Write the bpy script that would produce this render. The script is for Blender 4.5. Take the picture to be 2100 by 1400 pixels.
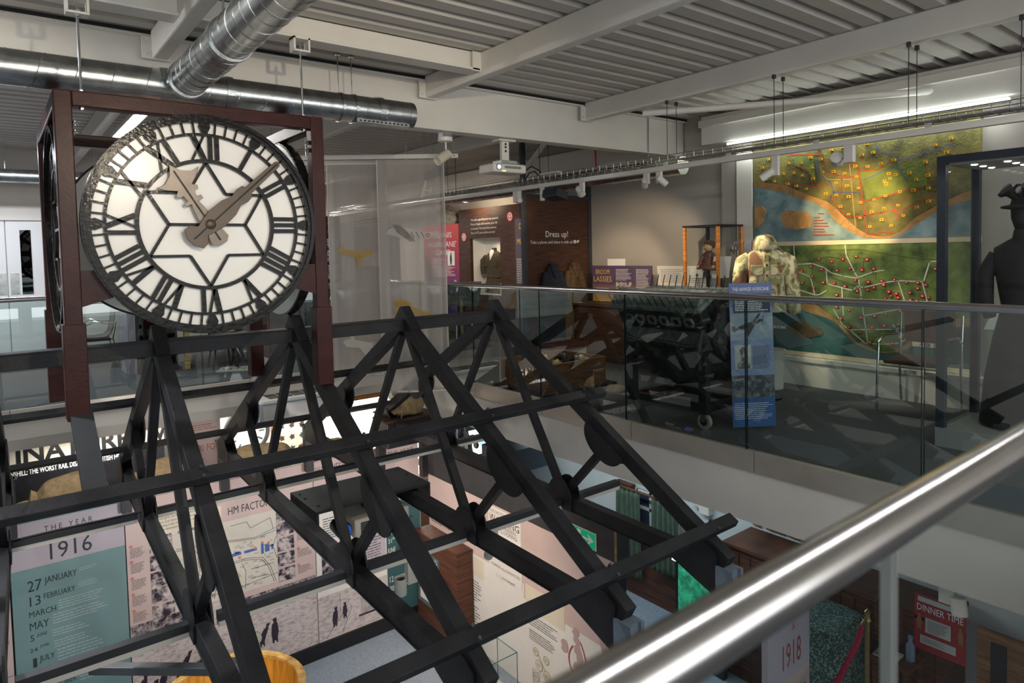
import bpy, math, random
from mathutils import Vector, Matrix
V = Vector
PI = math.pi
random.seed(7)
S = bpy.context.scene
for o in list(bpy.data.objects):
    bpy.data.objects.remove(o)

# ------------------------------------------------------------------ camera
# x runs along the roof ridge, y across the void, z up; upper floor is z = 0
cam_d = bpy.data.cameras.new('camera')
cam = bpy.data.objects.new('camera', cam_d)
S.collection.objects.link(cam)
yaw, pitch, roll = 0.90817, -0.04615, -0.02266
fw = V((math.cos(pitch) * math.cos(yaw), math.cos(pitch) * math.sin(yaw), math.sin(pitch)))
rt = V((math.sin(yaw), -math.cos(yaw), 0))
up = rt.cross(fw)
c_, s_ = math.cos(roll), math.sin(roll)
rt, up = c_ * rt + s_ * up, -s_ * rt + c_ * up
m4 = Matrix((rt, up, -fw)).transposed().to_4x4()
m4.translation = V((0, 0, 1.5))
cam.matrix_world = m4
cam_d.sensor_width = 36
cam_d.lens = 1366.434 / 2100 * 36
cam_d.shift_y = -(700 - 579.625) / 2100
cam_d.clip_start = 0.05
cam_d.dof.use_dof = True
cam_d.dof.focus_distance = 5.5
cam_d.dof.aperture_fstop = 3.2
S.camera = cam

# ------------------------------------------------------------------ light
S.view_settings.view_transform = 'Standard'
S.view_settings.look = 'None'
S.view_settings.gamma = 1
S.view_settings.exposure = 0.85
W = bpy.data.worlds.new('world'); S.world = W
W.use_nodes = True
bg = W.node_tree.nodes['Background']
bg.inputs[0].default_value = (0.92, 0.95, 1.0, 1)
bg.inputs[1].default_value = 0.42


def area(name, loc, aim, sx, sy, power, col=(1, 1, 1), spread=PI):
    d = bpy.data.lights.new(name, 'AREA')
    d.shape = 'RECTANGLE'; d.size = sx; d.size_y = sy
    d.energy = power; d.color = col; d.spread = spread
    o = bpy.data.objects.new(name, d); S.collection.objects.link(o)
    o.location = loc
    o.rotation_euler = (V(aim) - V(loc)).to_track_quat('-Z', 'Y').to_euler()
    return o


def spot(name, loc, aim, power, ang=40, col=(1, .85, .65), blend=.6, rad=.03, parent=None):
    d = bpy.data.lights.new(name, 'SPOT')
    d.energy = power; d.color = col; d.spot_size = math.radians(ang); d.spot_blend = blend
    d.shadow_soft_size = rad
    o = bpy.data.objects.new(name, d); S.collection.objects.link(o)
    o.location = loc
    o.rotation_euler = (V(aim) - V(loc)).to_track_quat('-Z', 'Y').to_euler()
    if parent is not None:
        o.parent = parent
        o.location = V(loc) - org(parent)
    return o


# daylight from the glazed front behind the viewer
area('daylight', (1.0, -4.2, 1.7), (2.5, 6, 1.7), 14, 3.2, 185, (.98, .98, .97))
# ceiling spotlight by the near gallery that lights the clock and throws the hanger shadows on the beam
spot('clock_lamp', (1.07, .75, 2.50), (1.15, 4.6, 2.0), 88, 84, (1, .84, .62), .5, .03)
# linear fitting over the near gallery, mirrored as the streak on the handrail
area('gallery_lights_near', (2.6, .55, 2.86), (2.6, .55, 0), 6, .08, 26, (1, .97, .95))
# general lighting of the gallery: area lights under the deck, out of view
area('gallery_fill_left', (-1.4, 5.2, 2.85), (-1.0, 5.2, 0), .25, .25, 90, (.93, .96, 1.0))  # unseen square fill, kept small so the far glass mirrors only a spot
area('gallery_lights_far_left', (-.6, 10.2, 2.85), (-.6, 10.2, 0), 2.5, .15, 45, (.88, .92, 1.0))
area('gallery_lights_back', (4.4, 12.3, 2.85), (4.4, 12.3, 0), 2.5, .15, 70, (1, .93, .84))
# unseen area lights added under the galleries to fill the lower floor
area('lower_lights_far', (2.6, 8.9, -.62), (2.6, 9.3, -3), 4.5, .2, 38, (1, .95, .88))
area('lower_lights_right', (5.7, 5.6, -.62), (5.7, 5.6, -3), .3, 3, 22, (.75, .93, 1.0))
area('lower_fill_near', (1.6, .0, -.34), (2.0, 6.5, -2.6), 4.5, .3, 30, (1, .93, .88))


# ------------------------------------------------------------------ materials
MATS = {}


def pm(name, col, rough=.6, metal=0, var=.10, scale=6, bump=0, bscale=60, emit=0, spec=.5, stretch=(1, 1, 1), col2=None, coat=0):
    """procedural principled material: noise moves the colour between col*(1-var) and col*(1+var)"""
    if name in MATS: return MATS[name]
    m = bpy.data.materials.new(name); m.use_nodes = True
    nt = m.node_tree; N = nt.nodes; L = nt.links
    b = N['Principled BSDF']
    tc = N.new('ShaderNodeTexCoord'); mp = N.new('ShaderNodeMapping')
    mp.inputs['Scale'].default_value = stretch
    L.new(tc.outputs['Object'], mp.inputs[0])
    nz = N.new('ShaderNodeTexNoise'); nz.inputs['Scale'].default_value = scale; nz.inputs['Detail'].default_value = 5
    L.new(mp.outputs[0], nz.inputs['Vector'])
    cr = N.new('ShaderNodeValToRGB')
    a = tuple(max(0, c * (1 - var)) for c in col); d = tuple(min(1, c * (1 + var)) for c in (col2 or col))
    cr.color_ramp.elements[0].position = .32; cr.color_ramp.elements[0].color = (*a, 1)
    cr.color_ramp.elements[1].position = .68; cr.color_ramp.elements[1].color = (*d, 1)
    L.new(nz.outputs['Fac'], cr.inputs[0]); L.new(cr.outputs[0], b.inputs['Base Color'])
    b.inputs['Roughness'].default_value = rough; b.inputs['Metallic'].default_value = metal
    b.inputs['Specular IOR Level'].default_value = spec
    if coat: b.inputs['Coat Weight'].default_value = coat; b.inputs['Coat Roughness'].default_value = .12
    if bump:
        n2 = N.new('ShaderNodeTexNoise'); n2.inputs['Scale'].default_value = bscale; n2.inputs['Detail'].default_value = 4
        L.new(mp.outputs[0], n2.inputs['Vector'])
        bp = N.new('ShaderNodeBump'); bp.inputs['Strength'].default_value = bump; bp.inputs['Distance'].default_value = .02
        L.new(n2.outputs['Fac'], bp.inputs['Height']); L.new(bp.outputs[0], b.inputs['Normal'])
    if emit:
        L.new(cr.outputs[0], b.inputs['Emission Color']); b.inputs['Emission Strength'].default_value = emit
    MATS[name] = m
    return m


def glass_mat(name, tint=(.80, .90, .88), ior=1.5, gain=1.0, rough=0.0):
    if name in MATS: return MATS[name]
    m = bpy.data.materials.new(name); m.use_nodes = True
    nt = m.node_tree; N = nt.nodes; L = nt.links
    N.remove(N['Principled BSDF'])
    tr = N.new('ShaderNodeBsdfTransparent'); gl = N.new('ShaderNodeBsdfGlossy')
    gl.inputs['Roughness'].default_value = rough
    nz = N.new('ShaderNodeTexNoise'); nz.inputs['Scale'].default_value = 2
    cr = N.new('ShaderNodeValToRGB')
    cr.color_ramp.elements[0].color = (*[c * .97 for c in tint], 1); cr.color_ramp.elements[1].color = (*tint, 1)
    L.new(nz.outputs['Fac'], cr.inputs[0]); L.new(cr.outputs[0], tr.inputs[0])
    fr = N.new('ShaderNodeFresnel'); fr.inputs['IOR'].default_value = ior
    ml = N.new('ShaderNodeMath'); ml.operation = 'MULTIPLY'; ml.inputs[1].default_value = gain; ml.use_clamp = True
    gm = N.new('ShaderNodeNewGeometry'); iv = N.new('ShaderNodeMath'); iv.operation = 'SUBTRACT'; iv.inputs[0].default_value = 1
    L.new(gm.outputs['Backfacing'], iv.inputs[1])
    m0 = N.new('ShaderNodeMath'); m0.operation = 'MULTIPLY'
    L.new(fr.outputs[0], m0.inputs[0]); L.new(iv.outputs[0], m0.inputs[1]); L.new(m0.outputs[0], ml.inputs[0])
    mx = N.new('ShaderNodeMixShader')
    L.new(ml.outputs[0], mx.inputs[0]); L.new(tr.outputs[0], mx.inputs[1]); L.new(gl.outputs[0], mx.inputs[2])
    L.new(mx.outputs[0], N['Material Output'].inputs[0])
    MATS[name] = m
    return m


def sheer_mat(name, col, alpha):
    """woven voile: threads diffuse, gaps let light through"""
    if name in MATS: return MATS[name]
    m = bpy.data.materials.new(name); m.use_nodes = True
    nt = m.node_tree; N = nt.nodes; L = nt.links
    b = N['Principled BSDF']
    tr = N.new('ShaderNodeBsdfTransparent'); tl = N.new('ShaderNodeBsdfTranslucent')
    df = N.new('ShaderNodeBsdfDiffuse')
    N.remove(b)
    nz = N.new('ShaderNodeTexNoise'); nz.inputs['Scale'].default_value = 5
    cr = N.new('ShaderNodeValToRGB')
    cr.color_ramp.elements[0].color = (*[c * .93 for c in col], 1); cr.color_ramp.elements[1].color = (*col, 1)
    L.new(nz.outputs['Fac'], cr.inputs[0]); L.new(cr.outputs[0], df.inputs[0]); L.new(cr.outputs[0], tl.inputs[0])
    m1 = N.new('ShaderNodeMixShader'); m1.inputs[0].default_value = .4
    L.new(df.outputs[0], m1.inputs[1]); L.new(tl.outputs[0], m1.inputs[2])
    m2 = N.new('ShaderNodeMixShader'); m2.inputs[0].default_value = alpha
    L.new(tr.outputs[0], m2.inputs[1]); L.new(m1.outputs[0], m2.inputs[2])
    L.new(m2.outputs[0], N['Material Output'].inputs[0])
    MATS[name] = m
    return m


def grad_mat(name, axis, p0, p1, c0, c1, rough=.5):
    """printed colour blend across a board (object coordinates)"""
    if name in MATS: return MATS[name]
    m = bpy.data.materials.new(name); m.use_nodes = True
    nt = m.node_tree; N = nt.nodes; L = nt.links; b = N['Principled BSDF']
    tc = N.new('ShaderNodeTexCoord'); sp = N.new('ShaderNodeSeparateXYZ'); L.new(tc.outputs['Object'], sp.inputs[0])
    mr = N.new('ShaderNodeMapRange'); mr.inputs[1].default_value = p0; mr.inputs[2].default_value = p1
    L.new(sp.outputs['XYZ'.index(axis.upper())], mr.inputs[0])
    cr = N.new('ShaderNodeValToRGB')
    cr.color_ramp.elements[0].color = (*c0, 1); cr.color_ramp.elements[1].color = (*c1, 1)
    L.new(mr.outputs[0], cr.inputs[0]); L.new(cr.outputs[0], b.inputs['Base Color'])
    b.inputs['Roughness'].default_value = rough
    MATS[name] = m
    return m


def photo_mat(name, dark, light, scale, lo=.42, hi=.6, stretch=(1, 1, 1)):
    """monochrome printed photograph: hard-contrast noise"""
    if name in MATS: return MATS[name]
    m = bpy.data.materials.new(name); m.use_nodes = True
    nt = m.node_tree; N = nt.nodes; L = nt.links; b = N['Principled BSDF']
    tc = N.new('ShaderNodeTexCoord'); mp = N.new('ShaderNodeMapping'); mp.inputs['Scale'].default_value = stretch
    L.new(tc.outputs['Object'], mp.inputs[0])
    nz = N.new('ShaderNodeTexNoise'); nz.inputs['Scale'].default_value = scale; nz.inputs['Detail'].default_value = 6
    nz.inputs['Roughness'].default_value = .62
    L.new(mp.outputs[0], nz.inputs['Vector'])
    cr = N.new('ShaderNodeValToRGB')
    cr.color_ramp.elements[0].position = lo; cr.color_ramp.elements[0].color = (*dark, 1)
    cr.color_ramp.elements[1].position = hi; cr.color_ramp.elements[1].color = (*light, 1)
    L.new(nz.outputs['Fac'], cr.inputs[0]); L.new(cr.outputs[0], b.inputs['Base Color'])
    b.inputs['Roughness'].default_value = .5
    MATS[name] = m
    return m


def wood(name, c1, c2, scale=4, stretch=(1, 1, 12), rough=.55):
    return pm(name, c1, rough, 0, .25, scale, .15, 30, 0, .4, stretch, c2)


def emis(name, col, st):
    if name in MATS: return MATS[name]
    m = pm(name, col, .5, 0, .02, 3, emit=st)
    return m


M_black = pm('truss_black', (.019, .019, .022), .5, 0, .35, 5, .12, 40, spec=.3)
M_dkbrown = pm('frame_brown', (.040, .011, .009), .32, 0, .25, 9, .05, 60, spec=.18)
M_white = pm('white_paint', (.72, .69, .63), .45, 0, .04, 3)
M_wall = pm('wall_paint', (.66, .63, .585), .8, 0, .04, 2)
M_gwall = pm('grey_wall_paint', (.42, .39, .35), .8, 0, .05, 2)
M_deck = pm('deck_steel', (.52, .49, .455), .5, 0, .05, 2)
M_steel = pm('brushed_steel', (.58, .57, .56), .20, 1, .05, 8)
M_kerb = pm('kerb_steel', (.62, .56, .49), .30, .62, .05, 6)
M_galv = pm('galvanised_steel', (.52, .54, .54), .27, 1, .22, 10, .05, 30)
M_chrome = pm('chrome', (.75, .75, .75), .12, 1, .05, 9)
M_carpet = pm('carpet', (.09, .09, .095), .95, 0, .35, 160, .3, 200)
M_carpet2 = pm('blue_carpet', (.27, .33, .40), .95, 0, .4, 150, .3, 200)
M_slate = pm('charcoal_panel', (.035, .037, .042), .45, 0, .15, 8)
M_dark = pm('black_plastic', (.012, .012, .014), .35, 0, .2, 8)
M_navy = pm('navy_metal', (.022, .028, .040), .4, 0, .15, 8)
M_ink = pm('dark_ink', (.03, .045, .055), .6, 0, .05, 8)
M_wink = pm('white_ink', (.85, .85, .85), .6, 0, .03, 8)
M_rink = pm('red_ink', (.62, .045, .05), .6, 0, .05, 8)
M_yink = pm('yellow_ink', (.75, .48, .06), .6, 0, .05, 8)
M_pap = pm('white_card', (.80, .79, .76), .7, 0, .03, 4)
M_cream = pm('cream_card', (.74, .68, .55), .7, 0, .04, 4)
M_glass = glass_mat('balustrade_glass', (.86, .93, .915), 1.5, 5.2)
M_glassn = glass_mat('near_balustrade_glass', (.93, .97, .965), 1.5, .45)
M_case = glass_mat('case_glass', (.985, .995, .99), 1.45, .7)
M_gedge = pm('glass_edge', (.008, .018, .018), .15, 0, .2, 8)
M_gedgen = pm('lit_polished_edge', (.34, .36, .35), .25, .3, .1, 8)  # near edges paler: the light they catch is put into the colour
M_pale = pm('faint_white_ink', (.40, .50, .50), .6, 0, .05, 8)
M_dwood = wood('dark_wood', (.060, .022, .012), (.105, .040, .020), 3, (1, 1, 14))
M_hwood = wood('dark_wood_horizontal', (.040, .016, .009), (.075, .030, .016), 3, (1.5, 1.5, 30))
M_orange = wood('orange_wood', (.50, .17, .035), (.66, .26, .06), 3, (1, 1, 10))
M_hess = pm('hessian', (.42, .30, .16), .95, 0, .22, 20, .5, 260)
M_pink = pm('pink_print', (.62, .49, .47), .55, 0, .03, 3)
M_lilac = pm('lilac_print', (.47, .43, .49), .55, 0, .03, 3)
M_teal = pm('teal_print', (.185, .31, .32), .55, 0, .05, 2)
M_dteal = pm('dark_teal_print', (.035, .105, .115), .55, 0, .05, 2)
M_photo = photo_mat('photo_print', (.03, .02, .04), (.62, .56, .56), 14)
M_photo2 = photo_mat('photo_print_field', (.30, .25, .28), (.66, .60, .59), 20, .28, .55, (1, 1, 2.2))
M_photod = photo_mat('photo_print_dark', (.025, .018, .035), (.50, .44, .46), 18, .42, .62)
M_fig = pm('figure_print', (.035, .026, .045), .55, 0, .2, 40)


# ------------------------------------------------------------------ objects
ORG = {}


def org(o):
    return ORG.get(o.name, V((0, 0, 0)))


def thing(name, label, cat, loc=(0, 0, 0), group=None, kind=None):
    o = bpy.data.objects.new(name, None); S.collection.objects.link(o)
    o.empty_display_size = .1
    o.location = loc; ORG[o.name] = V(loc)
    if label: o['label'] = label
    if cat: o['category'] = cat
    if group: o['group'] = group
    if kind: o['kind'] = kind
    return o


def tag(o, label=None, cat=None, group=None, kind=None):
    if label: o['label'] = label
    if cat: o['category'] = cat
    if group: o['group'] = group
    if kind: o['kind'] = kind
    return o


def copy_tree(o, loc, label, rotz=None, mats=None):
    c = o.copy(); S.collection.objects.link(c); c.location = loc; ORG[c.name] = V(loc)
    if rotz is not None: c.rotation_euler.z = rotz
    c['label'] = label

    def rec(src, dst):
        for ch in list(src.children):
            d = ch.copy(); S.collection.objects.link(d); d.parent = dst
            ORG[d.name] = V(loc)
            if ch.type == 'LIGHT': pass
            rec(ch, d)
    rec(o, c)
    return c


def fr(O, U, Vv, N=None):
    O, U, Vv = V(O), V(U).normalized(), V(Vv).normalized()
    N = U.cross(Vv) if N is None else V(N).normalized()
    return (O, U, Vv, N)


def fp(F, u, v, d=0):
    return F[0] + F[1] * u + F[2] * v + F[3] * d


_T = {}


def tgeo(s, bold=0):
    key = (s, bold)
    if key in _T: return _T[key]
    c = bpy.data.curves.new('t', 'FONT'); c.body = s; c.size = 1; c.resolution_u = 2; c.offset = bold
    o = bpy.data.objects.new('t', c); S.collection.objects.link(o)
    dg = bpy.context.evaluated_depsgraph_get()
    me = bpy.data.meshes.new_from_object(o.evaluated_get(dg))
    vs = [(v.co.x, v.co.y) for v in me.vertices]; fs = [tuple(p.vertices) for p in me.polygons]
    bpy.data.meshes.remove(me); bpy.data.objects.remove(o); bpy.data.curves.remove(c)
    x0 = min(v[0] for v in vs); x1 = max(v[0] for v in vs)
    _T[key] = ([(v[0] - x0, v[1]) for v in vs], fs, x1 - x0)
    return _T[key]


class MB:
    def __init__(s):
        s.v = []; s.f = []; s.mi = []; s.ms = []; s.c = 0; s.br = []

    def mat(s, m):
        if m not in s.ms: s.ms.append(m)
        s.c = s.ms.index(m); return s

    def add(s, vs, fs):
        n = len(s.v); s.v += [V(v) for v in vs]
        for f in fs: s.f.append(tuple(n + i for i in f)); s.mi.append(s.c)
        return s

    def obox(s, c, ax, h):
        c = V(c); ax = [V(a) for a in ax]
        vs = [c + ax[0] * (h[0] * i) + ax[1] * (h[1] * j) + ax[2] * (h[2] * k) for i in (-1, 1) for j in (-1, 1) for k in (-1, 1)]
        return s.add(vs, [(0, 1, 3, 2), (4, 6, 7, 5), (0, 4, 5, 1), (2, 3, 7, 6), (0, 2, 6, 4), (1, 5, 7, 3)])

    def box(s, x0, y0, z0, x1, y1, z1):
        return s.obox(((x0 + x1) / 2, (y0 + y1) / 2, (z0 + z1) / 2), ((1, 0, 0), (0, 1, 0), (0, 0, 1)), (abs(x1 - x0) / 2, abs(y1 - y0) / 2, abs(z1 - z0) / 2))

    def beam(s, p, q, w, h, upv=(0, 0, 1)):
        p, q = V(p), V(q); d = (q - p); L = d.length; d = d / L
        a = d.cross(V(upv))
        if a.length < 1e-4: a = d.cross(V((1, 0, 0)))
        a.normalize(); b = a.cross(d)
        return s.obox((p + q) / 2, (d, a, b), (L / 2, w / 2, h / 2))

    def ring(s, c, a, b, r, n):
        return [V(c) + V(a) * (r * math.cos(2 * PI * i / n)) + V(b) * (r * math.sin(2 * PI * i / n)) for i in range(n)]

    def loft(s, rings, caps=True):
        n = len(rings[0]); vs = [v for r in rings for v in r]; fs = []
        for k in range(len(rings) - 1):
            for i in range(n):
                j = (i + 1) % n
                fs.append((k * n + i, k * n + j, (k + 1) * n + j, (k + 1) * n + i))
        if caps:
            fs.append(tuple(range(n - 1, -1, -1))); fs.append(tuple((len(rings) - 1) * n + i for i in range(n)))
        return s.add(vs, fs)

    def axes(s, d):
        d = V(d).normalized(); a = d.cross(V((0, 0, 1)))
        if a.length < 1e-3: a = V((1, 0, 0))
        a.normalize(); return d, a, a.cross(d)

    def tube(s, p, q, r, n=12, r2=None, caps=True):
        d, a, b = s.axes(V(q) - V(p))
        return s.loft([s.ring(p, a, b, r, n), s.ring(q, a, b, r if r2 is None else r2, n)], caps)

    def path(s, pts, r, n=8):
        pts = [V(p) for p in pts]; R = []; pa = None
        rr = r if isinstance(r, (list, tuple)) else [r] * len(pts)
        for i, p in enumerate(pts):
            d = (pts[min(i + 1, len(pts) - 1)] - pts[max(i - 1, 0)]).normalized()
            if pa is None: _, a, b = s.axes(d)
            else:
                a = pa - d * pa.dot(d); a.normalize(); b = a.cross(d)
            pa = a; R.append(s.ring(p, a, b, rr[i], n))
        return s.loft(R)

    def lathe(s, c, axis, prof, n=24):
        d, a, b = s.axes(axis)
        return s.loft([s.ring(V(c) + d * z, a, b, max(r, 1e-4), n) for r, z in prof])

    def annulus(s, c, axis, r0, r1, t, n=64):
        """flat ring (tube of rectangular section)"""
        d, a, b = s.axes(axis); c = V(c)
        rs = [s.ring(c - d * t / 2, a, b, r0, n), s.ring(c - d * t / 2, a, b, r1, n), s.ring(c + d * t / 2, a, b, r1, n), s.ring(c + d * t / 2, a, b, r0, n)]
        vs = [v for r in rs for v in r]; fs = []
        for k in range(4):
            k2 = (k + 1) % 4
            for i in range(n):
                j = (i + 1) % n; fs.append((k * n + i, k * n + j, k2 * n + j, k2 * n + i))
        return s.add(vs, fs)

    def prism(s, F, poly, d0, d1):
        n = len(poly)
        vs = [fp(F, u, v, d0) for u, v in poly] + [fp(F, u, v, d1) for u, v in poly]
        fs = [tuple(range(n - 1, -1, -1)), tuple(range(n, 2 * n))] + [(i, (i + 1) % n, n + (i + 1) % n, n + i) for i in range(n)]
        if (F[1].cross(F[2]).dot(F[3]) > 0) != (d1 > d0): fs = [f[::-1] for f in fs]
        a2 = sum(poly[i][0] * poly[(i + 1) % n][1] - poly[(i + 1) % n][0] * poly[i][1] for i in range(n))
        if a2 < 0: fs = [f[::-1] for f in fs]
        return s.add(vs, fs)

    def fbox(s, F, u0, v0, u1, v1, d0, d1):
        return s.prism(F, [(u0, v0), (u1, v0), (u1, v1), (u0, v1)], d0, d1)

    def quad(s, F, u0, v0, u1, v1, d=.002):
        return s.add([fp(F, u0, v0, d), fp(F, u1, v0, d), fp(F, u1, v1, d), fp(F, u0, v1, d)], [(0, 1, 2, 3)])

    def poly(s, F, pts, d=.002):
        return s.add([fp(F, u, v, d) for u, v in pts], [tuple(range(len(pts)))])

    def disc(s, F, u, v, r, d=.002, n=20):
        return s.poly(F, [(u + r * math.cos(2 * PI * i / n), v + r * math.sin(2 * PI * i / n)) for i in range(n)], d)

    def circ(s, F, u, v, r0, r1, d=.002, n=24):
        vs = []
        for i in range(n):
            a = 2 * PI * i / n
            vs += [fp(F, u + r0 * math.cos(a), v + r0 * math.sin(a), d), fp(F, u + r1 * math.cos(a), v + r1 * math.sin(a), d)]
        return s.add(vs, [(2 * i, 2 * i + 1, (2 * i + 3) % (2 * n), (2 * i + 2) % (2 * n)) for i in range(n)])

    def stroke(s, F, pts, w, d=.002):
        for (a, b), (c, e) in zip(pts[:-1], pts[1:]):
            L = math.hypot(c - a, e - b)
            if L < 1e-6: continue
            nx, ny = -(e - b) / L * w / 2, (c - a) / L * w / 2
            ex, ey = (c - a) / L * w * .4, (e - b) / L * w * .4
            s.poly(F, [(a + nx - ex, b + ny - ey), (a - nx - ex, b - ny - ey), (c - nx + ex, e - ny + ey), (c + nx + ex, e + ny + ey)][::-1], d)
        return s

    def text(s, F, t, u, v, h, w=None, al='l', d=.003, sp=None, bold=0):
        """cap height h, optional total width w"""
        s.br.append(len(s.f))
        vs, fs, tw = tgeo(t, bold)
        k = h / .70
        kx = (w / tw) if w else k * (sp or .78)
        off = {'l': 0, 'c': -tw * kx / 2, 'r': -tw * kx}[al]
        return s.add([fp(F, u + off + a * kx, v + b * k, d) for a, b in vs], fs)

    def lines(s, F, u0, v0, u1, v1, n, fill=.32, d=.002, seed=0, rag=.25):
        s.br.append(len(s.f))
        rnd = random.Random(seed + n * 31 + int(u0 * 977) + int(v0 * 331)); st = (v1 - v0) / n
        for i in range(n):
            y = v1 - st * (i + 1) + st * (1 - fill) / 2
            end = u1 - (u1 - u0) * rag * rnd.random() * (1.8 if i == n - 1 else 1)
            x = u0; hh = st * fill
            while x < end:
                wd = hh * rnd.uniform(2, 8)
                x2 = min(x + wd, end)
                s.quad(F, x, y, x2, y + hh, d); x = x2 + hh * .8
        return s

    def sphere(s, c, r, n=16, m=10, sc=(1, 1, 1)):
        c = V(c); R = []
        for k in range(m + 1):
            t = PI * k / m; rr = max(math.sin(t), 1e-4) * r
            R.append([c + V((rr * math.cos(2 * PI * i / n) * sc[0], rr * math.sin(2 * PI * i / n) * sc[1], -r * math.cos(t) * sc[2])) for i in range(n)])
        return s.loft(R)

    def split(s, name, m, parent):
        """one object for each block of lettering"""
        ends = s.br[1:] + [len(s.f)]
        for a, b in zip(s.br, ends):
            q = MB(); ids = sorted({i for f in s.f[a:b] for i in f}); k = {i: j for j, i in enumerate(ids)}
            if not ids: continue
            q.add([s.v[i] for i in ids], [tuple(k[i] for i in f) for f in s.f[a:b]])
            o = q.build(name, m, parent)
        return o

    def build(s, name, m=None, parent=None, smooth=False, bevel=0, label=None, subsurf=0, angle=40):
        if len(s.br) > 1 and s.br[0] == 0 and m is not None and parent is not None:
            return s.split(name, m, parent)
        me = bpy.data.meshes.new(name)
        off = org(parent) if parent is not None else V((0, 0, 0))
        me.from_pydata([tuple(v - off) for v in s.v], [], s.f)
        if m is not None:
            me.materials.append(m)
        else:
            for q in s.ms: me.materials.append(q)
            me.polygons.foreach_set('material_index', s.mi)
        o = bpy.data.objects.new(name, me); S.collection.objects.link(o)
        if parent is not None:
            o.parent = parent; ORG[o.name] = off
        me.update(calc_edges=True)
        if smooth:
            import bmesh as bmh
            me.polygons.foreach_set('use_smooth', [True] * len(me.polygons))
            bm = bmh.new(); bm.from_mesh(me)
            bmh.ops.recalc_face_normals(bm, faces=bm.faces)
            for e in bm.edges:
                if len(e.link_faces) == 2 and e.calc_face_angle(0) > math.radians(angle): e.smooth = False
            bm.to_mesh(me); bm.free()
        if bevel:
            b = o.modifiers.new('bevel', 'BEVEL'); b.width = bevel; b.segments = 2; b.limit_method = 'ANGLE'; b.angle_limit = math.radians(50)
        if subsurf:
            b = o.modifiers.new('sub', 'SUBSURF'); b.levels = subsurf; b.render_levels = subsurf
        if label: o['label'] = label
        return o


def struct(name, mb, m=None, **k):
    o = mb.build(name, m, **k); o['kind'] = 'structure'; return o

# ================================================================== STRUCTURE
struct('floor_lower', MB().box(-7, -4.5, -3.43, 9.5, 15, -3.33), M_carpet2)
# upper galleries round the void: near, right, far
struct('floor_near', MB().box(-7, -4.5, -.25, 4.32, .34, 0), M_carpet)
struct('floor_right', MB().box(4.34, -4.5, -.25, 7.0, 15, 0), M_carpet)
struct('floor_far', MB().box(-7, 8.47, -.25, 4.34, 15, 0), M_carpet)
struct('trim_1', MB().box(4.32, .34, -.53, 4.46, 8.42, -.145), M_wall)          # white downstand, right
struct('trim_2', MB().box(-7, 8.42, -.30, 4.32, 8.50, -.105), M_wall)           # white downstand, far
struct('trim_3', MB().box(-7, 8.50, -.43, 4.32, 8.62, -.25), M_wall)
kr = MB()
yy = .34
while yy < 8.4:
    kr.box(4.30, yy + .003, -.145, 4.345, min(yy + 1.18, 8.42) - .003, .012); yy += 1.18
struct('trim_4', kr, M_kerb)
kr = MB(); xx = -7
while xx < 4.3:
    kr.box(xx + .003, 8.40, -.105, min(xx + 1.18, 4.3) - .003, 8.44, .012); xx += 1.18
struct('trim_5', kr, M_kerb)
struct('trim_6', MB().box(-7, .31, -.145, 4.30, .345, .0), M_kerb)
struct('trim_7', MB().box(-7, .31, -.53, 4.30, .34, -.146), M_wall)
# walls
struct('wall_right', MB().box(6.95, -4.5, 0, 7.10, 15, 3.25), M_gwall)
struct('wall_back', MB().box(-7, 11.72, 0, 1.95, 11.85, 3.25), M_wall)
struct('wall_rear', MB().box(1.95, 14.0, 0, 6.95, 14.15, 3.25), M_gwall)
struct('wall_left', MB().box(-7.1, -4.5, -3.33, -7, 15, 3.25), M_wall)
struct('wall_lower_far', MB().box(-7, 10.6, -3.33, 9.5, 10.75, -.3), M_wall)
struct('wall_lower_right', MB().box(7.02, -4.5, -3.33, 7.15, 10.6, -.25), pm('lower_white', (.62, .66, .67), .8, 0, .04, 2))
struct('wall_lower_near', MB().box(-7, -.5, -3.33, 4.3, -.4, -.25), M_wall)
pl = MB().box(6.80, -1, 0, 6.95, 4.30, .26); pl.box(6.77, -1, .26, 6.95, 4.30, .30)
struct('baseboard_right', pl, M_white)
struct('baseboard_back', MB().box(-7, 11.70, 0, 1.95, 11.72, .10), M_white)
# pilasters beside the map
struct('trim_8', MB().box(6.87, 4.32, 0, 6.95, 4.52, 2.64), M_white)
struct('trim_9', MB().box(6.90, 4.55, 0, 6.95, 4.74, 2.64), M_gwall)
struct('trim_10', MB().box(6.855, 4.32, 1.47, 6.87, 4.545, 1.56), M_galv)

# profiled steel deck: ribs run along x
dk = MB(); p = .2075; y = -4.5; prof = []
while y < 15:
    prof += [(y, 3.155), (y + .03, 3.155), (y + .062, 3.10), (y + .18, 3.10)]; y += p
n = len(prof)
vs = [(x, a, b) for x in (-7, 7.1) for a, b in prof]
dk.add(vs, [(i, i + 1, n + i + 1, n + i) for i in range(n - 1)])
dk.box(-7, -4.5, 3.22, 7.1, 15, 3.26)
struct('ceiling', dk, M_deck)


def ibeam(name, p, q, w, h, top, m=M_white, tf=.016, tw=.05):
    """I section, top flange at z=top; p,q are (x,y) ends"""
    b = MB()
    b.beam((*p, top - h / 2), (*q, top - h / 2), tw, h - .004)
    b.beam((*p, top - tf / 2), (*q, top - tf / 2), w, tf)
    b.beam((*p, top - h + tf / 2), (*q, top - h + tf / 2), w, tf)
    return struct(name, b, m, bevel=.003)


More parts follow.
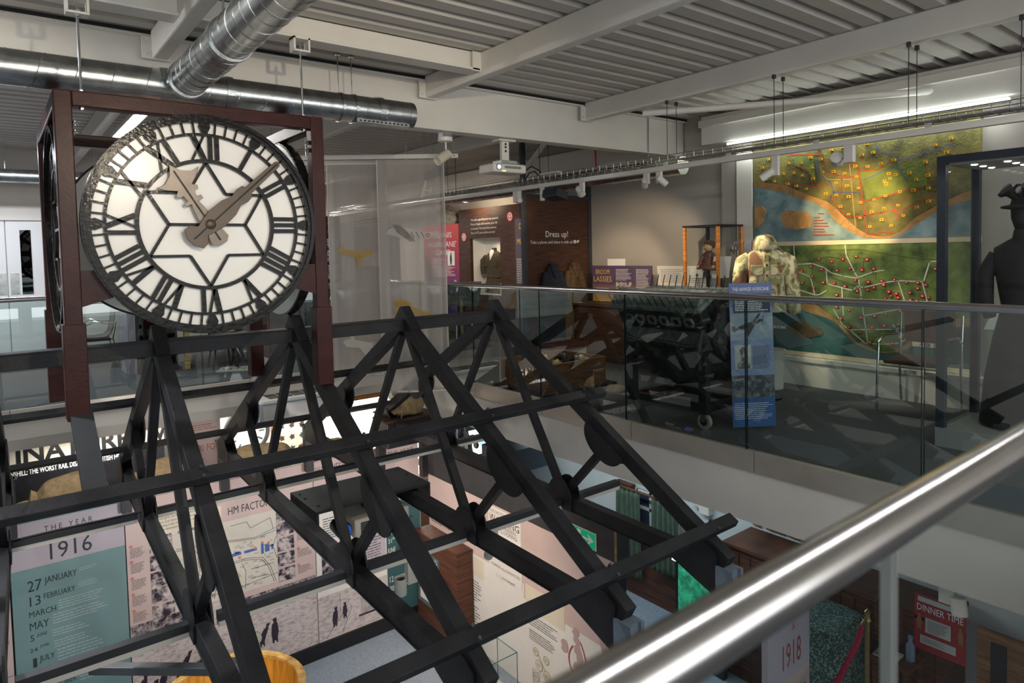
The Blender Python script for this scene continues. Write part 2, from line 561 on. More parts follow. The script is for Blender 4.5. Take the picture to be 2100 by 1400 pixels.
ibeam('trim_11', (-7, 5.34), (6.93, 5.34), .16, .44, 3.075)                    # main beam across the void
struct('trim_12', MB().box(-7, 5.255, 3.076, 6.93, 5.43, 3.099), M_dark)       # dark strip standing in for the shade under the deck
hollow = [('trim_13', -1.2), ('trim_14', 1.0), ('trim_15', 3.2), ('trim_16', 5.2)]
for nme, x in hollow:
    for k, (ya, yb) in enumerate([(-4.5, 5.25), (5.43, 13.95)]):
        b = MB().box(x - .05, ya, 2.905, x + .05, yb, 3.098)
        struct(nme + ('' if k == 0 else '0'), b, M_white, bevel=.012)
    b = MB().box(x - .11, 5.235, 2.90, x + .07, 5.256, 3.05)
    for dz in (2.935, 3.01):
        b.tube((x - .085, 5.236, dz), (x - .085, 5.222, dz), .012, 6)
    struct('trim_%d' % (20 + int(x * 2)), b, M_white)
# beam carrying the clock hangers, in two lengths between the joists
for nme, xa, xb in (('trim_40', -1.15, .95), ('trim_41', 1.05, 3.14)):
    b = MB().box(xa, 4.41, 2.95, xb, 4.49, 3.098); b.box(xa, 4.37, 2.945, xb, 4.53, 2.965)
    struct(nme, b, M_white, bevel=.004)
struct('trim_42', MB().box(3.07, 4.37, 2.94, 3.149, 4.39, 3.09), M_white)
# beam over the map wall, with ledge
struct('trim_43', MB().box(6.76, -2, 2.72, 6.948, 4.92, 3.05), M_white, bevel=.004)
struct('trim_44', MB().box(6.70, -2, 2.92, 6.76, 4.92, 3.0), M_white, bevel=.004)
struct('trim_45', MB().box(6.78, 5.45, 2.62, 6.948, 13.9, 2.95), M_white, bevel=.004)
# diagonal wind braces under the deck
b = MB().tube((5.20, 4.48, 2.85), (6.90, 2.30, 2.87), .032, 12); struct('trim_46', b, M_white, smooth=True)
b = MB().tube((5.30, 6.0, 2.86), (6.60, 8.3, 2.60), .035, 12); struct('trim_47', b, M_white, smooth=True)

# doors in the far white wall
def cupdoor(name, x0, x1, slit):
    d = MB().box(x0 + .004, 11.688, .02, x1 - .004, 11.72, 2.095)
    o = struct(name, d, pm('door_white', (.80, .80, .80), .4, 0, .03, 2), bevel=.003)
    hx = slit[2]
    MB().box(hx, 11.682, 1.06, hx + .10, 11.688, 1.36).build('push_plate', M_galv, o)
    if slit[0] is not None:
        MB().box(slit[0], 11.680, 1.06, slit[1], 11.688, 1.965).build('window_slit', glass_mat('smoked', (.05, .07, .10), 1.5), o)
    return o


cupdoor('door_1', -.70, .172, (-.6, -.48, .06))
cupdoor('door_2', .176, 1.05, (.335, .462, .205))
struct('trim_48', MB().box(-2, 11.66, 2.10, 1.95, 11.72, 2.14), M_white)

# ------------------------------------------------------------------ balustrades
def balustrade(name, label, p, q, joints, zr=1.13, r=.025, gm=None):
    """glass balustrade from p to q (xy); joints are distances from p"""
    p, q = V((*p, 0)), V((*q, 0)); d = (q - p); L = d.length; d /= L
    nrm = V((-d.y, d.x, 0))
    t = thing(name, label, 'balustrade', tuple(p))
    js = [0] + joints + [L]
    for a, b in zip(js[:-1], js[1:]):
        g = MB(); F = (p + d * (a + .006), d, V((0, 0, 1)), nrm)
        g.mat(gm or M_glass).fbox(F, 0, .013, b - a - .012, zr - r + .004, -.007, .007)
        o = g.build('glass_panel', None, t)
        e = MB().fbox(F, b - a - .0145, .013, b - a - .0115, zr - r + .003, -.0075, .0075)
        e.build('glass_edge', (M_gedgen if gm else M_gedge), o)
        MB().fbox(F, -.001, .013, .002, zr - r + .003, -.0075, .0075).build('glass_edge', M_gedgen if gm else M_gedge, o)
    MB().tube(p + V((0, 0, zr)), q + V((0, 0, zr)), r, 24).build('handrail', M_steel, t, smooth=True)
    return t


balustrade('glass_balustrade', 'glass balustrade with steel handrail in front of the engine, along the right gallery', (4.32, .36), (4.32, 8.38),
           [1.237, 2.412, 3.588, 4.733, 5.914, 7.1])
balustrade('glass_balustrade', 'glass balustrade with steel handrail below the white doors, along the far gallery', (4.27, 8.42), (-6.9, 8.42),
           [1.18, 2.36, 3.54, 4.72, 5.9, 7.1, 8.3, 9.5])
balustrade('glass_balustrade', 'nearest glass balustrade, its thick steel handrail crossing the lower right corner', (-6.9, .38), (4.27, .38),
           [1.2, 2.4, 3.6, 4.8, 6.0, 6.95, 7.82, 9.0, 10.2], zr=1.13, r=.030, gm=M_glassn)

# ================================================================== ROOF TRUSSES
YR, ZT, SL = 5.0, .985, .56            # ridge line, rafter top at the ridge, slope


def rz(d): return ZT - SL * d          # top of rafter at distance d from the ridge


M_block = pm('grey_block', (.15, .19, .235), .7, 0, .15, 10)
RD = math.hypot(1, SL)


def truss(x, label):
    t = thing('roof_truss', label, 'roof truss', (x, YR, -.60), 'blackened timber trusses of the salvaged roof')
    for s in (-1, 1):
        hx = .105 / 2
        # rafter: from a little past the ridge down to the heel
        n = V((0, s * SL, 1)) / RD
        a = V((x, YR - s * .05, ZT + SL * .05)) - n * hx
        b = V((x, YR + s * 2.58, rz(2.58))) - n * hx
        MB().beam(a, b, .082, .105, n).build('rafter', M_black, t, bevel=.004)
        # webs
        MB().beam((x, YR + s * .07, .82), (x, YR + s * .95, -.52), .056, .06, (1, 0, 0)).build('strut', M_black, t, bevel=.003)
        MB().beam((x, YR + s * .97, -.50), (x, YR + s * 1.52, .06), .056, .06, (1, 0, 0)).build('strut', M_black, t, bevel=.003)
        for sx in (-1, 1):
            F = fr((x + sx * .043, YR, 0), (0, 1, 0), (0, 0, 1), (sx, 0, 0))
            # node plate over the tie: half disc
            pts = [(s * .95 + .15 * math.cos(PI * i / 14), -.56 + .20 * math.sin(PI * i / 14)) for i in range(15)]
            pts = [(s * .95 + .15, -.61)] + pts + [(s * .95 - .15, -.61)]
            MB().prism(F, pts, 0, .012).build('gusset_plate', M_black, t)
            # node plate under the rafter: long rounded flap
            c = V((0, s * 1.5, rz(1.5) - .05)); ud = V((0, s, -SL)) / RD; vd = V((0, -s * SL, -1)) / RD
            pts = []
            for i in range(17):
                k = PI * i / 16
                e = c + ud * (.22 * math.cos(k)) + vd * (.03 + .17 * math.sin(k) ** .8)
                pts.append((e.y, e.z))
            MB().prism(F, pts, 0, .012).build('gusset_plate', M_black, t)
            # heel plate
            hp = [(s * 2.14, -.61), (s * 2.49, -.74 if s < 0 else -.62), (s * 2.50, rz(2.50) - .04), (s * 2.30, rz(2.30) - .06), (s * 2.14, -.50)]
            MB().prism(F, hp, 0, .010).build('gusset_plate', M_black, t)
    Fa = fr((x, YR, 0), (0, 1, 0), (0, 0, 1), (1, 0, 0))
    MB().prism(Fa, [(-.19, .885), (.19, .885), (.012, 1.062), (-.012, 1.062)], -.0425, .0425).build('apex_block', M_black, t, bevel=.004)
    tb = MB().box(x - .041, YR - 2.5, -.605, x + .041, YR + 2.55, -.50)
    tb.box(x - .05, YR - 2.42, -.612, x + .05, YR + 2.42, -.605)
    tb.build('tie_beam', M_black, t, bevel=.003)
    h = MB().box(x - .055, YR - 2.60, -.78, x + .055, YR - 2.49, -.53)
    h.box(x - .055, YR - 2.62, -.78, x - .028, YR - 2.60, -.53); h.box(x + .028, YR - 2.62, -.78, x + .055, YR - 2.60, -.53)
    h.box(x - .028, YR - 2.62, -.67, x + .028, YR - 2.60, -.64)
    h.build('heel_block', M_block, t, label='pale grey end block of the truss foot')
    pb = MB().box(x - .03, YR + 2.56, -1.02, x + .06, YR + 2.66, -.47)
    pb.box(x - .05, YR + 2.54, -.49, x + .08, YR + 2.68, -.47)
    pb.build('post', M_slate, t)
    # near post down to the lower floor, out of view under the handrail
    for dd in (1.17, 1.23, 2.37, 2.43):
        yy = YR - dd
        MB().tube((x, yy - .04, rz(dd) + .06), (x, yy - .055, rz(dd) + .075), .010, 6).build('bolt', M_slate, t)
    t.rotation_euler.z = -.030
    return t


for x, lab in ((-.06, 'blackened timber roof truss at the left edge of the photo, left of the clock'),
               (.865, 'blackened timber roof truss under the middle of the clock dial'),
               (1.80, 'blackened timber roof truss under the right post of the clock frame'),
               (2.745, 'blackened timber roof truss whose peak stands before the grey banners'),
               (3.685, 'last blackened timber roof truss, nearest the right glass balustrade')):
    truss(x, lab)


def purlin(label, y, z, w, h, nrm, x1=3.86):
    b = MB().beam((-2.6, y, z), (x1, y, z), h, w, nrm)
    return tag(b.build('purlin', M_black, None, bevel=.004), label, 'roof beam', 'blackened beams laid along the salvaged roof')


nn = V((0, -SL, 1)) / RD; nf = V((0, SL, 1)) / RD
for d, yy, lab in ((1.2, 1, 'long black purlin halfway up the near roof slope, crossing the middle of the photo'),
                   (2.4, 1, 'long black purlin low on the near roof slope, ending by the lit green curtain')):
    c = V((0, YR - d, rz(d))) + nn * (.045 if d < 2 else .029)
    purlin(lab, c.y, c.z, .05, .082, nn)
for d, lab in ((1.2, 'long black purlin halfway up the far roof slope, below the far gallery edge'),
               (2.4, 'long black purlin low on the far roof slope, above the sandbags')):
    c = V((0, YR + d, rz(d))) + nf * .027
    purlin(lab, c.y, c.z, .05, .082, nf, 3.80)
rb = MB().box(-2.6, YR - .045, .858, 3.90, YR + .045, .962)
rb.box(-2.6, YR - .06, .950, 3.90, YR + .06, .962)
tag(rb.build('ridge_beam', M_black, None, bevel=.003), 'black ridge beam joining the truss peaks under the clock', 'roof beam')
# lighting tracks slung between the ties
for yy, lab in ((4.05, 'black lighting track with pale underside between the near tie beams'), (5.95, 'black lighting track with a cable on top between the far tie beams')):
    t = thing('lighting_track', lab, 'lighting track', (.5, yy, -.60))
    b = MB(); c = MB()
    xs = [-1.0, -.06, .88, 1.82, 2.77, 3.72, 4.36]
    for a, q in zip(xs[:-1], xs[1:]):
        zt = -.495 if yy > 5 else -.545
        b.box(a + .06, yy - .03, zt - .045, q - .06, yy + .03, zt)
        c.box(a + .06, yy - .028, zt - .075, q - .06, yy + .028, zt - .045)
    b.build('rail', M_slate, t); c.build('track_channel', M_white, t)
    if yy > 5:
        MB().path([(x, yy - .02 + .012 * math.sin(x * 5), -.487) for x in [i * .12 for i in range(33)]], .008, 6).build('cable', M_dark, t)


# ================================================================== CLOCK
FX0, FX1, FY0, FY1, FZ = .30, 1.80, 4.33, 5.90, 2.43
ck = thing('clock_tower', 'reddish brown steel cube frame holding the big white clock dials on the roof ridge', 'clock tower', (1.05, 5.1, .66))
for x, y in ((FX0, FY0), (FX1, FY0), (FX0, FY1), (FX1, FY1)):
    s = 1 if x == FX0 else -1; q = 1 if y == FY0 else -1
    z0 = .64 if y == FY0 else .50
    b = MB().box(x, y, z0, x + s * .085, y + q * .085, FZ - .0)
    po = b.build('post', M_dkbrown, ck, bevel=.006)
    MB().box(x - s * .012, y - q * .012, z0 - .01, x + s * .097, y + q * .097, 1.16).build('sleeve', M_dkbrown, po, bevel=.004)
    for zz in (FZ - .17, FZ - .22):
        MB().lathe((x + s * .085, y + q * .04, zz), (s, 0, 0), [(.010, 0), (.016, .004), (.016, .012), (.008, .014), (.008, .03)], 8).build('bolt', M_chrome, po, smooth=True)
for y, q in ((FY0, 1), (FY1, -1)):
    MB().box(FX0 + .085, y, FZ - .085, FX1 - .085, y + q * .085, FZ).build('rail', M_dkbrown, ck, bevel=.006)
for x, s in ((FX0, 1), (FX1, -1)):
    MB().box(x, FY0 + .085, FZ - .085, x + s * .085, FY1 - .085, FZ).build('rail', M_dkbrown, ck, bevel=.006)
# gusset brackets that carry the front dial
for x, s in ((FX0 + .085, 1), (FX1 - .085, -1)):
    F = fr((x, FY0 + .03, 0), (s, 0, 0), (0, 0, 1), (0, -1, 0))
    MB().prism(F, [(0, 1.25), (.17, 1.30), (.20, 1.36), (.20, 1.45), (0, 1.45)], 0, .02).build('bracket', M_dkbrown, ck)
MB().box(.98, FY0 + .02, 2.33, 1.12, FY0 + .06, FZ - .085).build('bracket', M_dark, ck)
# sloping leg from the purlin to the left front post
tag(MB().beam((.355, 3.83, .36), (.355, 4.36, .66), .105, .05, (0, -1, 1.6)).build('support_leg', M_slate, None), 'grey flat leg from the purlin up to the left post of the clock frame', 'leg')

M_opal = pm('opal_glass', (.86, .84, .79), .25, 0, .03, 4, coat=.2)
M_iron = pm('cast_iron', (.012, .011, .010), .17, 0, .3, 30, .12, 40, spec=.16)
M_brass = pm('bronze_hand', (.085, .064, .048), .42, .4, .1, 12)

M_sheen = pm('sheen_bronze_hand', (.20, .165, .13), .38, .3, .15, 10)  # paler bronze: the sheen on the hour hand put into its colour


def roman_bars(txt):
    """strokes as (x0,y0,x1,y1,width) in a cell of height 1 (y 0 = towards hub), centred on x = 0"""
    wd = {'I': .20, 'V': .46, 'X': .50}
    tot = sum(wd[c] for c in txt); x = -tot / 2; out = []
    for c in txt:
        w = wd[c]; a = x + .05; b = x + w - .05
        if c == 'I': out.append(((a + b) / 2, 0, (a + b) / 2, 1, .13))
        elif c == 'V': out += [((a + .03), 1, (a + b) / 2, 0, .15), (b - .02, 1, (a + b) / 2, 0, .07)]
        else: out += [(a + .03, 1, b - .03, 0, .15), (b - .02, 1, a + .02, 0, .07)]
        x += w
    return out


def dial(loc, rotz, label, hands=True):
    """big skeleton dial facing -y before rotation; radius .655"""
    t = thing('clock_dial', label, 'clock', loc, 'white skeleton dials of the roof clock')
    O = V(loc); F = (O, V((1, 0, 0)), V((0, 0, 1)), V((0, -1, 0)))
    R = .655
    MB().lathe(O, (0, -1, 0), [(0, -.02), (.64, -.02), (.64, 0), (0, 0)], 64).build('opal_glass', M_opal, t)
    ir = MB()
    ax = (0, -1, 0)
    def C(r): return O + V((0, -r, 0))
    ir.annulus(C(.012), ax, .605, R, .06, 80)
    ir.annulus(C(.025), ax, .628, .645, .055, 80)
    ir.annulus(C(.012), ax, .530, .546, .03, 72)
    ir.annulus(C(.012), ax, .370, .392, .03, 64)
    ir.build('iron_rim', M_iron, t, smooth=True)
    mk = MB()
    for i in range(60):
        a = 2 * PI * i / 60; u = V((math.sin(a), 0, math.cos(a)))
        mk.beam(O + u * .540 + V((0, -.012, 0)), O + u * .612 + V((0, -.012, 0)), .011, .022, (0, -1, 0))
    mk.build('minute_markings', M_iron, t)
    for h in range(12):
        a = 2 * PI * h / 12; c, s = math.cos(a), math.sin(a)
        mk = MB(); pts = [(-.014, .540), (-.034, .585), (-.028, .605), (.028, .605), (.034, .585), (.014, .540)]
        mk.prism(F, [(x * c + y * s, -x * s + y * c) for x, y in pts], .005, .026)
        mk.build('hour_marker', M_iron, t)
    for h, txt in enumerate(['XII', 'I', 'II', 'III', 'IIII', 'V', 'VI', 'VII', 'VIII', 'IX', 'X', 'XI']):
        a = 2 * PI * h / 12; c, s = math.cos(a), math.sin(a); nm = MB()
        for x0, y0, x1, y1, w in roman_bars(txt):
            k = .19; hh = .148
            p = (x0 * k, .388 + y0 * hh); q = (x1 * k, .388 + y1 * hh)
            P = O + V((p[0] * c + p[1] * s, -.012, -p[0] * s + p[1] * c)); Q = O + V((q[0] * c + q[1] * s, -.012, -q[0] * s + q[1] * c))
            nm.beam(P, Q, w * k * 1.05, .024, (0, -1, 0))
        nm.build('numeral', M_iron, t)
    st = MB()
    for k in range(6):
        a = PI / 3 * k
        o1 = V((math.sin(a), 0, math.cos(a))) * .372
        for da in (-PI / 6, PI / 6):
            i1 = V((math.sin(a + da), 0, math.cos(a + da))) * .215
            st.beam(O + o1 + V((0, -.011, 0)), O + i1 + V((0, -.011, 0)), .017, .024, (0, -1, 0))
    for k in (1, 4):
        a = PI / 6 + PI / 3 * k
        st.beam(O + V((0, -.011, 0)), O + V((math.sin(a) * .215, -.011, math.cos(a) * .215)), .017, .024, (0, -1, 0))
    st.build('star_tracery', M_iron, t)
    if hands:
        def put(poly, ang, d0, d1, name, ridge, hm):
            c, s = math.cos(ang), math.sin(ang)
            o = MB().prism(F, [(x * c + y * s, -x * s + y * c) for x, y in poly], d0, d1).build(name, hm, t, bevel=.002)
            P = [O + V((x * c + y * s, -d1 - .003, -x * s + y * c)) for x, y in ((0, ridge[0]), (0, ridge[1]))]
            MB().beam(P[0], P[1], .008, .008, (0, -1, 0)).build('spine', M_iron, o)
        # hour hand with halberd head, towards XI
        hour = [(-.032, -.03), (-.05, -.07), (-.055, -.11), (-.03, -.135), (.03, -.135), (.055, -.11), (.05, -.07), (.032, -.03),
                (.04, .05), (.030, .12), (.022, .15), (.055, .15), (.055, .175), (.03, .175), (.035, .21), (.06, .21), (.07, .23), (.045, .25), (.10, .285), (.135, .32),
                (.085, .315), (.035, .345), (0, .40), (-.035, .345), (-.085, .315), (-.135, .32), (-.10, .285), (-.045, .25), (-.07, .23), (-.06, .21), (-.035, .21), (-.03, .175),
                (-.055, .175), (-.055, .15), (-.022, .15), (-.030, .12), (-.04, .05)]
        put(hour, math.radians(-31), .045, .055, 'hour_hand', (-.11, .36), M_sheen)
        mins = [(x * 1.45, y) for x, y in [(-.034, -.02), (-.026, -.06), (-.05, -.09), (-.052, -.13), (-.02, -.155), (.02, -.155), (.052, -.13), (.05, -.09), (.026, -.06), (.034, -.02),
                (.044, .05), (.040, .15), (.026, .21), (.034, .26), (.030, .30), (.018, .31), (.014, .56), (.006, .575), (-.006, .575), (-.014, .56), (-.018, .31), (-.030, .30), (-.034, .26), (-.026, .21), (-.040, .15), (-.044, .05)]]
        put(mins, math.radians(47), .066, .076, 'minute_hand', (-.13, .56), M_brass)
        MB().lathe(O + V((0, -.03, 0)), (0, -1, 0), [(.015, 0), (.028, .002), (.03, .05), (.022, .056), (0, .057)], 24).build('hub', M_brass, t, smooth=True)
    t.rotation_euler.z = rotz
    return t


CX, CZ = 1.045, 1.706
dial((CX, 4.325, CZ), 0, 'front clock dial with bronze hands and roman numerals, largest white dial facing us')
dial((1.735, 5.12, CZ), PI / 2, 'right side clock dial, seen nearly edge on behind the right post of the frame', False)
dial((.365, 5.12, CZ), -PI / 2, 'left side clock dial, a sliver showing behind the left post of the frame', False)
dial((CX, 5.84, CZ), PI, 'rear clock dial, its dark rim showing round the front dial at the lower left', False)

# hangers from the roof beam down to the frame
for x in (.435, 1.68):
    t = thing('hanger', 'threaded rod hanging from a white bracket to the %s of the clock frame top' % ('left' if x < 1 else 'right'), 'hanger', (x, 4.39, 2.945))
    b = MB()
    b.box(x - .055, 4.34, 2.86, x - .043, 4.42, 2.944); b.box(x + .043, 4.34, 2.86, x + .055, 4.42, 2.944)
    b.box(x - .055, 4.34, 2.85, x + .055, 4.42, 2.862); b.box(x - .055, 4.34, 2.932, x + .055, 4.42, 2.944)
    b.build('bracket', M_white, t)
    MB().tube((x, 4.375, 2.33), (x, 4.375, 2.90), .007, 8).build('rod', M_galv, t)
    for z in (2.335, 2.432, 2.845, 2.866): MB().lathe((x, 4.375, z), (0, 0, 1), [(.014, 0), (.014, .012)], 6).build('nut', M_galv, t)

# ================================================================== DUCTS


def spiral_duct(name, label, p, q, r, pitch=.13, collars=(), hang=()):
    p, q = V(p), V(q); d = (q - p).normalized(); L = (q - p).length
    t = thing(name, label, 'air duct', tuple(p))
    MB().tube(p, q, r, 40).build('duct', M_galv, t, smooth=True)
    sm = MB(); _, a, b = sm.axes(d); pts = []
    n = int(L / pitch * 24)
    for i in range(n + 1):
        k = 2 * PI * i / 24
        pts.append(p + d * (L * i / n) + (a * math.cos(k) + b * math.sin(k)) * (r + .001))
    sm.path(pts, .0022, 4).build('spiral_seam', M_galv, t)
    for s in hang:
        c = p + d * s; MB().tube(c + V((0, 0, r)), (c.x, c.y, 3.10), .006, 6).build('hanger_rod', M_galv, t)
    for s in collars:
        MB().annulus(p + d * s, d, r - .002, r + .009, .05, 40).build('collar', M_galv, t)
    return t


spiral_duct('air_duct', 'long spiral steel duct running behind the clock frame', (-6, 4.9, 2.645), (2.80, 4.9, 2.645), .106, .19, (5.72, 6.95, 7.35, 8.5), hang=(1.0, 3.5, 5.5))
g = thing('air_grille', 'slotted air grille under the end of the long spiral duct', 'vent', (2.55, 4.86, 2.55))
MB().box(2.28, 4.82, 2.535, 2.74, 4.95, 2.56).build('frame', M_galv, g)
sl = MB()
for i in range(12): sl.box(2.30 + i * .036, 4.818, 2.541, 2.32 + i * .036, 4.822, 2.553)
sl.build('slats', M_dark, g)
spiral_duct('air_duct', 'spiral steel duct coming overhead towards us above the clock', (1.05, 4.72, 2.655), (1.05, -4, 2.655), .112, .12, (.03, 1.0), hang=(.9, 3.5, 6.5))
spiral_duct('air_duct', 'thin spiral duct in the far left gallery beyond the clock frame', (-5, 11, 2.65), (1.5, 11, 2.65), .09, .16, hang=(1.2, 3.2, 5.2, 6.2))
spiral_duct('air_duct', 'spiral duct along the right wall above the wooden display wall', (6.25, 13.5, 2.44), (6.25, 4.8, 2.44), .105, .14, hang=(1.5, 4.0, 6.2, 8.2))
for x, y, lab in ((2.17, 4.9, 'left of the two thin rods holding the end of the long duct'), (2.28, 4.9, 'right of the two thin rods holding the end of the long duct')):
    t = thing('hanger', lab, 'hanger', (x, y, 3.09))
    MB().tube((x, y, 2.76), (x, y, 3.05), .005, 6).build('rod', M_galv, t)
    MB().box(x - .02, y - .02, 3.04, x + .02, y + .02, 3.098).build('bracket', M_galv, t)
    MB().annulus((x, y, 2.645), (1, 0, 0), .108, .114, .02, 40).build('strap', M_galv, t)

# ================================================================== LOWER FLOOR: timeline wall (faces -y, plane y = 7.65)
YW = 7.65


def wallF(y=YW): return fr((0, y, 0), (1, 0, 0), (0, 0, 1), (0, -1, 0))


FW = wallF()


def board(name, label, cat, F, u0, v0, u1, v1, m, th=.05, group=None, part='board'):
    """thing with a printed board whose face lies in the plane of F"""
    c = fp(F, (u0 + u1) / 2, v0, -th / 2)
    t = thing(name, label, cat, tuple(c), group)
    MB().fbox(F, u0, v0, u1, v1, -th, 0).build(part, m, t)
    return t


PD = 0


def photo(F, t, u0, v0, u1, v1, m=None, name='photograph'):
    global PD
    PD = (PD + 1) % 8
    return MB().quad(F, u0, v0, u1, v1, .0028 + PD * .0004).build(name, m or M_photo, t)


def figure(mb, F, u, v, h, lean=0, flip=1, d=.006):
    """small printed silhouette of a person in a long coat, feet at (u, v)"""
    pts = [(-.10, 0), (-.04, 0), (-.03, .10), (.03, .10), (.05, 0), (.11, 0), (.10, .22), (.15, .42), (.12, .66), (.10, .80), (.06, .83), (.085, .90), (.06, .98), (.11, .985), (.05, 1.02), (-.04, 1.0), (-.09, .97), (-.06, .90), (-.04, .83), (-.11, .79), (-.14, .60), (-.15, .40), (-.12, .2)]
    mb.poly(F, [(u + flip * (x + lean * max(0, y - .4)) * h, v + y * h) for x, y in pts], d)


# --- THE YEAR 1916
t = board('timeline_panel', 'lilac and teal timeline panel headed The Year 1916 at the lower left', 'panel', FW, .01, -3.15, .935, -.93, M_teal)
MB().quad(FW, .01, -1.365, .935, -.93, .002).build('heading_band', M_lilac, t)
b = MB()
b.text(FW, 'T H E   Y E A R', .28, -1.045, .052, .39)
b.text(FW, '1916', .315, -1.325, .155, .34)
for s, u, v, h, w in (('27', .13, -1.585, .105, .11), ('JANUARY', .26, -1.54, .062, .26), ('13', .14, -1.725, .092, .085), ('FEBRUARY', .25, -1.688, .055, .25),
                      ('MARCH', .13, -1.832, .058, .21), ('MAY', .13, -1.955, .075, .15), ('5', .13, -2.06, .06, .03), ('JUNE', .18, -2.03, .03, .08),
                      ('24', .12, -2.165, .038, .06), ('JUNE', .20, -2.14, .025, .07), ('1', .14, -2.315, .09, .03), ('JULY', .19, -2.275, .055, .12), ('SEPTEMBER', .13, -2.44, .06, .33),
                      ('18', .13, -2.58, .075, .075), ('OCTOBER', .23, -2.565, .055, .24), ('DECEMBER', .13, -2.72, .06, .3)):
    b.text(FW, s, u, v, h, w)
b.build('lettering', M_ink, t)
b = MB()
for u0, v0, u1, v1, n in ((.54, -1.51, .70, -1.47, 2), (.53, -1.67, .70, -1.61, 3), (.36, -1.83, .78, -1.73, 4), (.31, -1.96, .79, -1.85, 4), (.30, -2.08, .60, -2.0, 3), (.31, -2.19, .62, -2.11, 3), (.33, -2.33, .72, -2.20, 4), (.48, -2.46, .66, -2.37, 3), (.5, -2.6, .8, -2.5, 3)):
    b.lines(FW, u0, v0, u1, v1, n)
b.build('body_text', M_pale, t)

# --- pink map panel HM FACTORY
t = board('map_panel', 'pink exhibition panel with a factory site map headed HM Factory', 'panel', FW, .945, -3.15, 2.895, -.94, M_pink)
b = MB().mat(M_cream); b.quad(FW, 1.20, -1.385, 1.70, -1.13, .002); b.quad(FW, 1.60, -1.31, 1.86, -1.20, .0015)
b.mat(M_teal).quad(FW, 1.42, -1.42, 1.68, -1.36, .003)
b.mat(pm('map_paper', (.66, .64, .57), .6, 0, .03, 5)).quad(FW, 1.37, -2.235, 2.445, -1.39, .0035)
b.build('printed_fields', None, t)
b = MB(); b.text(FW, 'HM FACTORY', 1.93, -1.325, .085, .50); b.build('lettering', M_ink, t)
b = MB()
b.text(FW, 'These girls, working in teams of six at', 1.22, -1.195, .022, .46); b.text(FW, 'times, are clean and tidy, look as if', 1.22, -1.235, .022, .44)
b.text(FW, 'exercising a neat domestic craft rather than', 1.22, -1.275, .022, .46); b.text(FW, 'a very domestic process.', 1.22, -1.315, .022, .33)
for i, z in enumerate((-1.40, -1.56, -1.73, -1.90, -2.07)):
    b.lines(FW, .975, z - .125, 1.11, z - .02, 7, seed=i)
for i, z in enumerate((-1.52, -1.72, -1.92, -2.12)):
    b.lines(FW, 2.68, z - .11, 2.86, z - .015, 6, seed=i + 9)
b.build('body_text', M_ink, t)
b = MB()
M_line = pm('map_line', (.16, .15, .14), .6, 0, .1, 5)
rnd = random.Random(3)
for pts in ([(1.40, -1.55), (1.75, -1.58), (2.0, -1.62), (2.2, -1.65), (2.44, -1.60)], [(1.39, -1.57), (1.75, -1.60), (2.0, -1.635), (2.2, -1.665), (2.44, -1.63)],
            [(1.95, -1.45), (2.12, -1.45), (2.16, -1.53), (2.38, -1.47), (2.41, -1.60)], [(1.60, -1.95), (1.85, -1.86), (2.1, -1.86), (2.28, -1.90), (2.36, -2.02), (2.42, -2.22)],
            [(1.60, -1.97), (1.85, -1.88), (2.1, -1.88), (2.27, -1.92), (2.34, -2.03), (2.40, -2.22)], [(2.05, -1.90), (2.09, -2.0), (2.08, -2.2)], [(2.15, -2.0), (2.4, -2.0)], [(2.15, -2.1), (2.35, -2.12)],
            [(1.55, -2.1), (1.72, -1.9), (1.80, -1.75)], [(1.5, -2.08), (1.62, -1.85), (1.60, -1.7)], [(1.75, -2.2), (1.80, -1.95), (1.83, -1.9)], [(1.40, -1.85), (1.5, -1.78), (1.62, -1.9)], [(1.5, -1.5), (1.62, -1.68), (1.82, -1.74)],
            [(2.44, -1.7), (2.40, -1.8), (2.44, -1.95)], [(1.40, -2.05), (1.55, -2.15), (2.0, -2.17), (2.44, -2.13)]):
    b.stroke(FW, pts, .006, .005)
for i in range(90):
    u, v = rnd.uniform(1.42, 2.40), rnd.uniform(-2.2, -1.66); w, h = rnd.uniform(.012, .05), rnd.uniform(.006, .02)
    b.stroke(FW, [(u, v), (u + w, v), (u + w, v + h), (u, v + h), (u, v)], .003, .005)
b.build('map_linework', M_line, t)
b = MB()
for r in ((1.94, -1.80, 2.05, -1.765), (1.98, -1.775, 2.03, -1.755), (2.08, -1.80, 2.22, -1.77), (2.265, -1.86, 2.295, -1.74), (2.31, -1.85, 2.36, -1.76), (2.36, -1.80, 2.41, -1.785), (2.38, -1.84, 2.40, -1.78), (1.77, -2.12, 1.86, -2.05), (1.47, -1.79, 1.53, -1.765)):
    b.quad(FW, *r, .006)
b.build('map_buildings', pm('map_blue', (.07, .16, .42), .6, 0, .1, 6), t)
b = MB()
for u, v in ((.985, -1.40), (.985, -1.56), (.985, -1.73), (.985, -1.90), (.985, -2.07), (2.03, -1.83), (2.20, -1.77), (2.28, -1.73), (2.35, -1.755), (1.62, -1.80), (1.81, -2.04), (2.69, -1.52), (2.69, -1.72), (2.69, -1.92), (2.69, -2.12)):
    b.disc(FW, u, v, .016, .007)
b.build('number_dots', pm('dot_red', (.62, .22, .16), .6, 0, .05, 6), t)
for z in (-1.36, -1.55, -1.73, -1.90, -2.08): photo(FW, t, 1.15, z - .16, 1.36, z)
for z in (-1.39, -1.56, -1.74, -1.92, -2.10): photo(FW, t, 2.45, z - .155, 2.645, z)
photo(FW, t, .945, -3.145, 2.0, -2.26, M_photo2); photo(FW, t, 2.0, -3.145, 2.885, -2.42, M_photo2)
photo(FW, t, 2.0, -2.42, 2.885, -2.30, M_photod, 'photograph'); photo(FW, t, .945, -2.46, 1.45, -2.22, M_photod)
b = MB()
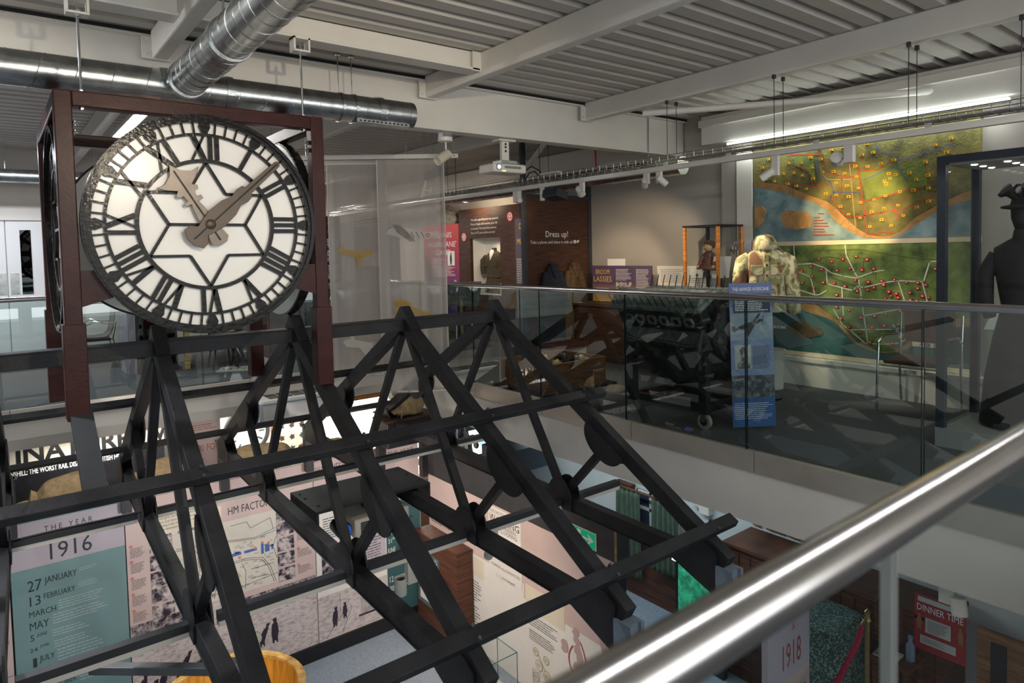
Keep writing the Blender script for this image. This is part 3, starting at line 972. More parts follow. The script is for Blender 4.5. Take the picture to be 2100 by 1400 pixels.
for u, v, h, l in ((1.02, -3.02, .26, .3), (1.22, -2.98, .24, .35), (1.42, -2.92, .24, .5), (1.62, -2.86, .27, -.2), (2.0, -2.84, .26, 0), (2.24, -2.93, .25, .5), (2.385, -2.94, .29, 0), (.98, -3.13, .27, .2), (1.14, -3.13, .27, .1)):
    figure(b, FW, u, v, h, l)
b.poly(FW, [(1.32, -3.0), (1.60, -3.02), (1.70, -2.80), (1.36, -2.86)], .005)
b.build('photograph_markings', M_fig, t)
# --- third panel and teal date panel
t = board('timeline_panel', 'white and dark teal panel of dates from April to July, behind the projector box', 'panel', FW, 2.905, -3.15, 4.33, -.95, M_pap)
b = MB().mat(M_dteal).quad(FW, 3.83, -3.15, 4.33, -1.55, .002).mat(M_pink).quad(FW, 2.905, -1.55, 4.33, -.95, .002).mat(M_lilac).quad(FW, 3.45, -2.5, 3.82, -1.6, .0015)
b.build('printed_fields', None, t)
b = MB(); b.text(FW, 'THE', 2.92, -1.06, .032, .075); b.text(FW, 'NEWEST', 3.01, -1.095, .082, .29); b.text(FW, 'THE YEAR', 3.88, -1.075, .05, .38)
b.quad(FW, 2.92, -1.02, 3.0, -1.016, .003); b.quad(FW, 2.92, -1.078, 3.0, -1.074, .003)
b.build('lettering', M_ink, t)
b = MB()
b.text(FW, 'APRIL', 3.95, -1.68, .05, .13)
for s, u, v, h, w in (('14', 3.86, -1.975, .045, .04), ('MAY', 3.91, -1.95, .028, .05), ('22', 3.855, -2.095, .06, .055), ('MAY', 3.92, -2.06, .035, .06), ('31', 3.855, -2.21, .06, .05), ('MAY', 3.92, -2.175, .035, .07), ('JUNE', 3.845, -2.335, .065, .11), ('JULY', 3.845, -2.47, .09, .13), ('12', 3.86, -2.72, .075, .055), ('OCTOBER', 3.93, -2.70, .04, .16), ('30', 3.86, -2.84, .07, .06)):
    b.text(FW, s, u, v, h, w)
for i, (u, v) in enumerate(((4.0, -1.78), (4.0, -1.98), (4.0, -2.1), (4.0, -2.21), (3.98, -2.34), (4.0, -2.48))): b.lines(FW, u, v, u + .24, v + .055, 3, seed=i)
b.build('white_lettering', M_wink, t)
b = MB()
b.lines(FW, 3.0, -1.92, 3.40, -1.65, 9, seed=2); b.lines(FW, 3.48, -2.45, 3.78, -2.05, 12, seed=4); b.lines(FW, 3.48, -2.0, 3.78, -1.70, 9, seed=5)
b.build('body_text', M_ink, t)
photo(FW, t, 2.97, -2.43, 3.42, -2.01); photo(FW, t, 2.905, -3.14, 3.82, -2.60, M_photo2)
b = MB(); figure(b, FW, 3.11, -3.02, .24, .1); figure(b, FW, 3.24, -2.96, .20, 0)
b.build('photograph_markings', M_fig, t)
b = MB().mat(pm('photo_wagon', (.40, .36, .38), .6, 0, .3, 12)); b.quad(FW, 3.45, -3.0, 3.80, -2.72, .004); b.mat(M_fig)
for i in range(4): b.quad(FW, 3.48 + i * .08, -2.80, 3.54 + i * .08, -2.75, .005)
b.quad(FW, 3.42, -3.01, 3.80, -2.985, .005); b.stroke(FW, [(3.0, -3.12), (3.25, -2.85)], .006, .005); b.stroke(FW, [(3.2, -3.12), (3.33, -2.85)], .006, .005); b.quad(FW, 3.18, -2.85, 3.184, -2.62, .005)
b.build('photograph_wagon', None, t)
# black skirting and shelf behind the panels
struct('baseboard_lower', MB().box(0, YW - .03, -3.33, 4.33, YW + .05, -3.15), M_dark)
struct('wall_timeline', MB().box(-.6, YW + .056, -3.33, 4.33, YW + .12, -.98), M_slate)
sh = struct('trim_60', MB().box(-.6, YW + .12, -1.08, 3.60, YW + .62, -1.02), M_dark)
t = board('printed_panel', 'pale panel edge with a printed tree, at the extreme lower left', 'panel', FW, -.62, -3.15, -.005, -.97, M_pink)
b = MB(); b.disc(FW, -.10, -2.0, .07, .003); b.quad(FW, -.11, -2.4, -.09, -2.0, .003); b.quad(FW, -.3, -2.33, -.01, -2.32, .003); b.quad(FW, -.3, -2.43, -.01, -2.42, .003); b.quad(FW, -.1, -2.52, -.06, -2.30, .003)
b.build('print', pm('tree_print', (.30, .26, .26), .6, 0, .1, 8), t)

# --- sandbags on the shelf behind the panels


def sandbag(x0, x1, z0, label, y=YW + .36, fat=.17, seed=0, hh=None):
    rnd = random.Random(seed); L = x1 - x0; h = hh or .26
    t = thing('sandbag', label, 'sandbag', ((x0 + x1) / 2, y, z0), 'hessian sandbags behind the timeline wall')
    m = MB(); R = []; n = 20
    K = 15
    for k in range(K):
        s = k / (K - 1); x = x0 + L * s
        w = (1 - abs(2 * s - 1) ** 3.0) ** .5
        if s < .14: w = .25 + .3 * s / .14
        w = max(w, .18) * (1 + .06 * math.sin(9 * s + seed))
        R.append([V((x, y + fat * w * math.cos(2 * PI * i / n), z0 + h * .5 + h * .5 * w * math.sin(2 * PI * i / n) * (1 + .08 * math.sin(5 * s + i * .9 + seed)))) for i in range(n)])
    m.loft(R).build('bag', M_hess, t, smooth=True, subsurf=1)
    MB().path([(x0 + L * .10, y + .10 * math.cos(a), z0 + h * .5 + .07 * math.sin(a)) for a in [k * PI / 6 for k in range(13)]], .010, 6).build('tie', pm('string', (.28, .19, .09), .9), t)
    e = MB(); e.lathe((x0 + L * .08, y, z0 + h * .5), (-1, 0, .15), [(.05, 0), (.07, .03), (.095, .08), (.06, .085)], 12); e.build('ear', M_hess, t, smooth=True)
    return t


sandbag(.02, .42, -1.02, 'small part of a sandbag lying left of the black timeline shelf sign', seed=1, hh=.20)
sandbag(.22, .86, -1.02, 'sandbag with a tied ear below the worst rail disaster sign', seed=2, hh=.38)
sandbag(1.10, 1.80, -1.02, 'two-tone long sandbag right of the first truss post, above the year panel', seed=3, hh=.36)
sandbag(2.0, 2.78, -1.02, 'plump sandbag in front of the badge board', seed=4, hh=.33)
sandbag(2.92, 3.50, -1.02, 'sandbag half hidden above The Newest heading', seed=5, hh=.22)
# tall sack on a dark chest at the end of the timeline wall
t = thing('dark_chest', 'dark timber chest carrying the tied sack, below the banner hems', 'chest', (4.0, 7.28, -.82))
MB().box(3.62, 7.12, -.82, 4.30, 7.44, -.51).build('body', M_dark, t, bevel=.01)
MB().box(3.60, 7.10, -.51, 4.31, 7.46, -.48).build('lid', M_hwood, t, bevel=.005)
b = MB(); b.box(3.62, 7.35, -1.35, 3.70, 7.44, -.82); b.build('leg', M_dark, t); b = MB().box(4.22, 7.35, -1.35, 4.30, 7.44, -.82); b.build('leg', M_dark, t)
sk = thing('sack', 'tan tied sack sitting on the dark chest beneath the banners', 'sack', (3.98, 7.28, -.48))
m = MB(); R = []; n = 22
for k, (z, rx, ry, ox) in enumerate([(-.48, .17, .12, 0), (-.44, .22, .14, 0), (-.38, .24, .15, .02), (-.32, .21, .14, .03), (-.27, .15, .11, .0), (-.245, .07, .06, -.05), (-.235, .05, .05, -.09), (-.21, .08, .07, -.13), (-.19, .02, .02, -.16)]):
    R.append([V((3.98 + ox + rx * math.cos(2 * PI * i / n) * (1 + .06 * math.sin(i * 1.7 + k)), 7.28 + ry * math.sin(2 * PI * i / n), z + .012 * math.sin(i * 1.3))) for i in range(n)])
m.loft(R).build('bag', M_hess, sk, smooth=True, subsurf=1)
MB().path([(3.90 + .055 * math.cos(a), 7.28 + .055 * math.sin(a), -.24) for a in [k * PI / 6 for k in range(13)]], .012, 6).build('tie', M_hess, sk)
MB().path([(3.83, 7.15, -.30), (3.81, 7.12, -.36), (3.82, 7.11, -.43), (3.80, 7.10, -.47)], .006, 6).build('string', M_hess, sk)

# ================================================================== side wall of the pod (faces -x, plane x = 4.47)
FS = fr((4.47, 0, 0), (0, -1, 0), (0, 0, 1), (-1, 0, 0))   # u = -y


def S_(y): return -y


st = struct('wall_pod', MB().box(4.485, 4.25, -3.33, 4.61, 7.65, -1.10), M_navy)
t = board('regulations_panel', 'pink and white panel of regulations and front line texts on the pod side wall', 'panel', FS, S_(7.64), -3.33, S_(4.27), -1.42, M_pap, .01)
b = MB().mat(M_pink)
b.quad(FS, S_(7.64), -2.16, S_(6.33), -1.42, .002); b.quad(FS, S_(6.33), -2.16, S_(4.27), -1.42, .002); b.poly(FS, [(S_(5.64), -2.32), (S_(4.27), -2.32), (S_(4.27), -2.16), (S_(5.64), -2.16)], .002)
b.mat(M_pap).quad(FS, S_(6.28), -2.30, S_(5.67), -1.45, .003)
b.mat(M_cream).quad(FS, S_(6.89), -2.42, S_(6.40), -2.19, .003).quad(FS, S_(5.61), -2.41, S_(4.98), -2.14, .003)
b.mat(pm('dark_pink_print', (.50, .37, .37), .6, 0, .04, 5))  # darker pink ink of the printed map shapes
uk = [(-.02, .25), (.03, .24), (.06, .19), (.02, .15), (.07, .11), (.05, .06), (.09, .0), (.12, -.08), (.10, -.13), (.15, -.17), (.13, -.24), (.05, -.26), (-.02, -.29), (-.09, -.31), (-.03, -.26), (.0, -.22), (-.08, -.20), (-.05, -.14), (.0, -.13), (-.01, -.05), (-.05, -.03), (-.05, .03), (-.01, .06), (-.07, .09), (-.05, .15), (-.09, .17), (-.06, .22)]
b.poly(FS, [(S_(4.80) + x * .75, -2.52 + y * .95) for x, y in uk], .004)
b.poly(FS, [(S_(5.0) + x * .6, -2.56 + y * .6) for x, y in [(0, .12), (.08, .12), (.12, .02), (.1, -.08), (.02, -.12), (-.06, -.08), (-.04, 0), (-.07, .06)]], .004)
b.poly(FS, [(S_(4.50), -2.15), (S_(4.30), -2.2), (S_(4.30), -2.5), (S_(4.42), -2.45), (S_(4.47), -2.3)], .004)
b.poly(FS, [(S_(4.86), -2.92), (S_(4.30), -2.72), (S_(4.29), -3.1), (S_(4.86), -3.1)], .004)
b.build('printed_fields', None, t)
b = MB()
b.text(FS, 'REGULATIONS', S_(7.61), -2.045, .10, .60); b.text(FS, 'FRONT LINE', S_(5.56), -2.075, .10, .62)
b.text(FS, 'H.M. FACTORY, GRETNA.', S_(6.24), -1.515, .035, .52)
for s, v, h in (('AGAINST FRAUDU-', -1.665, .04), ('LENT CLOCKING', -1.72, .045), ('AND', -1.665, .0), ): 
    if h: b.text(FS, s, S_(6.24), v, h, .5)
b.text(FS, 'J. C. BURNHAM,', S_(6.15), -2.26, .035, .36)
b.build('lettering', M_ink, t)
b = MB()
b.text(FS, 'WARNING', S_(6.26), -1.62, .08, .56); b.lines(FS, S_(6.25), -2.10, S_(5.70), -1.90, 5, .6, seed=3); b.text(FS, 'WORKER who CONVICTED', S_(6.25), -2.15, .035, .55)
b.circ(FS, S_(7.53), -2.26, .062, .082, .004)
b.circ(FS, S_(7.53), -2.25, .025, .042, .004); b.quad(FS, S_(7.56), -2.29, S_(7.545), -2.25, .004)
b.br.append(len(b.f)); b.stroke(FS, [(S_(4.86) - .06 * math.sin(k * PI / 8), -2.50 - .30 * k / 8) for k in range(9)], .013, .006)
b.br.append(len(b.f)); b.stroke(FS, [(S_(4.74) + .07 * math.sin(k * PI / 8), -2.42 - .38 * k / 8) for k in range(9)], .013, .006)
b.build('red_lettering', M_rink, t)
b = MB()
b.lines(FS, S_(6.86), -2.40, S_(6.44), -2.21, 6, seed=1); b.lines(FS, S_(6.84), -2.75, S_(6.46), -2.48, 8, seed=2); b.lines(FS, S_(6.86), -3.1, S_(6.49), -2.80, 8, seed=3)
b.lines(FS, S_(6.25), -1.88, S_(5.70), -1.74, 5, seed=4); b.lines(FS, S_(5.58), -2.39, S_(5.02), -2.16, 6, seed=5)
b.lines(FS, S_(5.57), -2.58, S_(5.09), -2.45, 5, seed=6); b.lines(FS, S_(5.56), -2.74, S_(5.09), -2.62, 5, seed=7)
b.build('body_text', M_ink, t)
b = MB()
for y, z, r in ((5.45, -2.84, .045), (5.28, -2.86, .045), (5.40, -2.97, .06), (5.27, -3.03, .06), (5.45, -3.12, .05)):
    b.mat(M_cream).disc(FS, S_(y), z, r, .004); b.mat(M_line).circ(FS, S_(y), z, r - .004, r, .005); b.lines(FS, S_(y) - r * .6, z - .015, S_(y) + r * .6, z + .015, 3, d=.005)
b.mat(M_line).stroke(FS, [(S_(5.41), -2.86), (S_(5.30), -2.98)], .004, .0035)
b.build('diagram', None, t)
fz = MB().box(4.455, 4.22, -1.42, 4.63, 7.64, -1.075)
struct('trim_61', fz, M_slate, bevel=.004)
struct('trim_62', MB().box(4.45, 4.22, -1.42, 4.47, 4.245, -1.08), pm('worn_edge', (.30, .19, .09), .6, 0, .3, 14))
t = thing('exit_sign', 'green and white emergency exit sign with an arrow on the pod frieze', 'sign', (4.45, 4.68, -1.39))
Fx = fr((4.452, 0, 0), (0, -1, 0), (0, 0, 1), (-1, 0, 0))
b = MB().mat(M_pap).fbox(Fx, S_(4.90), -1.39, S_(4.48), -1.22, 0, .004)
b.build('plate', None, t)
b = MB().quad(Fx, S_(4.89), -1.383, S_(4.49), -1.227, .005).build('green_field', pm('exit_green', (.0, .30, .14), .5, 0, .03, 5, emit=.25), t)
b = MB()
b.quad(Fx, S_(4.67), -1.315, S_(4.57), -1.295, .006); b.poly(Fx, [(S_(4.60), -1.25), (S_(4.51), -1.305), (S_(4.60), -1.36), (S_(4.57), -1.305)], .006)
b.disc(Fx, S_(4.78), -1.255, .014, .006); b.stroke(Fx, [(S_(4.79), -1.28), (S_(4.77), -1.32), (S_(4.74), -1.34)], .016, .006); b.stroke(Fx, [(S_(4.78), -1.32), (S_(4.80), -1.36)], .014, .006); b.quad(Fx, S_(4.74), -1.28, S_(4.69), -1.24, .006)
b.build('pictogram', M_wink, t)
# dark box on top of the pod
t = thing('dark_box', 'matt black equipment box behind the top of the pod wall', 'box', (4.86, 6.25, -1.10))
MB().box(4.55, 6.0, -1.075, 5.25, 6.5, -.80).build('body', M_navy, t, bevel=.004)

# clocking cabinet in the corner
t = thing('wooden_cabinet', 'tall dark wood cabinet with a clocking poster, against the corner of the pod', 'cabinet', (4.33, 7.1, -3.33))
MB().box(4.23, 6.62, -3.33, 4.455, 7.60, -2.12).build('body', M_dwood, t, bevel=.004)
MB().box(4.22, 6.61, -2.125, 4.455, 7.61, -2.10).build('top', M_dwood, t)
Fc = fr((4.229, 0, 0), (0, -1, 0), (0, 0, 1), (-1, 0, 0))
b = MB().mat(pm('poster_slate', (.09, .145, .16), .6, 0, .05, 5)).fbox(Fc, S_(7.56), -3.02, S_(7.03), -2.32, 0, .006)
p = b.build('poster', None, t)
b = MB(); b.text(Fc, 'CLOCKING', S_(7.53), -2.40, .055, .46, d=.008); b.build('lettering', M_wink, p)
b = MB(); b.quad(Fc, S_(7.46), -2.74, S_(7.15), -2.46, .008); b.quad(Fc, S_(7.50), -2.96, S_(7.10), -2.80, .008); b.build('white_fields', M_pap, p)
b = MB(); figure(b, Fc, S_(7.50), -2.78, .26, 0, 1, .009); b.build('printed_figure', pm('fig_brown', (.30, .14, .06), .6, 0, .1, 8), p)
b = MB(); figure(b, Fc, S_(7.09), -2.80, .26, 0, -1, .009); b.build('printed_figure', pm('fig_ochre', (.50, .30, .05), .6, 0, .1, 8), p)
b = MB().tube((4.19, 6.95, -2.98), (4.19, 6.90, -3.10), .012, 8); b.tube((4.19, 6.95, -2.98), (4.232, 6.95, -2.98), .008, 8); b.build('handle', M_chrome, t)

# glass case in front of the side wall
t = thing('glass_display_case', 'low glass display case on the lower floor beside the front line panel', 'display case', (3.90, 5.40, -3.33))
X0, X1, Y0, Y1 = 3.72, 4.06, 5.26, 5.60
MB().box(X0, Y0, -3.33, X1, Y1, -3.05).build('plinth', M_white, t)
for nme, a in (('front', (X0, Y0, X1, Y0 + .008)), ('back', (X0, Y1 - .008, X1, Y1)), ('left', (X0, Y0, X0 + .008, Y1)), ('right', (X1 - .008, Y0, X1, Y1))):
    MB().box(a[0], a[1], -3.05, a[2], a[3], -2.60).build('glass_pane', M_case, t)
MB().box(X0, Y0, -2.60, X1, Y1, -2.592).build('glass_top', M_case, t)
e = MB(); k = .006
for x in (X0, X1):
    for y in (Y0, Y1): e.beam((x, y, -3.05), (x, y, -2.595), k, k)
    e.beam((x, Y0, -2.596), (x, Y1, -2.596), k, k)
for y in (Y0, Y1): e.beam((X0, y, -2.596), (X1, y, -2.596), k, k)
e.build('glass_edges', pm('teal_edge', (.03, .20, .17), .2, 0, .2, 8), t)
tag(MB().sphere((3.86, 5.40, -2.99), .06, sc=(1, .8, .9)).build('exhibit_pot', M_hess, None, smooth=True), 'small tan exhibit inside the low glass display case', 'exhibit')

# yellow wooden vat
t = thing('wooden_vat', 'big round golden varnished vat at the foot of the timeline wall', 'vat', (1.62, 6.62, -3.33))
M_vat = wood('golden_wood', (.62, .27, .025), (.74, .36, .05), 3, (6, 6, .6), .4)
MB().lathe((1.60, 6.50, -3.33), (0, 0, 1), [(.52, 0), (.59, .02), (.66, .71), (.67, .73), (.61, .73), (.60, .70), (.54, .10), (.02, .10)], 48).build('tub', M_vat, t, smooth=True)
MB().annulus((1.60, 6.50, -2.61), (0, 0, 1), .60, .675, .03, 56).build('rim', wood('rim_wood', (.72, .40, .10), (.80, .50, .16), 6, (2, 2, 2), .4), t, smooth=True)
for z, r in ((-3.2, .622), (-2.85, .652)): MB().annulus((1.60, 6.50, z), (0, 0, 1), r - .01, r + .006, .05, 48).build('hoop', M_galv, t)

# grey hollow bar with square end, reaching in from the left
t = thing('hollow_beam', 'grey square hollow steel beam below the near roof slope at the lower left', 'beam', (.5, 4.0, -.72))
MB().beam((.33, 4.235, -.72), (.89, 3.755, -.72), .055, .045).build('tube', pm('grey_steel', (.14, .15, .16), .4, .3, .1, 8), t, bevel=.004)
MB().beam((.885, 3.76, -.72), (.95, 3.71, -.72), .085, .085).build('end_bracket', pm('pale_grey_steel', (.30, .31, .32), .4, .3, .1, 8), t, bevel=.004)

# ------------------------------------------------------------------ projector box between the trusses
t = thing('projector_housing', 'open matt grey box hung between two trusses around a projector', 'projector housing', (2.33, 5.1, -.5))
F = fr((0, 0, 0), (1, 0, 0), (0, 0, 1), (0, -1, 0))
xa, xb, ya, yb, zt, zb = 1.885, 2.90, 4.93, 5.50, -.47, -.80
MB().box(xa, ya, zt - .02, xb, yb, zt).build('top_board', M_slate, t)
MB().box(xa, ya, zb + .08, xa + .02, yb, zt - .02).build('side_board', M_slate, t); MB().box(xb - .02, ya, zb + .08, xb, yb, zt - .02).build('side_board', M_slate, t)
MB().box(xa + .02, yb - .02, zt - .12, xb - .02, yb, zt - .02).build('back_board', M_slate, t)
b = MB()
for x, y in ((1.93, 5.40), (1.93, 5.28), (1.95, 5.05), (2.84, 5.42), (2.85, 5.25), (2.86, 5.05)): b.lathe((x, y, zt), (0, 0, 1), [(.012, 0), (.012, .004), (.006, .006)], 8)
b.build('screw', M_dark, t)
t = thing('projector', 'white projector with a blue lens inside the grey housing', 'projector', (2.45, 5.1, -.77))
MB().box(2.22, 4.98, -.80, 2.72, 5.36, -.64).build('body', M_white, t, bevel=.015)
MB().lathe((2.13, 4.99, -.70), (0, -1, 0), [(.055, -.16), (.068, 0), (.062, .02), (.055, .02)], 28).build('lens_barrel', M_dark, t, smooth=True)
MB().lathe((2.13, 4.968, -.70), (0, -1, 0), [(.056, 0), (.045, .008), (.001, .014)], 24).build('lens', pm('blue_lens', (.02, .10, .45), .08, 0, .4, 9, emit=.35, coat=1), t, smooth=True)
for x0 in (2.27, 2.55):
    v = MB()
    for i in range(9): v.box(x0, 4.974, -.79 + i * .014, x0 + .10, 4.981, -.782 + i * .014)
    v.build('vent_grille', M_dark, t)
MB().box(2.40, 5.08, -.64, 2.62, 5.25, zt - .02).build('mount', M_dark, t)

# ------------------------------------------------------------------ spotlights below the trusses
M_lamp = emis('lamp_lens', (.80, .82, 1.0), 12)
M_lampw = emis('lamp_lens_warm', (1.0, .84, .62), 9)


def spothead(label, base, head, aim, lit=True, r=.032, ln=.11, box=(.035, .06, .05), m=None, lens=None, power=0, ang=40, col=(1, .85, .65), group='white track spotlights'):
    """track lamp: adaptor box with base at top, cylinder head aimed at a point"""
    m = m or M_white
    base, head, aim = V(base), V(head), V(aim)
    t = thing('spotlight', label, 'spotlight', tuple(base), group)
    b = MB().box(base.x - box[0] / 2, base.y - box[1] / 2, min(head.z, base.z - box[2]) - .012, base.x + box[0] / 2, base.y + box[1] / 2, base.z)
    b.build('adaptor', m, t, bevel=.003)
    d = (aim - head).normalized()
    MB().lathe(head - d * ln / 2, d, [(.5 * r, -.006), (r * .95, 0), (r, .01), (r, ln), (r * .86, ln), (r * .84, ln - .015), (.001, ln - .016)], 24).build('head', m, t, smooth=True)
    MB().lathe(head + d * (ln / 2 - .013), d, [(r * .82, 0), (r * .6, .006), (.001, .008)], 20).build('lens', (lens or M_lamp) if lit else M_dark, t, smooth=True)
    MB().tube((base.x, base.y, head.z), tuple(head), .008, 8).build('pivot', m, t)
    if power: spot('lamp', head + d * (ln / 2 + .01), aim, power, ang, col, parent=t)
    return t


spothead('white spotlight lit against the workers photograph, above the golden vat', (1.10, 4.05, -.62), (1.14, 4.02, -.76), (2.0, 7.6, -2.2), power=12, ang=75, col=(1, .87, .74))
spothead('white spotlight with a dark lens in front of the clocking poster', (2.21, 4.05, -.62), (2.115, 4.03, -.775), (2.08, 3.98, 0), lit=False, r=.040, ln=.12, box=(.075, .05, .13))
spothead('white lit spotlight under the fourth truss, aimed at the regulations panel', (2.92, 4.05, -.62), (2.85, 4.0, -.745), (3.2, 5.2, -2.4), power=8, ang=80, col=(1, .84, .68), r=.036, box=(.05, .08, .09))
# spots without fittings near the far track wash the side wall and panels
spot('pod_wash', (2.4, 5.95, -.72), (4.46, 6.3, -2.1), 95, 100, (1, .82, .66), .8, .05)
spot('panel_wash', (1.4, 5.9, -.72), (1.2, 7.65, -1.9), 36, 130, (1, .93, .90), .9, .08)
spot('panel_wash_right', (3.3, 5.9, -.75), (3.4, 7.65, -2.0), 36, 120, (1, .92, .88), .9, .08)

# ------------------------------------------------------------------ right lower rooms
t = thing('window_with_curtains', 'white window with green curtains in the pale wall beneath the right gallery', 'window', (6.98, 5.95, -3.0))
FR = fr((7.0, 0, 0), (0, -1, 0), (0, 0, 1), (-1, 0, 0))
MB().fbox(FR, S_(6.20), -2.95, S_(5.50), -1.84, 0, .02).build('night_pane', pm('night_glass', (.045, .05, .085), .15, 0, .3, 4), t)
b = MB()
for u in (-6.20, -5.95, -5.50): b.fbox(FR, u - .022, -2.95, u + .022, -1.84, .02, .04)
for z in (-2.93, -2.08, -1.86): b.fbox(FR, -6.20, z - .02, -5.50, z + .02, .02, .04)
b.build('glazing_bars', M_white, t)
MB().fbox(FR, -6.56, -1.93, -6.26, -1.80, 0, .10).build('pelmet_end', M_dwood, t)
MB().tube((6.82, 6.50, -1.815), (6.82, 5.35, -1.815), .018, 10).build('curtain_rail', M_dwood, t)
M_curt = pm('green_curtain', (.085, .125, .085), .9, 0, .15, 12)


def curtain(y0, y1, z0, z1, name, par, x=6.82, m=M_curt, folds=5, amp=.035, taper=0):
    nu, nv = 48, 14; vs = []
    for j in range(nv + 1):
        for i in range(nu + 1):
            s = i / nu; k = j / nv
            yy = y0 + (y1 - y0) * (s + taper * (1 - k) * (.5 - s))
            xx = x - amp * math.sin(s * folds * 2 * PI) * (1 - .3 * k) - .012 * math.sin(3 * k + s * 5)
            vs.append((xx, yy, z0 + (z1 - z0) * k + .02 * math.sin(s * folds * 2 * PI) * (1 - k)))
    fs = [(j * (nu + 1) + i, j * (nu + 1) + i + 1, (j + 1) * (nu + 1) + i + 1, (j + 1) * (nu + 1) + i) for j in range(nv) for i in range(nu)]
    o = MB().add(vs, fs).build(name, m, par, smooth=True, angle=180)
    s = o.modifiers.new('thick', 'SOLIDIFY'); s.thickness = .006
    return o


curtain(6.45, 6.02, -3.05, -1.83, 'curtain', t); curtain(5.80, 5.38, -2.80, -1.83, 'curtain', t)
dd = struct('trim_63', MB().box(6.90, 4.60, -3.33, 7.02, 7.6, -2.62), M_dwood)
bx = MB().box(6.40, 2.2, -3.33, 6.95, 4.40, -1.86)
t = thing('wooden_booth', 'dark boarded booth with a level top edge beneath the right gallery', 'booth', (6.7, 3.3, -3.33))
bx.build('panelling', M_dwood, t); MB().box(6.38, 2.18, -1.86, 6.97, 4.42, -1.82).build('capping', M_dwood, t, bevel=.005)
g = MB()
for i in range(16): g.box(6.395, 2.25 + i * .14, -3.45, 6.40, 2.255 + i * .14, -1.90)
g.build('board_joints', M_dark, t)
# pictures above the booth
for i, (y, w, h, m, lab) in enumerate(((4.36, .10, .14, M_cream, 'small cream framed picture above the left end of the dark booth'), (4.12, .24, .22, wood('pic_wood', (.10, .06, .04), (.25, .19, .12), 9), 'square brown framed picture with a round image above the booth'), (3.90, .14, .17, M_photo, 'small monochrome picture right of the brown framed one'), (3.70, .22, .16, M_cream, 'pale card picture at the right of the row above the booth'))):
    t = thing('framed_picture', lab, 'picture', (7.0, y, -1.78), 'pictures hung above the dark booth')
    MB().box(6.99, y - w / 2, -1.80, 7.02, y + w / 2, -1.80 + h).build('frame', M_dwood, t)
    MB().box(6.985, y - w / 2 + .015, -1.785, 6.99, y + w / 2 - .015, -1.815 + h).build('image', m, t)
# switch box and bell on the white wall
t = thing('wall_box', 'small white electrical box on the pale wall under the gallery edge', 'electrical box', (7.0, 5.05, -1.80))
MB().box(6.92, 4.98, -1.86, 7.02, 5.13, -1.64).build('case', M_white, t, bevel=.01); MB().lathe((6.96, 5.18, -1.76), (-1, 0, 0), [(.07, -.05), (.07, 0), (.05, .02), (.001, .025)], 20).build('dome', M_white, t, smooth=True)
# lit green curtain in a dark doorway
t = thing('lit_alcove', 'alcove with a lit green cloth and bright top edge behind the last truss foot', 'alcove', (6.15, 4.6, -3.2))
MB().box(6.22, 4.30, -3.33, 6.30, 4.95, -1.95).build('back', M_dark, t)
cm = pm('glow_cloth', (.03, .30, .16), .9, 0, .5, 14, emit=.22)  # weak emission stands in for the light falling on the cloth
curtain(4.88, 4.44, -3.1, -2.10, 'cloth', t, 6.19, cm, 3, .02)
MB().box(6.12, 4.30, -2.14, 6.20, 4.92, -2.055).build('light_diffuser', emis('cyan_white', (.70, .95, 1.0), 1.8), t)
MB().box(6.10, 4.25, -2.055, 6.30, 4.97, -2.03).build('hood', M_dark, t)
# table with printed green cloth, rope post, 1918 panel, poster, door
t = thing('table', 'table draped to the floor in green cloth with white sprigs, behind the red rope', 'table', (6.15, 3.05, -3.33))
M_sprig = photo_mat('sprig_cloth', (.012, .075, .06), (.30, .36, .33), 55, .50, .60)
F = fr((5.72, 0, 0), (0, -1, 0), (0, 0, 1), (-1, 0, 0))
MB().box(5.74, 2.77, -2.60, 6.32, 3.43, -1.96).build('cloth_top', M_sprig, t, bevel=.06)
R = []
for k in range(9):
    s = k / 8; z = -1.98 - 1.34 * s; ring_ = []
    for i in range(72):
        a = 2 * PI * i / 72; c, q = math.cos(a), math.sin(a); e = 4
        rr = 1 / ((abs(c) ** e + abs(q) ** e) ** (1 / e)); w = 1 + .10 * s + .05 * s * math.sin(9 * a)
        ring_.append(V((6.03 + c * rr * .30 * w, 3.10 + q * rr * .34 * w, z)))
    R.append(ring_)
MB().loft(R).build('tablecloth_skirt', M_sprig, t, smooth=True, angle=60)
t = thing('rope_barrier', 'brass rope post with a hanging red rope in front of the green clothed table', 'barrier', (5.40, 2.39, -3.33))
MB().lathe((5.40, 2.39, -3.33), (0, 0, 1), [(.15, 0), (.15, .02), (.03, .04), (.018, .08), (.018, 1.81), (.03, 1.82), (.018, 1.85), (.024, 1.89), (.001, 1.92)], 16).build('post', pm('brass', (.36, .25, .10), .35, .9, .15, 9), t, smooth=True)
MB().path([(5.38, 2.40, -1.50), (5.37, 2.42, -1.55)], .012, 8).build('hook', pm('brass', (0, 0, 0)), t)
MB().path([(5.37, 2.42, -1.56), (5.31, 2.43, -1.68), (5.21, 2.45, -1.79), (5.07, 2.45, -1.87), (4.90, 2.45, -1.92), (4.72, 2.45, -1.93)], .022, 10).build('rope', pm('red_velvet', (.33, .012, .05), .9, 0, .2, 30), t, smooth=True)
F18 = fr((0, 2.82, 0), (1, 0, 0), (0, 0, 1), (0, -1, 0))
t = board('timeline_panel', 'free-standing panel with Is 1918 in red, under the near handrail', 'panel', F18, 4.66, -3.33, 5.30, -1.35, M_lilac)
b = MB().mat(pm('pale_lilac', (.52, .51, .60), .6, 0, .03, 4)).quad(F18, 4.66, -2.02, 5.30, -1.35, .001).mat(pm('pale_peach', (.62, .53, .50), .6, 0, .03, 4)).quad(F18, 4.66, -3.33, 5.30, -2.02, .001); b.build('printed_fields', None, t)
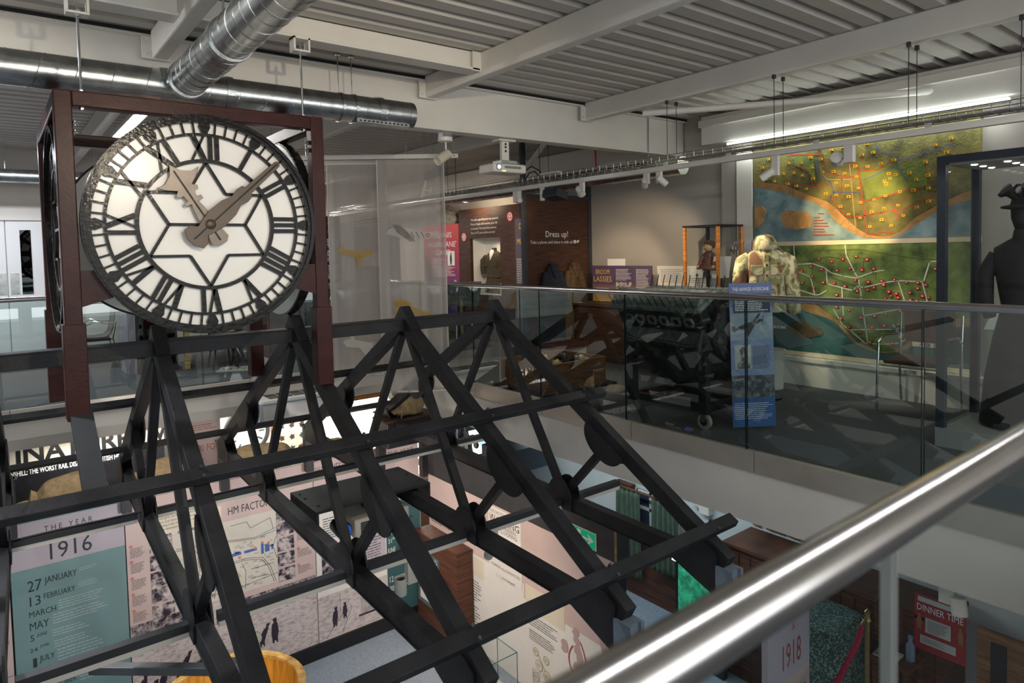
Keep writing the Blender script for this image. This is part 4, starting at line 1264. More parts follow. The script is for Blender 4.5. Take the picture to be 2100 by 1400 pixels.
b = MB(); b.text(F18, '- IS -', 4.97, -1.64, .05, .15); b.text(F18, '1918', 4.88, -1.93, .21, .28); b.build('red_lettering', pm('brick_ink', (.42, .10, .07), .6, 0, .05, 5), t)
b = MB(); b.lines(F18, 5.0, -2.35, 5.25, -2.15, 5); b.build('body_text', M_ink, t)
FD = fr((6.38, 0, 0), (0, -1, 0), (0, 0, 1), (-1, 0, 0))
t = board('poster', 'red dinner time poster on the dark boarding at the lower right', 'poster', FD, S_(2.42), -2.12, S_(2.015), -1.62, pm('poster_red', (.34, .022, .03), .6, 0, .06, 5), .006)
b = MB(); b.text(FD, 'DINNER TIME', S_(2.395), -1.765, .06, .36); b.build('lettering', M_wink, t)
b = MB().quad(FD, S_(2.39), -1.685, S_(2.05), -1.64, .002).quad(FD, S_(2.33), -1.95, S_(2.13), -1.815, .002).quad(FD, S_(2.37), -2.06, S_(2.09), -1.985, .002); b.build('white_fields', pm('dim_card', (.52, .53, .54), .7, 0, .03, 5), t)
b = MB(); figure(b, FD, S_(2.375), -1.945, .15, 0, 1); figure(b, FD, S_(2.055), -1.95, .15, 0, -1); b.build('printed_figures', pm('fig_brown', (0, 0, 0)), t)
b = MB(); b.lines(FD, S_(2.31), -1.94, S_(2.15), -1.83, 7); b.lines(FD, S_(2.35), -2.045, S_(2.17), -2.0, 3); b.build('body_text', M_ink, t)
t = thing('door', 'brown door with a dark glazed slit at the lower right edge', 'door', (6.38, 1.75, -3.33))
MB().box(6.36, 1.30, -3.33, 6.40, 1.93, -1.72).build('leaf', wood('mid_wood', (.17, .08, .035), (.24, .12, .05), 4, (1, 1, 8)), t); MB().box(6.352, 1.72, -3.0, 6.36, 1.83, -1.80).build('glazed_slit', M_dark, t)
t = thing('table', 'small dark table of crockery left of the dinner time poster', 'table', (6.2, 2.58, -3.33))
MB().box(6.02, 2.32, -2.20, 6.36, 2.64, -2.16).build('tabletop', M_dwood, t)
for x, y in ((6.05, 2.35), (6.33, 2.35), (6.05, 2.61), (6.33, 2.61)): MB().box(x - .02, y - .02, -3.33, x + .02, y + .02, -2.20).build('leg', M_dwood, t)
tag(MB().box(6.04, 2.44, -2.16, 6.22, 2.63, -2.145).build('cloth', pm('dim_cloth', (.40, .42, .38), .9, 0, .3, 14), None), 'folded pale cloth on the small dark table', 'cloth')
tag(MB().lathe((6.20, 2.38, -2.16), (0, 0, 1), [(.035, 0), (.035, .13), (.015, .17), (.02, .20), (.02, .22), (.001, .225)], 16).build('bottle', pm('blue_bottle', (.16, .22, .32), .3, 0, .2, 9), None, smooth=True), 'blue and white bottle beside the dinner time poster', 'bottle')
t = thing('chair', 'dark wooden spindle chair behind the small table', 'chair', (6.25, 2.62, -3.33))
b = MB().path([(6.30, 2.50, -2.10), (6.30, 2.50, -1.80), (6.31, 2.55, -1.68), (6.31, 2.66, -1.68), (6.30, 2.71, -1.80), (6.30, 2.71, -2.10)], .014, 8); b.build('back_hoop', M_dwood, t)
for y in (2.55, 2.60, 2.65): MB().tube((6.30, y, -2.12), (6.31, y, -1.70), .007, 6).build('spindle', M_dwood, t)
# spotlight on the white downstand, lower right
spothead('white spotlight hung under the gallery edge above the dinner time poster', (4.44, 1.50, -.53), (4.42, 1.435, -.655), (4.3, 1.2, -2.2), r=.042, ln=.10, box=(.05, .085, .12))

# ------------------------------------------------------------------ lower far rooms, seen under the far gallery
F93 = wallF(9.3)
t = board('museum_sign', 'big black and beige sign about the worst rail disaster, under the far gallery', 'sign', F93, -.6, -1.6, 1.62, -.40, M_cream, .05)
b = MB().quad(F93, -.6, -1.6, 1.62, -.795, .002); b.build('black_field', M_dark, t)
b = MB(); b.text(F93, 'INATURE', .12, -.765, .20, 1.12, bold=.03); b.text(F93, 'V', 1.49, -.765, .20, .17, bold=.03); b.build('lettering', M_dark, t)
b = MB(); b.text(F93, 'QUINTINSHILL: THE WORST RAIL DISASTER IN BRITISH HISTORY', -.10, -.90, .062, 1.36, bold=.02); b.build('white_lettering', M_wink, t)
t = board('text_panel', 'pink panel reading 100 FO beside the sandbags under the far gallery', 'panel', wallF(8.75), 1.80, -1.6, 2.16, -.42, M_pink, .03)
F = wallF(8.75); b = MB(); b.text(F, '100 FOR', 1.86, -.86, .085, .28); b.lines(F, 1.84, -.60, 2.12, -.52, 3); b.text(F, '0', 1.92, -1.0, .06); b.build('lettering', pm('brick_ink', (0, 0, 0)), t)
MB().poly(F, [(2.02, -.42), (2.16, -.42), (2.16, -.52)], .003).build('corner_flash', pm('pale_blue', (.55, .66, .75), .6, 0, .05, 5), t)
# wall clock dial, badge board, lit cases
t = thing('round_plaque', 'round dark framed dial on the pale wall left of the badge board', 'plaque', (2.62, 9.28, -.85))
MB().lathe((2.62, 9.3, -.86), (0, -1, 0), [(.30, 0), (.31, .03), (.27, .035), (.26, .02), (.001, .02)], 40).build('rim', M_slate, t, smooth=True)
MB().lathe((2.62, 9.275, -.86), (0, -1, 0), [(.255, 0), (.001, .004)], 40).build('face', M_cream, t)
F = wallF(9.268); b = MB()
for i in range(12):
    a = i * PI / 6; b.stroke(F, [(2.62 + .17 * math.cos(a), -.86 + .17 * math.sin(a)), (2.62 + .23 * math.cos(a), -.86 + .23 * math.sin(a))], .02, .003)
b.build('markings', M_ink, t)
struct('wall_lower_display', MB().box(2.2, 9.32, -3.33, 6.2, 9.42, -.30), pm('lit_white', (.85, .83, .78), .7, 0, .03, 4))
t = board('badge_board', 'beige board of pinned badges with white labels under the far gallery', 'display board', wallF(9.3), 3.0, -1.45, 3.70, -.80, pm('badge_beige', (.60, .52, .38), .7, 0, .05, 5), .02)
F = wallF(9.3); rnd = random.Random(5)
for r in range(3):
    for c in range(4):
        u, v = 3.10 + c * .145, -.90 - r * .165
        q = MB().mat(M_pap).quad(F, u - .04, v - .07, u + .04, v - .035, .003).mat(M_brass if (r + c) % 3 else M_ink)
        q.prism(F, [(u + (.045 if i % 2 else .025) * math.cos(PI * i / 5), v + .03 + (.045 if i % 2 else .025) * math.sin(PI * i / 5)) for i in range(10)], .002, .010)
        q.build('badge', None, t)
MB().fbox(F, 2.96, -1.45, 3.0, -.80, -.02, .02).build('edge_strip', M_orange, t)
t = thing('display_cabinet', 'brightly lit white display cabinet right of the badge board', 'display cabinet', (4.4, 9.1, -1.6))
MB().box(3.78, 8.95, -1.7, 4.55, 9.30, -1.35).build('base', M_white, t); MB().box(3.78, 9.26, -1.35, 4.55, 9.30, -.55).build('back_panel', M_pap, t)
MB().box(3.78, 8.95, -.60, 4.55, 9.26, -.55).build('top', M_orange, t); MB().box(3.82, 8.98, -.615, 4.50, 9.2, -.602).build('light_diffuser', emis('case_white', (1, .96, .88), 3), t)
MB().path([(4.05, 9.10, -1.345), (4.15, 9.08, -1.32), (4.25, 9.08, -1.335), (4.34, 9.05, -1.34)], .012, 6).build('tool', M_dark, t)
t = thing('white_air_unit', 'big white boxed air unit with a dark top grille hung at the far gallery edge', 'air unit', (2.95, 8.1, -.50))
F = fr((0, 7.90, 0), (1, 0, 0), (0, 0, 1), (0, -1, 0))
MB().box(2.42, 7.95, -.50, 3.48, 8.36, -.19).build('body', pm('gloss_white', (.78, .78, .76), .2, 0, .03, 4), t, bevel=.03)
MB().box(2.40, 7.94, -.46, 2.425, 8.34, -.22).build('end_cap', pm('pale_blue', (0, 0, 0)), t)
g = MB()
for i in range(6): g.box(2.55 + i * .15, 8.02, -.19, 2.68 + i * .15, 8.28, -.183)
g.build('top_grille', M_dark, t)
MB().box(2.44, 7.944, -.245, 3.46, 7.95, -.237).build('blue_line', pm('line_blue', (.05, .22, .34), .5, 0, .05, 5), t)
MB().box(2.7, 7.943, -.47, 2.9, 7.95, -.46).build('badge', M_galv, t)
b = MB().box(2.45, 8.36, -.40, 2.6, 8.42, -.25); b.box(3.3, 8.36, -.40, 3.45, 8.42, -.25); b.build('wall_bracket', M_galv, t)
# desk with screen and headphones
t = thing('desk', 'dark desk in the lit room beyond the pod, carrying a monitor', 'desk', (5.7, 8.55, -3.33))
MB().box(5.0, 8.1, -1.72, 6.6, 8.95, -1.66).build('desktop', M_dwood, t)
for x in (5.05, 6.5): MB().box(x, 8.15, -3.33, x + .06, 8.9, -1.72).build('leg', M_dwood, t)
t = thing('monitor', 'white screened monitor on the dark desk beyond the pod', 'monitor', (5.95, 8.4, -1.66))
b = MB().beam((5.93, 8.42, -1.64), (5.88, 8.50, -1.24), .42, .03, (0, -1, .2)); b.build('case', M_dark, t)
F = fr((5.93, 8.40, -1.64), (1, 0, 0), (-.05, .08, .40)); MB().quad(F, -.19, .02, .19, .40, .004).build('screen', emis('screen_white', (.75, .90, .95), 1.6), t)
MB().quad(F, -.05, .15, .12, .30, .006).build('screen_content', emis('screen_blue', (.25, .65, .80), 1.2), t)
t = thing('headphones', 'black headphones hanging by the monitor in the lit room', 'headphones', (5.62, 8.3, -1.40))
MB().path([(5.56, 8.3, -1.42), (5.56, 8.3, -1.32), (5.60, 8.3, -1.27), (5.66, 8.3, -1.27), (5.70, 8.3, -1.32), (5.70, 8.3, -1.42)], .014, 8).build('headband', M_dark, t)
for x in (5.55, 5.71): MB().lathe((x, 8.3, -1.43), (1, 0, 0), [(.05, -.02), (.06, 0), (.05, .02)], 14).build('ear_cup', M_dark, t)
MB().tube((5.63, 8.3, -1.66), (5.63, 8.3, -1.27), .008, 6).build('stand', M_galv, t)
tag(MB().tube((5.28, 8.2, -1.66), (5.28, 8.2, -.26), .03, 14).build('steel_pole', M_chrome, None, smooth=True), 'thin bright steel pole standing on the desk beyond the pod', 'pole')
t = thing('orange_cabinet', 'orange sided lit cabinet beyond the pod wall', 'cabinet', (5.3, 9.1, -1.6))
MB().box(5.30, 8.95, -2.0, 5.36, 9.30, -.95).build('side', M_orange, t); MB().box(4.75, 9.24, -2.0, 5.30, 9.30, -.95).build('back', emis('case_white', (0, 0, 0), 0), t)
t = board('patterned_panel', 'black and white patterned panel beyond the monitor', 'panel', wallF(9.28), 5.45, -1.6, 6.15, -.75, M_photod, .02)

# relief map data (y, z) on the plane x = 6.88
UM=[(4.112,2.463),(4.188,2.38),(3.881,2.394),(3.737,2.377),(3.632,2.425),(3.541,2.504),(3.407,2.473),(3.294,2.491),(3.358,2.378),(3.517,2.392),(3.617,2.316),(3.944,2.287),(3.822,2.283),(3.729,2.246),(3.602,2.202),(4.148,2.248),(4.045,2.213),(3.889,2.171),(3.789,2.14),(3.679,2.1),(3.5,2.256),(3.386,2.252),(3.275,2.22),(3.36,2.131),(3.249,2.092),(3.467,2.03),(3.358,2.007),(3.232,1.982),(3.316,1.888),(3.234,1.806),(3.119,1.762),(3.114,1.913),(3.135,2.06),(3.153,2.176),(3.168,2.283),(3.047,2.265),(2.922,2.278),(3.105,2.385),(2.997,2.395),(3.057,2.488),(3.161,2.519),(2.803,2.298),(2.53,2.246),(2.414,2.199),(2.508,2.122),(2.505,2.004),(2.408,1.962),(2.631,1.996),(2.747,1.992),(2.878,1.962),(2.985,1.935),(3.007,1.815),(2.893,1.843),(2.765,1.865),(2.503,1.883),(2.602,1.836),(2.717,1.763),(2.913,1.732),(3.023,1.671),(2.824,1.675),(2.448,2.391),(2.358,2.313),(2.322,2.433),(2.786,2.156),(2.848,2.172),(2.887,2.107),(2.836,2.127),(2.872,2.076),(2.668,2.161),(2.607,2.091)]
UR=[[(3.876,2.489),(3.499,2.44),(3.476,2.272),(3.343,2.208),(3.172,2.169)],[(3.443,2.367),(3.31,2.33),(3.161,2.301)],[(3.182,2.357),(3.146,2.257),(3.119,2.106),(3.077,1.784),(3.051,1.603),(3.006,1.59),(2.905,1.613),(2.808,1.604)],[(3.12,2.222),(2.947,2.224),(2.8,2.3)],[(3.078,1.922),(2.877,1.964),(2.733,1.998),(2.548,2.017)],[(3.203,1.77),(3.088,1.785),(2.926,1.802),(2.713,1.824),(2.458,1.926)],[(3.926,2.217),(3.684,2.136),(3.591,2.111),(3.454,2.126)],[(3.42,2.002),(3.343,1.876),(3.256,1.784),(3.203,1.77)],[(3.815,2.366),(3.66,2.292),(3.602,2.129)],[(2.808,1.851),(2.76,1.735)],[(3.31,2.189),(3.3,2.047),(3.321,1.972)]]
UB=[[(2.987,2.52),(2.957,2.412),(2.772,2.327),(2.772,2.246)],[(2.767,2.286),(2.523,2.335),(2.408,2.359),(2.288,2.38)],[(3.088,2.134),(2.781,2.242)],[(2.771,2.225),(2.686,2.085)],[(3.579,2.395),(3.533,2.211),(3.42,2.145),(3.387,2.043),(3.448,1.938)],[(3.13,2.016),(3.387,2.038)],[(3.84,2.22),(3.877,2.079)]]
US1=[(4.289,2.228),(4.053,2.194),(3.877,2.143),(3.684,2.046),(3.454,1.949),(3.365,1.877),(3.278,1.785),(3.15,1.66),(3.046,1.592),(2.925,1.567),(2.827,1.574),(2.731,1.622),(2.638,1.719),(2.52,1.792),(2.392,1.862),(2.202,1.943)]
US2=[(4.289,2.18),(4.053,2.111),(3.902,2.069),(3.756,2.006),(3.591,1.948),(3.454,1.861),(3.387,1.758),(3.278,1.665),(3.182,1.607),(3.098,1.562),(2.925,1.546),(2.827,1.553),(2.712,1.601),(2.601,1.677),(2.519,1.733),(2.391,1.804),(2.201,1.867)]
UI1=[(3.978,1.8),(3.94,1.868),(3.878,1.888),(3.756,1.863),(3.649,1.851),(3.624,1.77),(3.632,1.691),(3.805,1.67),(3.916,1.704)]
UI2=[(4.288,1.962),(4.184,1.943),(4.145,1.893),(4.172,1.787),(4.225,1.729),(4.289,1.708)]
UG=[[(3.815,2.464),(3.602,2.442),(3.579,2.149),(3.637,2.256),(3.815,2.366)],[(3.12,2.217),(2.772,2.256),(2.549,2.269),(2.512,2.028),(2.877,1.964),(3.067,1.942)]]
UT=[[(3.545,1.828),(3.488,1.824)],[(3.591,1.791),(3.534,1.788)],[(3.597,1.76),(3.499,1.755)],[(3.597,1.729),(3.454,1.722)],[(3.597,1.699),(3.443,1.692)],[(3.597,1.667),(3.488,1.663)],[(3.597,1.639),(3.477,1.635)],[(3.597,1.607),(3.387,1.6)]]
LM=[(3.537,1.357),(3.401,1.327),(3.287,1.348),(3.154,1.376),(3.05,1.345),(3.348,1.233),(3.218,1.258),(3.099,1.242),(2.986,1.254),(3.626,1.276),(3.51,1.243),(3.876,1.246),(3.729,1.225),(3.61,1.167),(3.818,1.133),(3.937,1.132),(3.723,1.098),(3.494,1.107),(3.379,1.103),(3.268,1.073),(3.593,1.05),(3.884,1.022),(3.783,0.989),(3.16,1.139),(3.037,1.122),(2.911,1.135),(2.794,1.151),(3.145,1.029),(3.353,0.982),(3.353,0.858),(3.227,0.83),(3.309,0.739),(3.227,0.657),(3.112,0.612),(3.018,0.522),(2.812,0.528),(2.904,0.585),(3.0,0.668),(2.885,0.697),(2.756,0.721),(2.713,0.619),(2.597,0.695),(2.492,0.742),(2.868,0.814),(2.737,0.846),(2.622,0.854),(2.498,0.863),(2.976,0.788),(3.106,0.765),(2.519,1.106),(2.496,0.988),(2.407,1.063),(2.441,1.256),(2.685,1.125),(2.588,1.125),(2.588,1.072),(2.656,1.029),(2.845,1.031),(2.776,1.015),(2.877,0.968),(2.823,0.991),(2.76,0.979),(2.652,0.96),(2.597,0.955),(2.893,1.097),(2.982,1.067),(3.041,1.045),(2.548,1.001)]
LR=[[(3.271,1.5),(3.26,1.391),(3.177,1.221),(3.135,1.148),(3.11,0.97),(3.084,0.781),(3.043,0.5)],[(3.98,1.376),(3.81,1.317),(3.799,1.295),(3.612,1.306),(3.488,1.262),(3.411,1.208),(3.292,1.177),(3.156,1.158)],[(3.81,1.317),(3.822,1.51)],[(3.141,1.164),(2.994,1.223),(2.896,1.239)],[(3.466,1.24),(3.455,1.093),(3.187,1.03),(3.161,1.073),(3.084,1.065),(2.877,1.122),(2.762,1.14),(2.543,1.134),(2.491,1.32),(2.396,1.334)],[(2.762,1.129),(2.706,0.95)],[(2.552,1.129),(2.511,0.954)],[(3.084,0.781),(2.743,0.868)],[(3.218,0.629),(2.808,0.666),(2.401,0.794)],[(2.808,0.707),(2.737,0.605)],[(3.811,1.232),(3.635,1.161),(3.59,0.979)],[(3.969,1.081),(3.59,0.973),(3.544,0.975),(3.466,1.021)],[(3.303,1.048),(3.287,0.78)],[(3.389,0.828),(3.292,0.671),(3.218,0.623),(3.073,0.508),(2.973,0.507),(2.827,0.521),(2.751,0.538),(2.594,0.643),(2.393,0.766)],[(4.017,1.503),(3.931,1.421),(3.81,1.34)]]
LB=[[(3.681,1.373),(3.6,1.445),(3.115,1.447),(2.689,1.365),(2.396,1.334)],[(3.612,1.295),(3.612,1.173)],[(3.544,1.357),(3.444,1.377),(3.282,1.349)],[(3.154,1.369),(3.014,1.352),(2.97,1.254),(2.974,1.151)],[(3.085,1.348),(3.095,1.243)],[(3.728,1.326),(3.566,1.339),(3.455,1.284),(3.4,1.154),(3.177,1.084)]]
LS1=[(4.019,0.981),(3.848,0.952),(3.693,0.919),(3.544,0.853),(3.433,0.782),(3.324,0.702),(3.228,0.59),(3.145,0.501),(3.033,0.459),(2.913,0.435),(2.779,0.464),(2.685,0.534),(2.612,0.621),(2.505,0.689),(2.393,0.746),(2.25,0.814)]
LS2=[(4.02,0.922),(3.86,0.866),(3.705,0.794),(3.545,0.753),(3.455,0.736),(3.346,0.678),(3.249,0.567),(3.155,0.484),(3.033,0.438),(2.894,0.422),(2.75,0.447),(2.648,0.508),(2.558,0.581),(2.487,0.612),(2.392,0.664),(2.249,0.738)]
LI=[(3.891,0.605),(3.861,0.653),(3.777,0.682),(3.648,0.674),(3.625,0.636),(3.522,0.621),(3.494,0.568),(3.534,0.537),(3.671,0.508),(3.813,0.519),(3.885,0.559)]

# ================================================================== RIGHT GALLERY
XM = 6.88
FM = fr((XM, 0, 0), (0, -1, 0), (0, 0, 1), (-1, 0, 0))


def mu(p): return [(-y, z) for y, z in p]


def clipz(pts, lo): return [(u, max(v, lo)) for u, v in pts]


M_land = pm('relief_land_green', (.065, .115, .028), .75, 0, .35, 7, .35, 40, col2=(.15, .215, .05))
M_land2 = pm('relief_land_olive', (.10, .095, .028), .75, 0, .35, 6, .35, 40, col2=(.17, .15, .04))
M_field = pm('relief_field', (.15, .19, .035), .75, 0, .25, 9, .3, 40)
M_sea = pm('relief_sea', (.10, .20, .23), .6, 0, .30, 5, .2, 30, col2=(.22, .31, .32))
M_sea2 = pm('relief_sea_deep', (.035, .12, .115), .6, 0, .25, 5, .2, 30)
M_sand = pm('relief_sand', (.42, .235, .085), .8, 0, .25, 14, .3, 60)
M_sand2 = pm('relief_mud', (.10, .065, .028), .8, 0, .35, 14, .3, 60)
M_roadr = pm('road_red', (.36, .045, .025), .6, 0, .15, 9)
M_roadw = pm('road_white', (.58, .56, .48), .6, 0, .12, 9)
M_river = pm('river_blue', (.06, .10, .32), .5, 0, .2, 9)
M_track = pm('track_brown', (.10, .075, .03), .6, 0, .2, 9)
M_mky = pm('marker_yellow', (.78, .40, .015), .5, 0, .1, 9)
M_mkr = pm('marker_red', (.50, .014, .012), .35, 0, .15, 9)

# upper map: y 4.30 .. 2.10, z 1.535 .. 2.66
um = board('relief_map', 'upper relief map with yellow markers, lit by a warm spotlight, on the right wall', 'relief map', FM, -4.30, 1.545, -2.10, 2.66, M_land2, .05, 'relief maps on the right wall')
lm = board('relief_map', 'lower relief map with red markers and white roads, behind the camouflage jacket', 'relief map', FM, -4.30, .35, -2.10, 1.50, M_land, .05, 'relief maps on the right wall')


def coast(t, upper, lower, bottom, sea, sand, land_left=-4.30, land_right=-2.10):
    us = [(max(min(u, land_right), land_left), v) for u, v in mu(lower)]
    up_ = [(max(min(u, land_right), land_left), v) for u, v in mu(upper)]
    b = MB()
    # band between the two shore lines
    n = 60

    def at(pl, u):
        for (a, b1), (c, d1) in zip(pl[:-1], pl[1:]):
            if a <= u <= c or c <= u <= a:
                return b1 + (d1 - b1) * ((u - a) / (c - a) if c != a else 0)
        return pl[0][1] if u < pl[0][0] else pl[-1][1]
    vs = []; sv = []
    for i in range(n + 1):
        u = land_left + (land_right - land_left) * i / n
        a, c = at(up_, u), at(us, u)
        sv += [fp(FM, u, bottom, .003), fp(FM, u, max(min(a, c) + .004, bottom + .001), .003)]
        vs += [fp(FM, u, max(min(a, c), bottom), .005), fp(FM, u, max(max(a, c), bottom + .002), .012)]
    b.add(vs, [(2 * i, 2 * i + 2, 2 * i + 3, 2 * i + 1) for i in range(n)]).build('beach', sand, t)
    MB().add(sv, [(2 * i, 2 * i + 2, 2 * i + 3, 2 * i + 1) for i in range(n)]).build('sea', sea, t)


coast(um, US1, US2, 1.548, M_sea, M_sand)
coast(lm, LS1, LS2, .352, M_sea2, M_sand)
for nme, pl, t, m in (('sandbank', UI1, um, M_sand), ('sandbank', UI2, um, M_sand), ('island', LI, lm, M_sand2)):
    MB().prism(FM, mu(pl)[::-1] if False else mu(pl), .004, .012).build(nme, m, t)
for pl in UG: MB().poly(FM, mu(pl), .004).build('field', M_field, um)


def strokes(lst, w, d=.007):
    b = MB()
    for pl in lst: b.br.append(len(b.f)); b.stroke(FM, mu(pl), w, d)
    return b


strokes(UR, .010).build('red_road_lines', M_roadr, um)
strokes(UB, .008).build('river_lines', M_river, um)
strokes(UT, .012).build('map_key_lines', M_roadr, um)
strokes([[(3.53, 2.335), (3.51, 2.25), (3.46, 2.18), (3.30, 2.16), (3.22, 2.155)], [(3.23, 2.34), (3.21, 2.15), (3.19, 1.9), (3.16, 1.64)], [(3.24, 2.505), (3.20, 2.40)], [(3.15, 2.49), (3.07, 2.42)]], .007).build('pale_track_lines', pm('track_tan', (.45, .30, .12), .6, 0, .15, 9), um)
strokes(LR, .012).build('white_road_lines', M_roadw, lm)
strokes(LB, .006, .006).build('track_lines', M_track, lm)
strokes([[(2.77, .655), (2.66, .67), (2.55, .66)]], .05, .006).build('pond', pm('pond_blue', (.16, .25, .30), .4, 0, .1, 5), lm)
mk0 = None


def markers(lst, t, m, sz):
    first = None
    for i, (y, z) in enumerate(lst):
        if first is None:
            b = MB()
            F0 = fr(fp(FM, 0, 0), (0, -1, 0), (0, 0, 1), (-1, 0, 0))
            o = V((XM, 0, 0))
            b = MB().fbox(F0, -sz, -sz * .8, sz, sz * .8, .0, .02)
            b.fbox(F0, -sz * .45, -sz * .3, sz * .45, sz * .3, .02, .021)
            b.mi[6:] = [1] * (len(b.mi) - 6); b.ms = [m, M_pap if m is M_mkr else M_dark]
            first = b.build('marker', None, t)
            base = first.location.copy(); q = first
        else:
            q = first.copy(); S.collection.objects.link(q); q.parent = t; ORG[q.name] = org(t)
        q.location = (base.x, base.y + y, base.z + z)
        k = .8 + .35 * ((i * 37) % 10) / 10
        q.scale = (1, k, k)
        # keep the marker centred: mesh is offset by -origin of the map
        off = -org(t)
        q.location = (base.x, y + off.y * (1 - k), z + off.z * (1 - k))
    return


markers(UM, um, M_mky, .015)
markers(LM, lm, M_mkr, .016)
b = MB()
b.fbox(FM, -4.31, 1.50, -2.09, 1.545, -.03, .012)
struct('trim_70', b, pm('batten_cream', (.70, .58, .40), .6, 0, .06, 5))
struct('trim_71', MB().fbox(FM, -4.31, .305, -2.09, .352, -.03, .012), pm('batten_cream', (0, 0, 0)))
t = thing('name_plate', 'small cream name plate at the lower right of the lower relief map', 'plate', (6.87, 2.5, .55))
MB().fbox(FM, -2.64, .52, -2.36, .56, .004, .01).build('plate', M_cream, t); b = MB(); b.text(FM, '- ACR', -2.61, .527, .024, .14, d=.011); b.build('lettering', M_ink, t)
t = thing('name_plate', 'small tan name plate low on the lower map beside the blue placard', 'plate', (6.87, 4.02, .6))
MB().fbox(FM, -4.06, .585, -3.92, .61, .004, .01).build('plate', M_cream, t); b = MB(); b.lines(FM, -4.04, .59, -3.94, .605, 1, .8, d=.011); b.build('lettering', M_ink, t)
# slim lit slot above the map
t = thing('strip_light', 'long bright white strip light above the relief maps', 'strip light', (6.75, 3.2, 2.67))
MB().box(6.72, 1.84, 2.655, 6.80, 4.57, 2.668).build('housing', M_white, t)
MB().box(6.73, 1.86, 2.668, 6.79, 4.55, 2.695).build('diffuser', emis('strip_white', (.90, 1.0, .95), 3.5), t)
al = area('strip', (6.80, 3.2, 2.62), (6.90, 3.2, 1.0), 2.6, .06, 5, (.92, 1, .95))

# ------------------------------------------------------------------ engine on its stand
eng = t = thing('engine', 'big black twelve cylinder aircraft engine on the wheeled stand behind the glass', 'engine', (4.87, 3.72, .55))
M_eng = pm('engine_black', (.03, .031, .031), .42, .2, .5, 14, .5, 30, spec=.5)
M_engg = pm('engine_grey', (.20, .22, .195), .55, .2, .45, 18, .5, 40)
ya, yb = 3.06, 4.28


def yloft(prof_by_y, mat, name, smooth=False, bev=.008):
    R = []
    for y, pts in prof_by_y: R.append([V((x, y, z)) for x, z in pts])
    return MB().loft(R).build(name, mat, t, smooth=smooth, bevel=bev)


# crankcase: deep belly tapering to the ends
cc = lambda k, zb: [(4.87 - .26 * k, .80), (4.87 - .30 * k, .66), (4.87 - .24 * k, .55), (4.87 - .14 * k, zb), (4.87 + .14 * k, zb), (4.87 + .24 * k, .55), (4.87 + .30 * k, .66), (4.87 + .26 * k, .80)]
yloft([(3.02, cc(.7, .50)), (3.15, cc(1, .38)), (3.6, cc(1, .30)), (3.95, cc(1, .36)), (4.2, cc(.95, .48)), (4.32, cc(.55, .56))], M_eng, 'crankcase')
for s in (-1, 1):
    # cylinder banks in a V, and their cam covers
    c = V((4.87 + s * .17, 0, .92)); ax = V((s * .5, 0, .87)).normalized(); sd = V((.87, 0, -s * .5)).normalized()
    b = MB().obox(c + V((0, 3.70, 0)), (ax, sd, V((0, 1, 0))), (.14, .115, .56)); b.build('cylinder_bank', M_eng, t, bevel=.012)
    b = MB().obox(c + ax * .15 + V((0, 3.70, 0)), (ax, sd, V((0, 1, 0))), (.022, .145, .60)); b.build('head_flange', M_engg, t, bevel=.006)
    R = []
    for k in range(9):
        a = PI * k / 8
        R.append((math.cos(a) * .12, math.sin(a) * .06 + .17))
    rings = [[c + sd * u + ax * w + V((0, y, 0)) for u, w in R] for y in (3.12, 3.16, 4.24, 4.28)]
    MB().loft(rings).build('cam_cover', M_engg, t, bevel=.004)
    st = MB()
    for i in range(13):
        y = 3.16 + i * .09
        st.tube(c + sd * (-s * .0 - .135) + ax * .17 + V((0, y, 0)), c + sd * -.135 + ax * .30 + V((0, y + .03, 0)), .005, 6)
    st.build('studs', M_dark, t)
    # exhaust ports: six flanged openings on the outer side
    for i in range(6):
        y = 3.30 + i * .16
        nrm = (sd * s).normalized()
        F = (c + sd * (s * .116) + ax * .02 + V((0, y, 0)), V((0, -1, 0)), ax, nrm)
        hexp = [(-.062, 0), (-.045, .042), (.045, .042), (.062, 0), (.045, -.042), (-.045, -.042)]
        b = MB(); inn = [(u * .68, v * .66) for u, v in hexp]
        vs = [fp(F, *p, .0) for p in hexp] + [fp(F, *p, .022) for p in hexp] + [fp(F, *p, .022) for p in inn] + [fp(F, *p, -.0) for p in inn]
        fs = []
        for r in range(3):
            for k in range(6): fs.append((r * 6 + k, r * 6 + (k + 1) % 6, (r + 1) * 6 + (k + 1) % 6, (r + 1) * 6 + k))
        b.add(vs, fs).build('exhaust_port', M_engg, t)
        MB().poly(F, inn, .004).build('port_opening', M_dark, t)
MB().lathe((4.87, 3.03, .78), (0, -1, 0), [(.25, -.06), (.27, 0), (.25, .04), (.12, .07), (.11, .12), (.001, .12)], 32).build('supercharger', M_eng, t, smooth=True)
MB().lathe((4.87, 4.32, .72), (0, 1, 0), [(.20, -.08), (.18, .0), (.09, .04), (.08, .12), (.001, .12)], 28).build('reduction_gear', M_eng, t, smooth=True)
for i, (y, z, r) in enumerate(((3.22, .62, .05), (3.42, .58, .06), (3.70, .60, .045), (3.95, .62, .05))):
    MB().lathe((4.60, y, z), (-1, 0, 0), [(r * 1.2, -.05), (r * 1.2, 0), (r, .01), (r * .9, .05), (.001, .052)], 16).build('pump_cover', M_eng, t, smooth=True)
pp = MB().path([(4.58, 3.10, .70), (4.52, 3.25, .68), (4.52, 3.6, .70), (4.53, 3.95, .69), (4.58, 4.2, .72)], .018, 8); pp.build('coolant_pipe', M_eng, t, smooth=True)
MB().path([(4.57, 3.12, .82), (4.50, 3.10, .70), (4.52, 3.12, .52), (4.60, 3.20, .45)], .025, 8).build('oil_pipe', M_eng, t, smooth=True)

